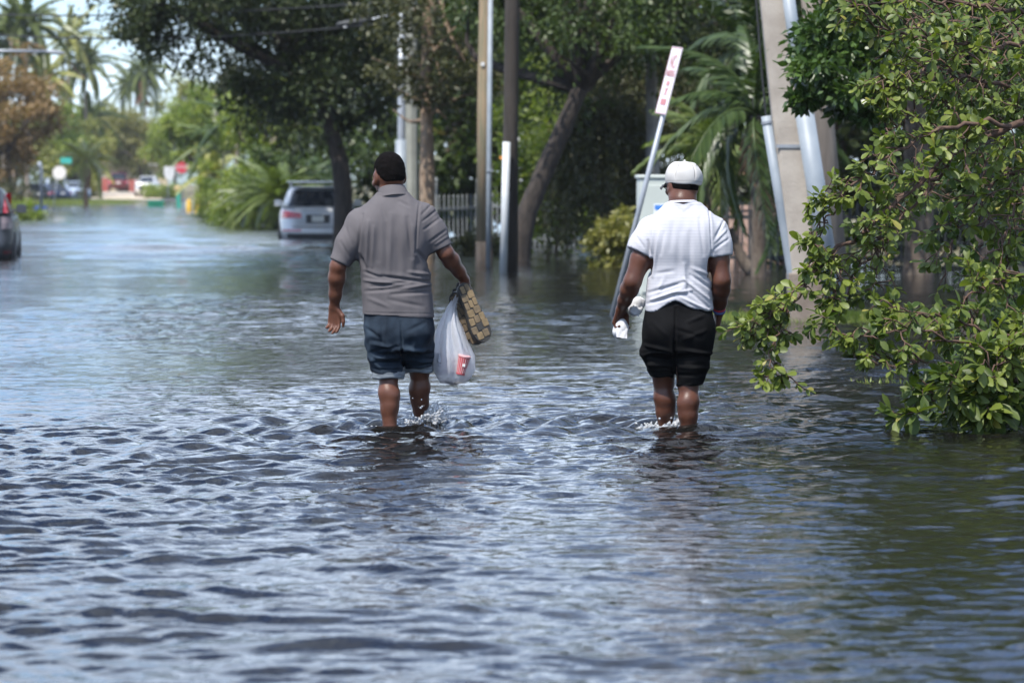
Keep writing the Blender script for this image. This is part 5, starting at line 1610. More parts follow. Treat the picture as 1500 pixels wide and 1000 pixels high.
# denim shorts
DENIM = mat("faded_denim", (0.007, 0.011, 0.018), (0.032, 0.048, 0.069), rough=0.92, scale=7, detail=6, bump=0.3, bscale=420, bdist=0.002, spec=0.15, lo=0.38, hi=0.72)
DENIM_IN = mat("pale_denim_underside", (0.10, 0.12, 0.145), (0.22, 0.245, 0.265), rough=0.92, scale=20, bump=0.3, bscale=300, bdist=0.002, stretch=(1, 1, 6))
vx = Vox((-0.32, -0.28, 0.20), (0.28, 0.42, 0.82), 0.006)
vx.stack([(0.46, -0.020, 0.0, 0.178, 0.135), (0.56, -0.022, 0.0, 0.196, 0.146), (0.66, -0.026, 0.0, 0.198, 0.138), (0.76, -0.028, 0.0, 0.185, 0.125)], 0.02, 2.4)
vx.ell((-0.095, -0.075, 0.56), (0.095, 0.085, 0.095), 0.05)
vx.ell((0.055, -0.075, 0.56), (0.095, 0.085, 0.095), 0.05)
cuL, cuR = M1(568.5, 545, 0.02), M1(612, 538, 0.155)
vx.chain([hipL + np.array([-0.0, 0, 0]), (hipL + cuL) / 2 + np.array([-0.004, 0, 0]), cuL + np.array([0, 0, -0.05])], [0.112, 0.102, 0.086], 0.03)
vx.chain([hipR, (hipR + cuR) / 2, cuR + np.array([0, 0.02, -0.05])], [0.110, 0.098, 0.080], 0.03)
hem_s = lambda X: np.where(X < 0.002, cuL[2] + 0.0, cuR[2] + 0.0)
vx.cut(lambda X, Y, Z: hem_s(X) - Z + 0 * Y)
inner = vx.F + 0.012
vx.cut(lambda X, Y, Z: -np.maximum(inner, Z - (hem_s(X) + 0.03) + 0 * Y))
f_sh = [(588, 468, 590, 515, 1.6, -7), (590, 510, 591, 548, 2.2, -14), (537, 478, 556, 490, 3, -5), (545, 500, 580, 506, 3, 6), (548, 512, 585, 504, 2.6, -6), (550, 520, 588, 522, 2.6, 7), (548, 528, 588, 530, 2.2, -7), (549, 535, 588, 536, 2.4, 7), (594, 508, 630, 514, 3, 6), (594, 518, 632, 516, 2.6, -6), (595, 526, 632, 528, 2.6, 7), (595, 535, 632, 533, 2.2, -6), (556, 484, 580, 520, 4, 4), (600, 480, 622, 470, 3, -4), (540, 520, 560, 540, 3, 4), (562, 466, 560, 500, 3, -4), (610, 490, 604, 520, 4, 4)]
sh_o = cloth_obj("denim_shorts", vx, DENIM, man1, f_sh, M1, [(0.0050, 22, 22, 34, 8, 0.2, 0.60), (0.0030, 18, 18, 85, 28, 0.2, 0.48)])
for c_, r_, dz in ((cuL, 0.0915, -0.012), (cuR, 0.0850, -0.012)):
    rg_ = []
    for z, q in ((0.030, 1.00), (0.022, 1.05), (0.010, 1.055), (0.004, 1.02), (-0.004, 1.04), (-0.012, 1.02), (-0.018, 0.97), (-0.012, 0.86)):
        rg_.append([Vector((c_[0] + (r_ * q) * math.cos(a) , c_[1] + r_ * q * math.sin(a), c_[2] + dz + z + 0.004 * math.sin(3 * a + c_[0] * 9))) for a in np.linspace(0, 2 * math.pi, 40, endpoint=False)])
    MB().loft(rg_, cap=False).build("rolled_cuff", DENIM_IN, sh_o, smooth=True)

# ---- what he carries
gp = np.array(man1.location) + wrR + np.array([0.012, 0.03, -0.085])     # where the fingers close
# two sandals held by their straps
M_TAN = mat("tan_suede_pads", (0.13, 0.092, 0.048), (0.19, 0.135, 0.072), rough=0.85, scale=40, bump=0.3, bscale=200, bdist=0.002)
M_SOLE = mat("black_sandal_rubber", (0.014, 0.013, 0.012), (0.024, 0.022, 0.02), rough=0.7)
def sandal(label, heel, toe, face, m_pad):
    """Sole outline in local x (width) / z (heel to toe); its padded face looks along -y."""
    heel, toe = np.array(heel), np.array(toe)
    L = np.linalg.norm(toe - heel)
    zax = (toe - heel) / L
    face = np.array(face, float); face -= zax * (face @ zax); face /= np.linalg.norm(face)
    xax = np.cross(zax, face)
    root = thing("sandal", label, "sandal", heel, group="sandals carried in one hand")
    root.rotation_euler = Matrix((xax, -face, zax)).transposed().to_euler()
    def half(t):
        w_ = 0.046 + 0.014 * float(sstep(0.3, 0.75, t)) - 0.005 * math.exp(-((t - 0.4) / 0.15) ** 2)
        if t > 0.78: w_ *= max(0.02, 1 - ((t - 0.78) / 0.22) ** 2.4) ** 0.5
        if t < 0.16: w_ *= max(0.02, 1 - ((0.16 - t) / 0.16) ** 2.2) ** 0.5
        return w_
    def sole_ring(y, q):
        ts = np.concatenate([np.linspace(0, 0.16, 7), np.linspace(0.2, 0.76, 9), 1 - 0.22 * np.linspace(1, 0, 8) ** 1.6])
        r = [Vector((half(t) * q * (1 if t not in (0,) else 0.6), y, t * L)) for t in ts]
        l_ = [Vector((-half(t) * q * (1 if t not in (0,) else 0.6), y, t * L)) for t in ts[::-1]]
        return r + l_
    so = MB().loft([sole_ring(0.050, 0.80), sole_ring(0.045, 0.95), sole_ring(0.02, 1.0), sole_ring(0.006, 0.97), sole_ring(0.0, 0.90)]).build("sole", M_SOLE, root)
    # raised pads in rows
    m_alt = mat(m_pad.name + "_worn", (0.085, 0.064, 0.038), (0.14, 0.10, 0.058), rough=0.85, scale=40)
    rows = 7
    for i in range(rows):
        t0, t1 = 0.04 + 0.90 * i / rows, 0.04 + 0.90 * (i + 1) / rows
        tm = (t0 + t1) / 2
        h = min(half(tm), half(t1), half(t0 + 0.005)) * (0.97 if 0 < i < rows - 1 else 0.88)
        cols = 2 if i in (0, 1, 3, rows - 1) else 3
        for j in range(cols):
            x0, x1 = -h + 2 * h * j / cols + 0.0016, -h + 2 * h * (j + 1) / cols - 0.0016
            z0, z1 = t0 * L + 0.0014, t1 * L - 0.0014
            sk = 0.012 * (j - (cols - 1) / 2) * (1 if i % 2 else 0.6)
            c0 = Vector(((x0 + x1) / 2, 0, (z0 + z1) / 2 + sk))
            def rr(q, y): return [c0 + Vector((sx * (x1 - x0) / 2 * q, y, sz * (z1 - z0) / 2 * q)) for sx, sz in ((-1, -0.7), (-0.8, -1), (0.8, -1), (1, -0.7), (1, 0.7), (0.8, 1), (-0.8, 1), (-1, 0.7))]
            dark = (i * 3 + j) % 11 == 5
            MB().loft([rr(1.0, 0.002), rr(1.0, -0.002), rr(0.90, -0.004)]).build("pad", M_SOLE if dark else (m_pad if (i + 2 * j) % 3 else m_alt), root)
    # upper and heel strap on the far side
    up = []
    for t in np.linspace(0.5, 1.0, 7):
        h = half(min(t, 0.97)) * (1 if t < 0.95 else 0.7)
        z = t * L * (1 if t < 1 else 0.985)
        up.append([Vector((h * math.cos(a), 0.040 + 0.055 * math.sin(a) * (1 - 0.55 * (t - 0.5) / 0.5), z)) for a in np.linspace(0, math.pi, 12)])
    MB().patch(up).patch([[p * 0.985 + Vector((0, -0.003, 0)) for p in r] for r in up]).build("upper", M_SOLE, root, smooth=True)
    MB().tube(smooth_path([(0.036, 0.04, 0.16), (0.036, 0.075, 0.06), (0.0, 0.085, -0.012), (-0.036, 0.075, 0.06), (-0.036, 0.04, 0.16)], 14), 0.008, 6).build("heel_strap", M_SOLE, root, smooth=True)
    return root
w1 = lambda u, v, y: np.array(man1.location) + M1(u, v, y)
sandal("sandal with sunlit tan padded sole held in front of its pair", w1(677, 413, 0.09), w1(712, 499, 0.06), (0.25, -1, 0.12), M_TAN)
sandal("sandal with shaded brown padded sole hanging behind its pair", w1(662, 428, 0.14), w1(702, 504, 0.14), (-0.30, -1, 0.10), mat("shaded_suede_pads", (0.085, 0.06, 0.034), (0.12, 0.085, 0.05), rough=0.85, scale=40, bump=0.3, bscale=200, bdist=0.002))  # same suede as its pair, with shade put into the darker colour
# plastic carrier bag
m_bag = bpy.data.materials.new("thin_white_plastic")
m_bag.use_nodes = True
n, l = m_bag.node_tree.nodes, m_bag.node_tree.links
p = n["Principled BSDF"]; p.inputs['Base Color'].default_value = (0.80, 0.80, 0.83, 1); p.inputs['Roughness'].default_value = 0.28
tb = n.new("ShaderNodeBsdfTranslucent"); tb.inputs['Color'].default_value = (0.80, 0.80, 0.83, 1)
tr = n.new("ShaderNodeBsdfTransparent")
mx1 = n.new("ShaderNodeMixShader"); mx1.inputs['Fac'].default_value = 0.5
mx2 = n.new("ShaderNodeMixShader"); mx2.inputs['Fac'].default_value = 0.34
l.new(p.outputs['BSDF'], mx1.inputs[1]); l.new(tb.outputs['BSDF'], mx1.inputs[2])
l.new(mx1.outputs['Shader'], mx2.inputs[1]); l.new(tr.outputs['BSDF'], mx2.inputs[2])
l.new(mx2.outputs['Shader'], n["Material Output"].inputs['Surface'])
nz = n.new("ShaderNodeTexNoise"); nz.inputs['Scale'].default_value = 26; nz.inputs['Detail'].default_value = 4
bp = n.new("ShaderNodeBump"); bp.inputs['Strength'].default_value = 0.5; bp.inputs['Distance'].default_value = 0.01
l.new(nz.outputs['Fac'], bp.inputs['Height']); l.new(bp.outputs['Normal'], p.inputs['Normal'])
bag_o = w1(664, 556, 0.15)
bag = thing("plastic_bag", "thin white plastic carrier bag holding a red cup", "bag", bag_o)
def BG(u, v, y=0.0): return w1(u, v, 0.15 + y) - bag_o
prof = [(562, 664, 0.4, 0.4), (559, 662, 18, 14), (552, 664, 24, 19), (540, 665, 27, 21), (520, 664, 26, 21), (500, 661, 21, 18), (484, 659, 18, 17), (468, 659, 12, 11), (452, 661, 7, 7), (436, 668, 4.5, 4.5), (420, 676, 4, 4)]
rgs = []
rb = np.random.default_rng(77)
for i, (v, u, a, b_) in enumerate(prof):
    ring = []
    c_ = BG(u, v)
    for k in range(48):
        th = 2 * math.pi * k / 48
        cr = 1 + (0.15 * abs(math.cos(3.5 * th + i * 0.1)) - 0.08 + 0.08 * math.cos(7 * th + 0.5 + 0.15 * i) + 0.08 * math.cos(11 * th + 1 - 0.2 * i)) * min(1, i / 3) * (0.5 + i / 10) + 0.03 * rb.normal()
        sq = (abs(math.cos(th)) ** 3 + abs(math.sin(th)) ** 3) ** (-1 / 3) if 1 < i < 6 else 1.0
        ring.append(Vector(c_ + np.array([math.cos(th) * a * sq * cr * KP, math.sin(th) * b_ * sq * cr * KP, 0.006 * rb.normal()])))
    rgs.append(ring)
MB().loft(rgs, cap=False).build("film", m_bag, bag, smooth=True)
cup_o = w1(674, 548, 0.084)
cup = thing("red_cup", "red paper cup with white lines showing through the plastic bag", "cup", cup_o)
cup.rotation_euler = (0.05, 0.22, 0)
MB().tube([(0, 0, 0), (0, 0, 0.004), (0, 0, 0.105)], [0.024, 0.026, 0.036], 28).build("wall", mat("red_cup_print", (0.46, 0.07, 0.085), (0.52, 0.12, 0.13), rough=0.4), cup, smooth=False)
MB().tube([(0, 0, 0.1055), (0, 0, 0.113), (0, 0, 0.116)], [0.0385, 0.0385, 0.034], 28).build("lid", mat("pink_white_lid", (0.62, 0.35, 0.36), rough=0.4), cup)
mb = MB()
for a in np.linspace(-math.pi * 0.85, -math.pi * 0.15, 7):
    mb.tube([(0.0275 * math.cos(a), 0.0275 * math.sin(a), 0.012), (0.0362 * math.cos(a), 0.0362 * math.sin(a), 0.100)], 0.0011, 4)
mb.box((0.008, -0.0325, 0.06), (0.016, 0.004, 0.016)).build("white_print", M_WHITE, cup)
fb_o = w1(655, 553, 0.16)
fb = thing("takeout_box", "pale grey foam takeout box inside the plastic bag", "box", fb_o)
fb.rotation_euler = (0, -0.06, 0.3)
M_FOAM = mat("pale_grey_foam", (0.40, 0.41, 0.46), (0.45, 0.46, 0.50), rough=0.8)
MB().loft([[Vector((sx * w_, sy * w_ * 0.8, z)) for sx, sy in ((-1, -1), (1, -1), (1, 1), (-1, 1))] for w_, z in ((0.055, 0.02), (0.068, 0.09))]).build("base", M_FOAM, fb, bevel=0.01)
MB().loft([[Vector((sx * w_, sy * w_ * 0.8, z)) for sx, sy in ((-1, -1), (1, -1), (1, 1), (-1, 1))] for w_, z in ((0.069, 0.092), (0.058, 0.150))]).build("lid", M_FOAM, fb, bevel=0.01)

# ================================================================== man in the white cap and T-shirt
U2, V2 = 1000.0, 630.0
def M2(u, v, y=0.0): return np.array([(u - U2) * KP, y, (V2 - v) * KP])
man2 = thing("person", "person in white cap, white striped T-shirt and black shorts, wading away", "person", ((U2 - 750) * KP, 22.0, 0.0), group="people wading up the street")
SK2 = skin_mat("dark_brown_skin", (0.070, 0.026, 0.015), (0.100, 0.040, 0.024))
vx = Vox((-0.48, -0.30, -0.30), (0.36, 0.46, 1.62), 0.005)
hc, hR = M2(999, 272, 0.035), head_frame(math.radians(22), math.radians(-4), math.radians(2))
hc2, hR2 = hc, hR
build_head(vx, hc, hR, 1.04)
vx.chain([hc + hR @ np.array([0, -0.026, -0.045]), M2(999, 296, -0.012), M2(999, 308, -0.016)], [0.063, 0.074, 0.070], 0.03)
vx.stack([(0.50, -0.02, 0.0, 0.165, 0.11), (0.62, -0.022, 0.0, 0.175, 0.12), (0.75, -0.022, 0.01, 0.165, 0.115), (0.95, -0.018, 0.0, 0.165, 0.115), (1.06, -0.004, -0.01, 0.175, 0.115), (1.16, -0.002, -0.015, 0.14, 0.09), (1.26, -0.002, -0.01, 0.085, 0.065)], 0.03)
shL, shR = M2(953, 339, 0), M2(1047, 339, 0)
elL, wrL = M2(926, 412, -0.03), M2(911, 452, 0.13)
elR, wrR = M2(1056, 410, -0.05), M2(1054, 457, 0.10)
for sh, el, wr in ((shL, elL, wrL), (shR, elR, wrR)):
    vx.chain([np.array([0.0, -0.01, 1.12]) * 0.4 + sh * 0.6, sh], [0.062, 0.055], 0.04)
    vx.chain([sh, sh * 0.45 + el * 0.55, el], [0.055, 0.057, 0.050], 0.03)
    f = lambda t: el * (1 - t) + wr * t
    vx.chain([el, f(0.28), f(0.7), wr], [0.050, 0.052, 0.039, 0.031], 0.02)
hand(vx, wrL, (-0.18, 0.45, -0.85), (0.6, -0.5, -0.3), (0.5, 0.5, 0.1), 0.85, 1.06, thumb=0.8, spread=0.04)
hand(vx, wrR, (-0.16, 0.22, -0.95), (-0.9, -0.1, 0), (-0.2, 0.9, 0.0), 0.45, 1.06, thumb=0.6, spread=0.04)
hipL, hipR = M2(969, 492, 0), M2(1013, 492, 0)
knL, knR = M2(973, 558, 0.10), M2(1008, 562, 0.0)
anL, anR = M2(978, 655, 0.16), M2(1008, 660, -0.02)
for hp, kn, an, sgn in ((hipL, knL, anL, -1), (hipR, knR, anR, 1)):
    vx.chain([hp, hp * 0.5 + kn * 0.5, kn], [0.095, 0.085, 0.062], 0.03)
    g = lambda t, dx=0, dy=0: kn * (1 - t) + an * t + np.array([dx, dy, 0])
    vx.chain([kn, g(0.25, sgn * 0.003, -0.018), g(0.48, 0, -0.012), g(0.75), an], [0.054, 0.058, 0.051, 0.040, 0.036], 0.02)
    vx.cap(g(0.3, -sgn * 0.014, -0.028), g(0.42, -sgn * 0.010, -0.022), 0.048, 0.045, 0.03)
    vx.chain([an + np.array([0, -0.035, -0.035]), an + np.array([0, 0.06, -0.05]), an + np.array([sgn * 0.015, 0.17, -0.07])], [0.034, 0.036, 0.026], 0.03)
P, F = vx.mesh()
obj("body", mesh_np("body", relax(P, F, 1), [F], True), SK2, man2)
for sg in (-1, 1):
    e = small_sphere("eye", hc + hR @ (np.array([sg * 0.032, 0.094, 0.0]) * 1.04), 0.0115, M_EYE, man2)
    small_sphere("iris", hc + hR @ (np.array([sg * 0.032, 0.1045, 0.0]) * 1.04), 0.005, M_HAIR, e, 8)
# short hair below the cap
vx = Vox(hc - 0.16, hc + 0.18, 0.004)
w = lambda *q: hc + hR @ (np.array(q) * 1.04)
vx.ell(w(0, -0.017, 0.030), np.array((0.0795, 0.099, 0.090)) * 1.04, 0, hR)
vx.ell(w(0, -0.042, -0.012), np.array((0.0685, 0.063, 0.060)) * 1.04, 0.03, hR)
def hair_cut2(X, Y, Z):
    x, y, z = X - hc2[0], Y - hc2[1], Z - hc2[2]
    ly = hR2[0][1] * x + hR2[1][1] * y + hR2[2][1] * z
    lz = hR2[0][2] * x + hR2[1][2] * y + hR2[2][2] * z
    line = np.where(ly > 0.03, 0.05, np.where(ly > -0.005, 0.016, -0.034))
    return np.maximum(line - lz, lz - 0.075)
vx.cut(hair_cut2)
P, F = vx.mesh()
obj("hair", mesh_np("hair", relax(P, F, 2), [F], True), M_HAIR, man2)
# baseball cap
CAPW = fabric("white_cotton_twill", (0.41, 0.40, 0.39), (0.45, 0.44, 0.43), scale=4)
vx = Vox(hc - 0.19, hc + 0.24, 0.004)
Rcap = head_frame(math.radians(30), math.radians(-2), math.radians(4))
ccap = hc + Rcap @ np.array([0, -0.014, 0.042])
vx.ell(ccap, (0.101, 0.121, 0.104), 0, Rcap)
def cap_cut(X, Y, Z):
    x, y, z = X - ccap[0], Y - ccap[1], Z - ccap[2]
    lx = Rcap[0][0] * x + Rcap[1][0] * y + Rcap[2][0] * z
    ly = Rcap[0][1] * x + Rcap[1][1] * y + Rcap[2][1] * z
    lz = Rcap[0][2] * x + Rcap[1][2] * y + Rcap[2][2] * z
    return -0.036 - 0.06 * (ly + 0.02) * -1 * 0.0 - lz + 0.0 * lx - 0.05 * np.minimum(ly, 0) * -1
vx.cut(cap_cut)
inner = vx.F + 0.010
vx.cut(lambda X, Y, Z: -np.maximum(inner, (Z - ccap[2])))
P, F = vx.mesh()
P = relax(P, F, 2)
# six sewn panels: shallow seams
Lp = (P - ccap) @ Rcap
an_ = np.arctan2(Lp[:, 0], Lp[:, 1])
seam = np.abs(((an_ + math.pi / 6) % (math.pi / 3)) - math.pi / 6) * np.hypot(Lp[:, 0], Lp[:, 1])
up_ = np.clip((Lp[:, 2] + 0.02) / 0.03, 0, 1)
P = P - vert_normals(P, F) * (0.0045 * np.exp(-(seam / 0.004) ** 2) * up_)[:, None]
P = ripple(P, vert_normals(P, F), 0.0026, 34, 34, 30, 15)
fr = sstep(0.0, 0.09, Lp[:, 1]) * sstep(-0.03, 0.05, Lp[:, 2])
P = P + (Rcap @ np.array([0, 0.004, 0.007]))[None, :] * fr[:, None]         # stiff, higher front panels
flat = np.maximum(Lp[:, 2] - 0.088, 0)
P = P - (Rcap @ np.array([0, 0, 1.0]))[None, :] * (flat * 0.55)[:, None]
M_CAP = leaf_mat("stitched_cap_cotton", (0.43, 0.42, 0.41), (0.20, 0.19, 0.18), (0.20, 0.19, 0.18), rough=0.9, trans=0.0, spec=0.1)
stitch = np.exp(-(seam / 0.0022) ** 2) * up_ * 0.85
stitch = np.maximum(stitch, 0.55 * np.exp(-((Lp[:, 2] + 0.022) / 0.0022) ** 2))
stitch = np.clip(stitch + 0.10 * (np.sin(P @ np.array([41.0, 23, 37])) * np.sin(P @ np.array([-17.0, 52, 29]))), 0, 0.9)
capo = obj("cap", mesh_np("cap", P, [F], True, {"tint": stitch}), M_CAP, man2)
rows = []
for t in np.linspace(0, 1, 8):
    row = []
    for a in np.linspace(-1, 1, 17):
        th = a * 1.05
        r0 = np.array([0.099 * math.sin(th), 0.119 * math.cos(th), -0.030])
        r1 = np.array([0.088 * math.sin(th * 1.1), 0.119 * math.cos(th * 0.6) + 0.085 * math.cos(a * 1.45), -0.044 - 0.022 * a * a])
        q = r0 * (1 - t) + r1 * t
        row.append(Vector(ccap + Rcap @ q))
    rows.append(row)
dn = Vector(Rcap @ np.array([0, 0, -0.005]))
MB().patch(rows).patch([[p_ + dn for p_ in r] for r in rows][::-1]).build("brim", mat("dark_cap_brim", (0.05, 0.05, 0.055), rough=0.9), capo, smooth=True)
tp = ccap + Rcap @ np.array([0, 0, 0.098])
small_sphere("button", tp, 0.008, CAPW, capo, 10)
for a in (math.radians(150), math.radians(210), math.radians(90), math.radians(270)):
    q = np.array([0.101 * math.sin(a) * 0.70, 0.121 * math.cos(a) * 0.70, 0.104 * 0.714])
    nr = q / np.array([0.101, 0.121, 0.104]) ** 2; nr /= np.linalg.norm(nr)
    MB().disc(ccap + Rcap @ (q * 1.004), Rcap @ nr, 0.0045, 0.003, 10).build("eyelet", mat("grey_stitch", (0.22, 0.21, 0.20), rough=0.9), capo)
# spectacles
gl = MB()
for sg in (-1, 1):
    cen = hc + hR @ np.array([sg * 0.034, 0.122, 0.003])
    pts = [cen + hR @ np.array([0.026 * math.cos(a), 0.0, 0.019 * math.sin(a)]) for a in np.linspace(0, 2 * math.pi, 17)]
    gl.tube(pts, 0.0026, 6, False)
    gl.tube([hc + hR @ np.array([sg * 0.060, 0.121, 0.006]), hc + hR @ np.array([sg * 0.078, 0.108, 0.006]), hc + hR @ np.array([sg * 0.084, 0.01, 0.004]), hc + hR @ np.array([sg * 0.086, -0.012, -0.010])], 0.0030, 6)
gl.tube([hc + hR @ np.array([-0.010, 0.124, 0.008]), hc + hR @ np.array([0.010, 0.124, 0.008])], 0.0025, 6)
gl.build("spectacles", M_BLACK, man2, smooth=True)
# T-shirt with fine grey stripes
m_tee = fabric("white_striped_jersey", (0.40, 0.40, 0.435), (0.44, 0.44, 0.475), scale=5)
n, l = m_tee.node_tree.nodes, m_tee.node_tree.links
p = n["Principled BSDF"]
src = p.inputs['Base Color'].links[0].from_socket
tc = [q for q in n if q.type == 'TEX_COORD'][0]
sx = n.new("ShaderNodeSeparateXYZ"); l.new(tc.outputs['Object'], sx.inputs['Vector'])
wv = n.new("ShaderNodeTexNoise"); wv.inputs['Scale'].default_value = 3.0; l.new(tc.outputs['Object'], wv.inputs['Vector'])
m1_ = n.new("ShaderNodeMath"); m1_.operation = 'MULTIPLY_ADD'; l.new(wv.outputs['Fac'], m1_.inputs[0]); m1_.inputs[1].default_value = 0.012; l.new(sx.outputs['Z'], m1_.inputs[2])
m2_ = n.new("ShaderNodeMath"); m2_.operation = 'DIVIDE'; l.new(m1_.outputs[0], m2_.inputs[0]); m2_.inputs[1].default_value = 0.0180
m3_ = n.new("ShaderNodeMath"); m3_.operation = 'FRACT'; l.new(m2_.outputs[0], m3_.inputs[0])
m4_ = n.new("ShaderNodeMath"); m4_.operation = 'LESS_THAN'; l.new(m3_.outputs[0], m4_.inputs[0]); m4_.inputs[1].default_value = 0.13
br = n.new("ShaderNodeTexNoise"); br.inputs['Scale'].default_value = 12.0; l.new(tc.outputs['Object'], br.inputs['Vector'])
m5_ = n.new("ShaderNodeMath"); m5_.operation = 'MULTIPLY'; l.new(m4_.outputs[0], m5_.inputs[0]); l.new(br.outputs['Fac'], m5_.inputs[1])
m6_ = n.new("ShaderNodeMath"); m6_.operation = 'MULTIPLY'; m6_.inputs[1].default_value = 1.0; l.new(m5_.outputs[0], m6_.inputs[0])
mr = n.new("ShaderNodeMixRGB"); l.new(m6_.outputs[0], mr.inputs['Fac']); l.new(src, mr.inputs['Color1']); mr.inputs['Color2'].default_value = (0.30, 0.30, 0.34, 1)
l.new(mr.outputs['Color'], p.inputs['Base Color'])
vx = Vox((-0.42, -0.26, 0.58), (0.36, 0.26, 1.38), 0.006)
vx.stack([(0.55, -0.022, 0.0, 0.200, 0.150), (0.69, -0.022, 0.0, 0.197, 0.148), (0.76, -0.022, 0.0, 0.190, 0.142), (0.88, -0.022, 0.0, 0.184, 0.136), (0.98, -0.016, 0.0, 0.184, 0.138), (1.08, -0.004, -0.006, 0.192, 0.142), (1.135, 0.0, -0.010, 0.196, 0.134), (1.18, 0.0, -0.014, 0.192, 0.120), (1.225, 0.0, -0.014, 0.176, 0.106), (1.262, 0.0, -0.014, 0.145, 0.096), (1.285, 0.0, -0.012, 0.118, 0.086), (1.306, 0.0, -0.012, 0.092, 0.080)], 0.02, 2.4)
vx.ell((-0.085, -0.085, 1.08), (0.09, 0.06, 0.12), 0.06)
vx.ell((0.085, -0.085, 1.08), (0.09, 0.06, 0.12), 0.06)
hemL, hemR = M2(935.5, 370, -0.018), M2(1054.5, 377, -0.026)
for sh, he, q in ((shL, hemL, 1.0), (shR, hemR, 1.0)):
    d = (he - sh) / np.linalg.norm(he - sh)
    vx.chain([np.array([0.0, -0.01, 1.14]) * 0.35 + sh * 0.65, sh + np.array([0, 0, -0.002]), (sh + he) / 2, he + d * 0.06], [0.078, 0.068, 0.071 * q, 0.068 * q], 0.05)
vx.cut(lambda X, Y, Z: sleeve_cut(X, Y, Z, hemL, shL, -1))
vx.cut(lambda X, Y, Z: sleeve_cut(X, Y, Z, hemR, shR, 1))
vx.cut(lambda X, Y, Z: Z - 1.300 + 0.0 * X - 0.25 * np.maximum(-Y - 0.02, 0))
hem2 = lambda X, Y: (V2 - 456.0) * KP + 0.075 * np.exp(-((X + 0.055) / 0.085) ** 2) * np.clip((0.03 - Y) / 0.06, 0, 1) + 0.012 * np.sin(X * 14)
vx.cut(lambda X, Y, Z: hem2(X, Y) - Z)
inner = vx.F + 0.012
vx.cut(lambda X, Y, Z: -np.maximum(inner, Z - (hem2(X, Y) + 0.035)))
folds2 = [(957, 330, 950, 392, 2.4, 5), (964, 335, 955, 405, 2.2, 5), (970, 340, 966, 372, 2.4, -4), (983, 328, 980, 365, 4, -3), (997, 345, 998, 425, 5, 4.5), (1008, 340, 1010, 410, 4, -4), (1022, 320, 1028, 372, 3, -4.5), (1036, 300, 1040, 372, 1.4, -4),
          (948, 352, 952, 372, 2.2, -6), (1041, 368, 1036, 390, 2.6, -5), (1046, 345, 1060, 322, 2.0, -5), (1044, 354, 1062, 336, 2.0, 4.5), (1044, 364, 1064, 350, 2.0, -4.5), (930, 345, 942, 362, 2.4, -3),
          (950, 428, 1000, 412, 2.6, -7), (954, 438, 1002, 420, 2.4, 7), (948, 444, 985, 432, 2.2, -6), (1000, 408, 1036, 438, 2.6, 8), (1002, 420, 1036, 450, 2.6, -7), (1010, 402, 1042, 424, 2.6, -6), (985, 428, 1010, 424, 2.4, 7), (995, 434, 1040, 456, 2.2, 6), (960, 400, 985, 396, 3, -3), (1012, 392, 1038, 402, 3, 4), (1000, 386, 1002, 425, 3, 5), (970, 408, 962, 430, 3, 4), (985, 300, 1000, 312, 3, -2.5), (1000, 312, 1015, 300, 3, -2.5)]
tee = cloth_obj("t_shirt", vx, m_tee, man2, folds2, M2, [(0.0034, 26, 20, 16, 9), (0.0012, 65, 30, 20, 19)])
# neck rib
cc = M2(999.5, 298.5, -0.012)
Rc = head_frame(0, math.radians(-13), 0)
rings = [collar_ring(cc + Rc @ np.array([0, 0, z]), Rc, a, b) for z, a, b in ((-0.010, 0.094, 0.088), (0.002, 0.090, 0.084), (0.010, 0.084, 0.079), (0.008, 0.080, 0.075), (-0.01, 0.082, 0.076))]
MB().loft(rings, cap=False).build("neck_rib", m_tee, tee, smooth=True)
# black shorts
BLACKC = mat("black_fleece", (0.0055, 0.0055, 0.006), (0.009, 0.009, 0.0095), rough=1.0, scale=12, bump=0.35, bscale=300, bdist=0.003, spec=0.04)
vx = Vox((-0.34, -0.30, 0.18), (0.28, 0.36, 0.84), 0.006)
vx.stack([(0.44, -0.022, 0.0, 0.190, 0.140), (0.56, -0.024, 0.0, 0.203, 0.150), (0.66, -0.025, 0.0, 0.198, 0.140), (0.79, -0.025, 0.0, 0.175, 0.122)], 0.02, 2.5)
vx.ell((-0.10, -0.080, 0.58), (0.10, 0.085, 0.10), 0.05)
vx.ell((0.055, -0.080, 0.58), (0.10, 0.085, 0.10), 0.05)
hmL, hmR = M2(973, 552, 0.10), M2(1009.5, 564, 0.0)
vx.chain([hipL, (hipL + hmL) / 2 + np.array([-0.010, -0.01, -0.02]), hmL + np.array([0, 0, -0.05])], [0.112, 0.096, 0.062], 0.03)
vx.chain([hipR, (hipR + hmR) / 2 + np.array([0.004, -0.01, 0]), hmR + np.array([0, 0, -0.05])], [0.112, 0.098, 0.070], 0.03)
vx.ell(M2(951, 516, 0.02), (0.05, 0.06, 0.045), 0.03)
vx.ell(M2(960, 538, 0.04), (0.045, 0.06, 0.032), 0.03)
hem_s2 = lambda X: np.where(X < -0.035, hmL[2], hmR[2])
vx.cut(lambda X, Y, Z: hem_s2(X) - Z + 0 * Y)
inner = vx.F + 0.012
vx.cut(lambda X, Y, Z: -np.maximum(inner, Z - (hem_s2(X) + 0.03) + 0 * Y))
f_b = [(988, 450, 986, 505, 2, -8), (986, 500, 990, 562, 2.6, -16), (945, 505, 975, 512, 3, 7), (948, 522, 980, 526, 3, -7), (950, 534, 985, 535, 3, 7), (952, 545, 985, 548, 2.6, -7), (992, 510, 1035, 516, 3, 6), (994, 524, 1036, 520, 3, -7), (994, 536, 1036, 538, 3, 7), (996, 547, 1034, 546, 2.6, -8), (1005, 470, 1030, 460, 3, 5), (985, 480, 1025, 492, 3, -4), (955, 470, 975, 490, 3, 4), (1000, 495, 1032, 482, 3, 5)]
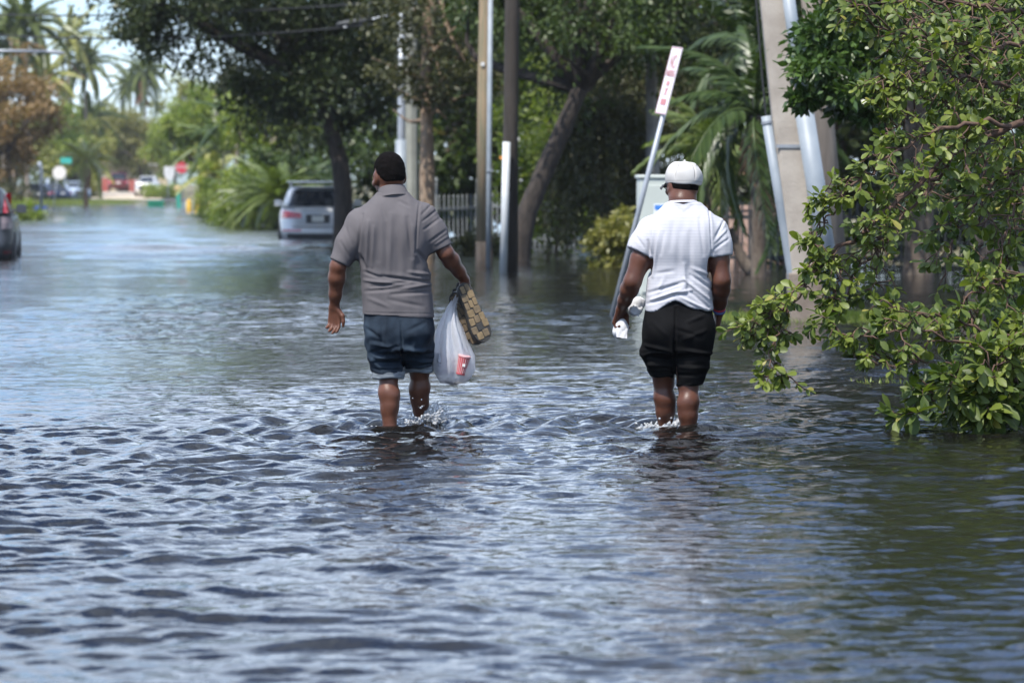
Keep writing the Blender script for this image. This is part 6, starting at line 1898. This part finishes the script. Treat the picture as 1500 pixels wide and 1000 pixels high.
bs = cloth_obj("black_shorts", vx, BLACKC, man2, f_b, M2, [(0.0055, 20, 20, 26, 12, 0.2, 0.66), (0.0030, 18, 18, 75, 29, 0.2, 0.50)])
# wrist bands
for z_, m_ in ((0.012, mat("red_band", (0.55, 0.03, 0.05), rough=0.6)), (-0.004, mat("blue_band", (0.05, 0.07, 0.20), rough=0.6))):
    c_ = wrR + np.array([0, -0.02, z_ + 0.01])
    d_ = (wrR - elR); d_ /= np.linalg.norm(d_)
    MB().tube([c_ - d_ * 0.006, c_ - d_ * 0.003, c_ + d_ * 0.003, c_ + d_ * 0.006], [0.035, 0.0375, 0.0375, 0.035], 24).build("wristband", m_, man2, smooth=True)
# paper-wrapped things in his hand
def crumpled(name, label, cat, loc, size, seed, m, pinch=0.0, rot=(0, 0, 0)):
    rng = np.random.default_rng(seed)
    vx = Vox((-0.13,) * 3, (0.13,) * 3, 0.004)
    vx.ell((0, 0, 0), size, 0)
    P, F = vx.mesh()
    P = relax(P, F, 2)
    pl = unit(rng.normal(size=(26, 3)))
    for q in pl:                                  # faceted folds: press flat planes into it
        o_ = (np.abs(q) * np.array(size)).sum() * rng.uniform(0.62, 0.90)
        h = np.maximum(P @ q - o_, 0)
        P = P - q[None, :] * (h * 0.9)[:, None]
    N = vert_normals(P, F)
    P = ripple(P, N, 0.003, 45, 45, 45, seed + 1)
    if pinch:
        f = np.clip(P[:, 2] / size[2], 0, 1)
        P[:, :2] *= (1 - pinch * f)[:, None]
    root = thing(name, label, cat, loc)
    root.rotation_euler = rot
    obj("wrapping", mesh_np("wrapping", P, [F], True), m, root)
    # loose flap
    rows = [[Vector((size[0] * (-0.7 + 1.4 * j / 6), -size[1] * 0.85 - 0.006 * i + 0.004 * math.sin(j * 2 + i), size[2] * (0.2 - 0.9 * i / 4))) for j in range(7)] for i in range(5)]
    MB().patch(rows).build("flap", m, root, smooth=True)
    return root
PAPER = mat("white_napkin_paper", (0.50, 0.50, 0.52), (0.56, 0.56, 0.57), rough=0.8, scale=20, bump=0.3, bscale=60, bdist=0.004)
w2 = lambda u, v, y: np.array(man2.location) + M2(u, v, y)
crumpled("wrapped_food", "white paper wrapped bundle hanging from the capped man's hand", "bundle", w2(910, 483, 0.16), (0.046, 0.046, 0.062), 41, PAPER, 0.25, (0.1, 0.15, 0.2))
crumpled("crumpled_napkin", "crumpled white paper held between the hand and white shirt", "paper", w2(934, 449, 0.17), (0.042, 0.030, 0.066), 55, PAPER, -0.15, (0.2, 0.55, 0.3))

# ---- splashing water round the legs
m_spl = bpy.data.materials.new("splashing_water")
m_spl.use_nodes = True
p = m_spl.node_tree.nodes["Principled BSDF"]
p.inputs['Base Color'].default_value = (0.92, 0.94, 0.97, 1)
p.inputs['Roughness'].default_value = 0.12
p.inputs['IOR'].default_value = 1.33
p.inputs['Transmission Weight'].default_value = 0.72
def splash(label, c, R, H, n, seed, drops=60, lean_=(0, 0)):
    rng = np.random.default_rng(seed)
    c = np.array(c)
    vx = Vox((-R * 1.7, -R * 1.7, -0.03), (R * 1.7, R * 1.7, H * 1.35), 0.0036)
    for k in range(n):
        a = rng.uniform(0, 2 * math.pi)
        r0 = R * rng.uniform(0.35, 0.75)
        hh = H * rng.uniform(0.35, 1.0) * (0.65 + 0.35 * math.cos(a - 0.4))
        out = R * rng.uniform(0.2, 0.8)
        pts, rr = [], []
        for t in np.linspace(0, 1, 6):
            rad = r0 + out * t
            pts.append(np.array([math.cos(a) * rad + lean_[0] * t, math.sin(a) * rad + lean_[1] * t, -0.01 + hh * (1.9 * t - 1.0 * t * t)]) + rng.normal(size=3) * 0.005)
            rr.append(0.0085 * (1 - 0.6 * t) * rng.uniform(0.5, 1.3))
        vx.chain(pts, rr, 0.007)
    for k in range(drops):
        a = rng.uniform(0, 2 * math.pi)
        rad = R * rng.uniform(0.5, 1.5)
        vx.ell((math.cos(a) * rad, math.sin(a) * rad, H * rng.random() ** 1.6 * 1.15), np.full(3, rng.uniform(0.003, 0.0065)), 0.003)
    P, F = vx.mesh()
    P = ripple(P, vert_normals(P, F), 0.0025, 90, 90, 90, seed)
    o = obj("water_splash", mesh_np("water_splash", P, [F], True), m_spl)
    o.location = c
    tag(o, label, "splash", kind="stuff")
ml = np.array(man1.location)
splash("tall splash thrown up round the right foot of the grey shirted man", (ml[0] + (617 - U1) * KP, 22.18, 0.0), 0.135, 0.19, 190, 301, 50)
splash("low splash round the left ankle of the grey shirted man", (ml[0] + (571 - U1) * KP, 22.03, -0.01), 0.075, 0.035, 26, 302, 24)
m2l = np.array(man2.location)
splash("small splash at the left leg of the capped man", (m2l[0] + (968 - U2) * KP, 22.08, 0.0), 0.12, 0.10, 110, 303, 25)
splash("low ripple of spray round the right leg of the capped man", (m2l[0] + (1008 - U2) * KP, 21.99, -0.012), 0.08, 0.03, 24, 304, 20)
# ------------------------------------------------------------------ the leafy boughs hanging in from the right
rng = np.random.default_rng(515)
LM_NEAR = leaf_mat("glossy_green_leaf", (0.040, 0.070, 0.012), (0.150, 0.185, 0.032), (0.25, 0.23, 0.06), rough=0.46, trans=0.34, spec=0.35)
M_TWIG = mat("red_brown_twig_bark", (0.055, 0.030, 0.020), (0.11, 0.062, 0.042), rough=0.85, scale=30, bump=0.4, bscale=90, bdist=0.004)
TB = (4.55, 23.6, -0.15)
bough = thing("leafy_tree", "glossy leaved tree with boughs hanging into the flood at the right", "tree", TB)
tb = np.array(TB)

def leaf_mesh(shape):
    """Spoon-shaped leaf of unit length along +Y, facing +Z, folded at the midrib and curling at its tip."""
    t = np.array([0.0, 0.14, 0.42, 0.72, 0.93, 1.0])
    w = {0: np.array([0.02, 0.06, 0.20, 0.27, 0.18, 0.04]), 1: np.array([0.02, 0.06, 0.21, 0.22, 0.10, 0.01]), 2: np.array([0.015, 0.06, 0.145, 0.155, 0.07, 0.006])}[shape]
    z = -0.16 * t ** 2
    V = []
    for i in range(6):
        V += [(-w[i], t[i], z[i] + w[i] * 0.28), (0, t[i], z[i]), (w[i], t[i], z[i] + w[i] * 0.28)]
    F = []
    for i in range(5):
        a = i * 3
        F += [(a, a + 1, a + 4, a + 3), (a + 1, a + 2, a + 5, a + 4)]
    return np.array(V), np.array(F)
LV = [leaf_mesh(s) for s in (0, 1, 2)]

leaf_T = []      # (matrix 3x3, position, shape, tint)
def add_leaf(pos, d, up, size, shape, tint):
    y = d / np.linalg.norm(d)
    x = np.cross(y, up); x /= max(np.linalg.norm(x), 1e-6)
    z = np.cross(x, y)
    leaf_T.append((np.stack([x, y, z], 1) * size, pos, shape, tint))

def whorl(pos, d, n, size, shape, tint0):
    d = d / np.linalg.norm(d)
    a = np.cross(d, np.array([0.3, 0.2, 1.0])); a /= np.linalg.norm(a)
    b_ = np.cross(d, a)
    ph = rng.uniform(0, 6.28)
    for k in range(n):
        th = ph + k * 2.4
        sp = rng.uniform(0.55, 1.15)
        dr = d * (1.1 - 0.5 * sp) + (a * math.cos(th) + b_ * math.sin(th)) * sp + np.array([0, 0, -0.05])
        upv = np.array([-0.25, -0.45, 1.0]) + rng.normal(size=3) * 0.45
        p_ = pos - d * size * 0.35 * (k / n)
        add_leaf(p_, dr, upv, size * rng.uniform(0.5, 1.25), shape if rng.random() < 0.7 else 1, 0.97 if rng.random() < 0.025 else np.clip(tint0 + rng.normal() * 0.2, 0, 0.9))

twigs = MB()
def limb_path(px):
    return [np.array(at(u, v, Y)) - tb for u, v, Y in px]
def grow(px, r0, r1, every, tl, leaf, shape=0, n=(4, 8), bias=(-0.3, -0.2, -0.25), skip=0.0, second=True, taint=0.5, mid=True):
    P = np.array(smooth_path(limb_path(px), 26))
    P[2:-1] += rng.normal(size=(23, 3)) * 0.012
    R = np.linspace(r0, r1, 26)
    twigs.tube(P, list(R), 7)
    seg = np.linalg.norm(np.diff(P, axis=0), axis=1)
    s = np.concatenate([[0], np.cumsum(seg)])
    pos = s[-1] * skip
    while pos < s[-1]:
        c = np.array([np.interp(pos, s, P[:, k]) for k in range(3)])
        i = min(int(np.searchsorted(s, pos)), 25)
        t = P[i] - P[max(i - 1, 0)]
        t = t / max(np.linalg.norm(t), 1e-6)
        d = unit(t * 0.6 + rng.normal(size=3) * np.array([0.75, 0.65, 0.8]) + np.array(bias))
        L = tl * rng.uniform(0.4, 1.2)
        e = c + d * L + np.array([0, 0, -0.12 * L * L])
        m = (c + e) / 2 + rng.normal(size=3) * 0.02 + np.array([0, 0, 0.03])
        q = smooth_path([c, m, e], 5)
        twigs.tube(q, [0.0055, 0.005, 0.0042, 0.0034, 0.0026], 5)
        t0 = np.clip(taint + rng.normal() * 0.2, 0, 0.95)
        whorl(e, e - m, rng.integers(n[0], n[1]), leaf * rng.uniform(0.8, 1.15), shape, t0)
        if mid and rng.random() < 0.6:
            whorl(np.array(q[2]), d + rng.normal(size=3) * 0.6, rng.integers(3, 5), leaf * 0.85, shape, t0)
        if second:
            for _ in range(rng.integers(1, 3)):
                d2 = unit(d + rng.normal(size=3) * 0.8 + np.array([0, 0, -0.15]))
                e2 = np.array(q[3]) + d2 * L * rng.uniform(0.35, 0.75)
                twigs.tube([q[3], (np.array(q[3]) + e2) / 2 + rng.normal(size=3) * 0.01, e2], [0.0042, 0.0034, 0.0024], 4)
                whorl(e2, d2, rng.integers(n[0], n[1]), leaf * rng.uniform(0.75, 1.1), shape, t0)
        pos += every * rng.uniform(0.6, 1.4)
    whorl(P[-1], P[-1] - P[-3], 7, leaf, shape, taint)

# trunk and main boughs stand out of view to the right
fk = np.array([-0.35, -0.2, 2.1])
trk = MB().tube(smooth_path([(0, 0, -0.4), (-0.05, 0, 0.8), (-0.2, -0.1, 1.5), fk], 10), list(np.linspace(0.17, 0.12, 10)), 14)
for px in ((1500, 178, 22.3), (1510, 60, 22.5), (1520, 130, 22.8), (1520, 390, 22.4), (1520, 250, 23.2), (1510, -20, 22.8)):
    e = np.array(at(*px)) - tb
    trk.tube(smooth_path([fk * 0.9, (fk + e) / 2 + np.array([0, 0, 0.1]), e], 8), list(np.linspace(0.07, 0.022, 8)), 8)
trk.build("trunk", M_BARK, bough, smooth=True)

LS = 0.073
grow([(1500, 178, 22.3), (1440, 200, 22.2), (1380, 238, 22.0), (1310, 300, 21.9), (1255, 345, 21.8), (1205, 392, 21.7), (1160, 440, 21.6), (1122, 468, 21.5)], 0.022, 0.006, 0.056, 0.20, LS, bias=(-0.2, -0.3, -0.1), taint=0.6)
grow([(1395, 228, 22.0), (1375, 262, 22.1), (1345, 290, 22.1), (1300, 345, 22.0), (1255, 400, 21.9), (1232, 450, 21.8)], 0.012, 0.004, 0.066, 0.19, LS, skip=0.25, taint=0.55)
grow([(1480, 185, 22.2), (1400, 182, 22.0), (1340, 207, 21.9), (1280, 245, 21.8), (1225, 292, 21.7), (1195, 320, 21.7)], 0.015, 0.004, 0.058, 0.17, LS, skip=0.2, taint=0.65)
grow([(1225, 300, 21.7), (1200, 340, 21.7), (1195, 390, 21.7)], 0.006, 0.003, 0.08, 0.13, LS * 0.9, taint=0.6)
grow([(1165, 440, 21.6), (1140, 480, 21.5), (1135, 520, 21.5), (1140, 560, 21.5)], 0.006, 0.003, 0.065, 0.13, LS * 0.95, taint=0.6)
grow([(1150, 452, 21.6), (1112, 478, 21.5), (1100, 490, 21.5)], 0.005, 0.003, 0.07, 0.10, LS * 0.85, taint=0.6)
grow([(1230, 380, 21.8), (1225, 430, 21.7), (1215, 470, 21.7)], 0.006, 0.003, 0.08, 0.13, LS * 0.9, taint=0.55)
grow([(1290, 330, 21.9), (1285, 380, 21.9), (1275, 430, 21.8)], 0.007, 0.003, 0.10, 0.15, LS * 0.95, taint=0.5)
# upper boughs
grow([(1510, 60, 22.5), (1450, 70, 22.3), (1380, 62, 22.2), (1310, 45, 22.1), (1262, 30, 22.0)], 0.014, 0.004, 0.056, 0.20, LS * 0.9, taint=0.5)
grow([(1510, 20, 22.6), (1440, 10, 22.4), (1360, 0, 22.3), (1280, 5, 22.2), (1240, 10, 22.1)], 0.014, 0.004, 0.056, 0.20, LS * 0.9, taint=0.5)
grow([(1520, 130, 22.8), (1440, 120, 22.5), (1390, 105, 22.3), (1330, 110, 22.1), (1290, 130, 22.0)], 0.013, 0.004, 0.056, 0.20, LS * 0.9, taint=0.45)
grow([(1400, 110, 22.4), (1380, 140, 22.3), (1390, 160, 22.3), (1405, 180, 22.3)], 0.007, 0.003, 0.12, 0.18, LS * 0.9, taint=0.4)
grow([(1330, 112, 22.2), (1300, 125, 22.1), (1275, 135, 22.0)], 0.006, 0.003, 0.07, 0.12, LS * 0.9, taint=0.6)
grow([(1520, 95, 23.0), (1460, 110, 23.1), (1400, 60, 23.0), (1340, 70, 23.1)], 0.012, 0.004, 0.056, 0.24, LS, taint=0.3)
grow([(1520, 170, 23.2), (1470, 150, 23.2), (1420, 130, 23.2), (1380, 90, 23.3)], 0.012, 0.004, 0.056, 0.24, LS, taint=0.3)
grow([(1520, 60, 23.6), (1450, 30, 23.6), (1370, 30, 23.6), (1300, 20, 23.5)], 0.012, 0.004, 0.056, 0.26, LS, taint=0.3)
grow([(1340, 160, 22.0), (1310, 190, 22.0), (1290, 175, 22.0)], 0.005, 0.003, 0.09, 0.12, LS * 0.9, taint=0.55)
# right side, middle heights
grow([(1520, 250, 23.2), (1470, 260, 22.9), (1430, 300, 22.7), (1400, 345, 22.5), (1390, 380, 22.4)], 0.013, 0.004, 0.06, 0.20, LS, taint=0.45)
grow([(1530, 220, 22.9), (1500, 270, 22.7), (1480, 320, 22.5), (1460, 370, 22.4)], 0.012, 0.004, 0.056, 0.20, LS, taint=0.45)
grow([(1520, 390, 22.4), (1485, 408, 22.3), (1445, 418, 22.2), (1420, 436, 22.1), (1400, 455, 22.1)], 0.011, 0.004, 0.058, 0.17, LS, taint=0.55)
grow([(1530, 330, 22.9), (1495, 345, 22.8), (1470, 390, 22.7), (1450, 440, 22.6)], 0.010, 0.004, 0.09, 0.19, LS, taint=0.4)
grow([(1540, 200, 23.8), (1500, 230, 23.8), (1460, 250, 23.8), (1430, 270, 23.8)], 0.012, 0.004, 0.08, 0.24, LS, taint=0.3)
# low boughs trailing into the water; darker tints carry the shade from above
grow([(1540, 470, 22.3), (1470, 490, 22.0), (1400, 470, 21.9), (1350, 458, 21.8), (1300, 452, 21.7)], 0.011, 0.004, 0.075, 0.16, LS * 1.05, shape=1, taint=0.5)
grow([(1540, 510, 22.2), (1480, 520, 21.9), (1400, 500, 21.7), (1340, 486, 21.6), (1270, 490, 21.5), (1230, 492, 21.5)], 0.011, 0.003, 0.075, 0.15, LS * 1.05, shape=1, taint=0.45, skip=0.1)
grow([(1360, 530, 21.7), (1310, 525, 21.6), (1270, 540, 21.5)], 0.006, 0.003, 0.07, 0.13, LS * 0.95, shape=1, taint=0.4)
grow([(1540, 540, 22.1), (1470, 545, 21.8), (1410, 560, 21.7), (1370, 585, 21.6), (1335, 610, 21.6)], 0.012, 0.004, 0.055, 0.15, LS * 1.65, shape=2, taint=0.25, bias=(-0.4, -0.4, 0.0))
grow([(1550, 580, 22.1), (1490, 575, 21.8), (1430, 590, 21.7), (1390, 612, 21.7)], 0.012, 0.004, 0.055, 0.15, LS * 1.65, shape=2, taint=0.22, bias=(-0.4, -0.4, 0.0))
grow([(1550, 600, 22.2), (1500, 605, 21.9), (1455, 610, 21.8), (1420, 618, 21.75)], 0.012, 0.004, 0.05, 0.14, LS * 1.65, shape=2, taint=0.22, bias=(-0.3, -0.4, 0.05))
grow([(1545, 440, 22.8), (1500, 480, 22.6), (1450, 520, 22.4), (1400, 540, 22.3), (1370, 560, 22.2)], 0.012, 0.004, 0.055, 0.18, LS * 1.4, shape=1, taint=0.2)
grow([(1545, 520, 23.0), (1500, 540, 22.9), (1450, 560, 22.8), (1400, 585, 22.7)], 0.012, 0.004, 0.05, 0.18, LS * 1.5, shape=2, taint=0.15)
grow([(1560, 480, 22.0), (1510, 500, 21.8), (1470, 520, 21.7), (1440, 560, 21.6)], 0.010, 0.004, 0.06, 0.15, LS * 1.35, shape=1, taint=0.45)
for px in ([(1540, 30, 24.4), (1460, 60, 24.4), (1400, 110, 24.3), (1370, 160, 24.2)], [(1540, 120, 24.6), (1480, 180, 24.5), (1440, 240, 24.4), (1410, 300, 24.3)],
           [(1540, 260, 24.5), (1500, 310, 24.4), (1470, 370, 24.3), (1455, 430, 24.2)], [(1550, 420, 24.0), (1500, 470, 23.9), (1450, 500, 23.8), (1410, 540, 23.7)], [(1545, 540, 23.4), (1490, 570, 23.3), (1440, 590, 23.2), (1400, 600, 23.1)],
           [(1540, -10, 24.8), (1450, 0, 24.8), (1370, 10, 24.7), (1310, 60, 24.6)], [(1530, 200, 24.0), (1470, 215, 24.0), (1400, 250, 23.9), (1350, 290, 23.8)]):
    grow(px, 0.009, 0.003, 0.055, 0.28, LS * 1.3, shape=1, taint=0.15)  # inner layer, its deep shade put into a darker leaf tint
twigs.build("branch", M_TWIG, bough, smooth=True)

# 300 leaves that show largest are parts of their own, the rest one mass of leaves
mats_, poss, shp, tnt = zip(*leaf_T)
mats_, poss, shp, tnt = np.array(mats_), np.array(poss), np.array(shp), np.array(tnt)
poss[:, 2] = np.maximum(poss[:, 2], 0.02 - TB[2])
wp = poss + tb
u = 750 + wp[:, 0] / wp[:, 1] * FPX
v = 270 - (wp[:, 2] - CAMH) / wp[:, 1] * FPX
size = np.linalg.norm(mats_[:, :, 1], axis=1) * 2
facing = np.abs(mats_[:, 1, 2]) / np.maximum(np.linalg.norm(mats_[:, :, 2], axis=1), 1e-6)
score = size * (0.35 + facing) / wp[:, 1] ** 3 * ((u > 5) & (u < 1490) & (v > 5) & (v < 640))
order = np.argsort(-score)
single, rest = order[:300], order[300:]
base_me = {}
for i in single:
    b_ = int(tnt[i] * 4)
    key = (int(shp[i]), b_)
    if key not in base_me:
        V_, F_ = LV[key[0]]
        base_me[key] = mesh_np("leaf", V_, [F_], True, {"tint": np.full(len(V_), b_ / 4 + 0.1)})
    o = obj("leaf", base_me[key], LM_NEAR, bough)
    m4 = Matrix([list(mats_[i][r]) + [poss[i][r]] for r in range(3)] + [[0, 0, 0, 1]])
    o.matrix_local = m4
Vs, Fs, Ts, off = [], [], [], 0
for s_ in (0, 1, 2):
    ii = rest[shp[rest] == s_]
    if not len(ii): continue
    V_, F_ = LV[s_]
    W = np.einsum('nij,kj->nki', mats_[ii], V_) + poss[ii][:, None, :]
    Vs.append(W.reshape(-1, 3))
    Fs.append((F_[None] + (np.arange(len(ii)) * len(V_))[:, None, None]).reshape(-1, 4) + off)
    Ts.append(np.repeat(tnt[ii], len(V_)))
    off += len(ii) * len(V_)
o = obj("leaves", mesh_np("leaves", np.concatenate(Vs), [np.concatenate(Fs)], True, {"tint": np.concatenate(Ts)}), LM_NEAR, bough)
o["kind"] = "stuff"
print("near leaves", len(leaf_T))

# --- second, darker tree whose clump crosses the concrete pole
b = foot(1420, 33)
LM_FIG = leaf_mat("dark_glossy_leaf", (0.028, 0.058, 0.014), (0.075, 0.13, 0.028), (0.13, 0.16, 0.04), rough=0.35, trans=0.25, spec=0.5)
tree("dark_leaved_tree", "dark green leafy clump crossing the top of the leaning concrete pole", b,
     [(0, 0, -0.4), (0.15, 0.2, 1.2), (0.1, 0.2, 2.4), rel(1400, 20, 33, b)], 0.12,
     rel(1400, 10, 33.3, b), (0.75, 0.8, 0.55), 5200, 0.085, LM_FIG, M_DARKBARK, 401, clumps=50, clump_r=0.24, hollow=0.1,
     extra=[(rel(1215, 95, 33, b), (0.36, 0.5, 0.44), 5200), (rel(1265, 150, 33.2, b), (0.30, 0.4, 0.22), 2200), (rel(1280, 30, 33.2, b), (0.45, 0.5, 0.35), 3600), (rel(1420, -90, 33.5, b), (1.6, 1.2, 0.7), 5000)])

# ------------------------------------------------------------------ damp summer air
hz_ = MB().box((-10, 200, 14.0), (420, 520, 31.0)).build("haze", None)
m_hz = bpy.data.materials.new("damp_air")
m_hz.use_nodes = True
n, l = m_hz.node_tree.nodes, m_hz.node_tree.links
n.remove(n["Principled BSDF"])
pv = n.new("ShaderNodeVolumePrincipled")
pv.inputs['Color'].default_value = (0.88, 0.93, 1.0, 1)
pv.inputs['Density'].default_value = 0.00012
pv.inputs['Anisotropy'].default_value = 0.2
l.new(pv.outputs['Volume'], n["Material Output"].inputs['Volume'])
hz_.data.materials.append(m_hz)
tag(hz_, "thin damp haze filling the air along the flooded street", "haze", kind="stuff")
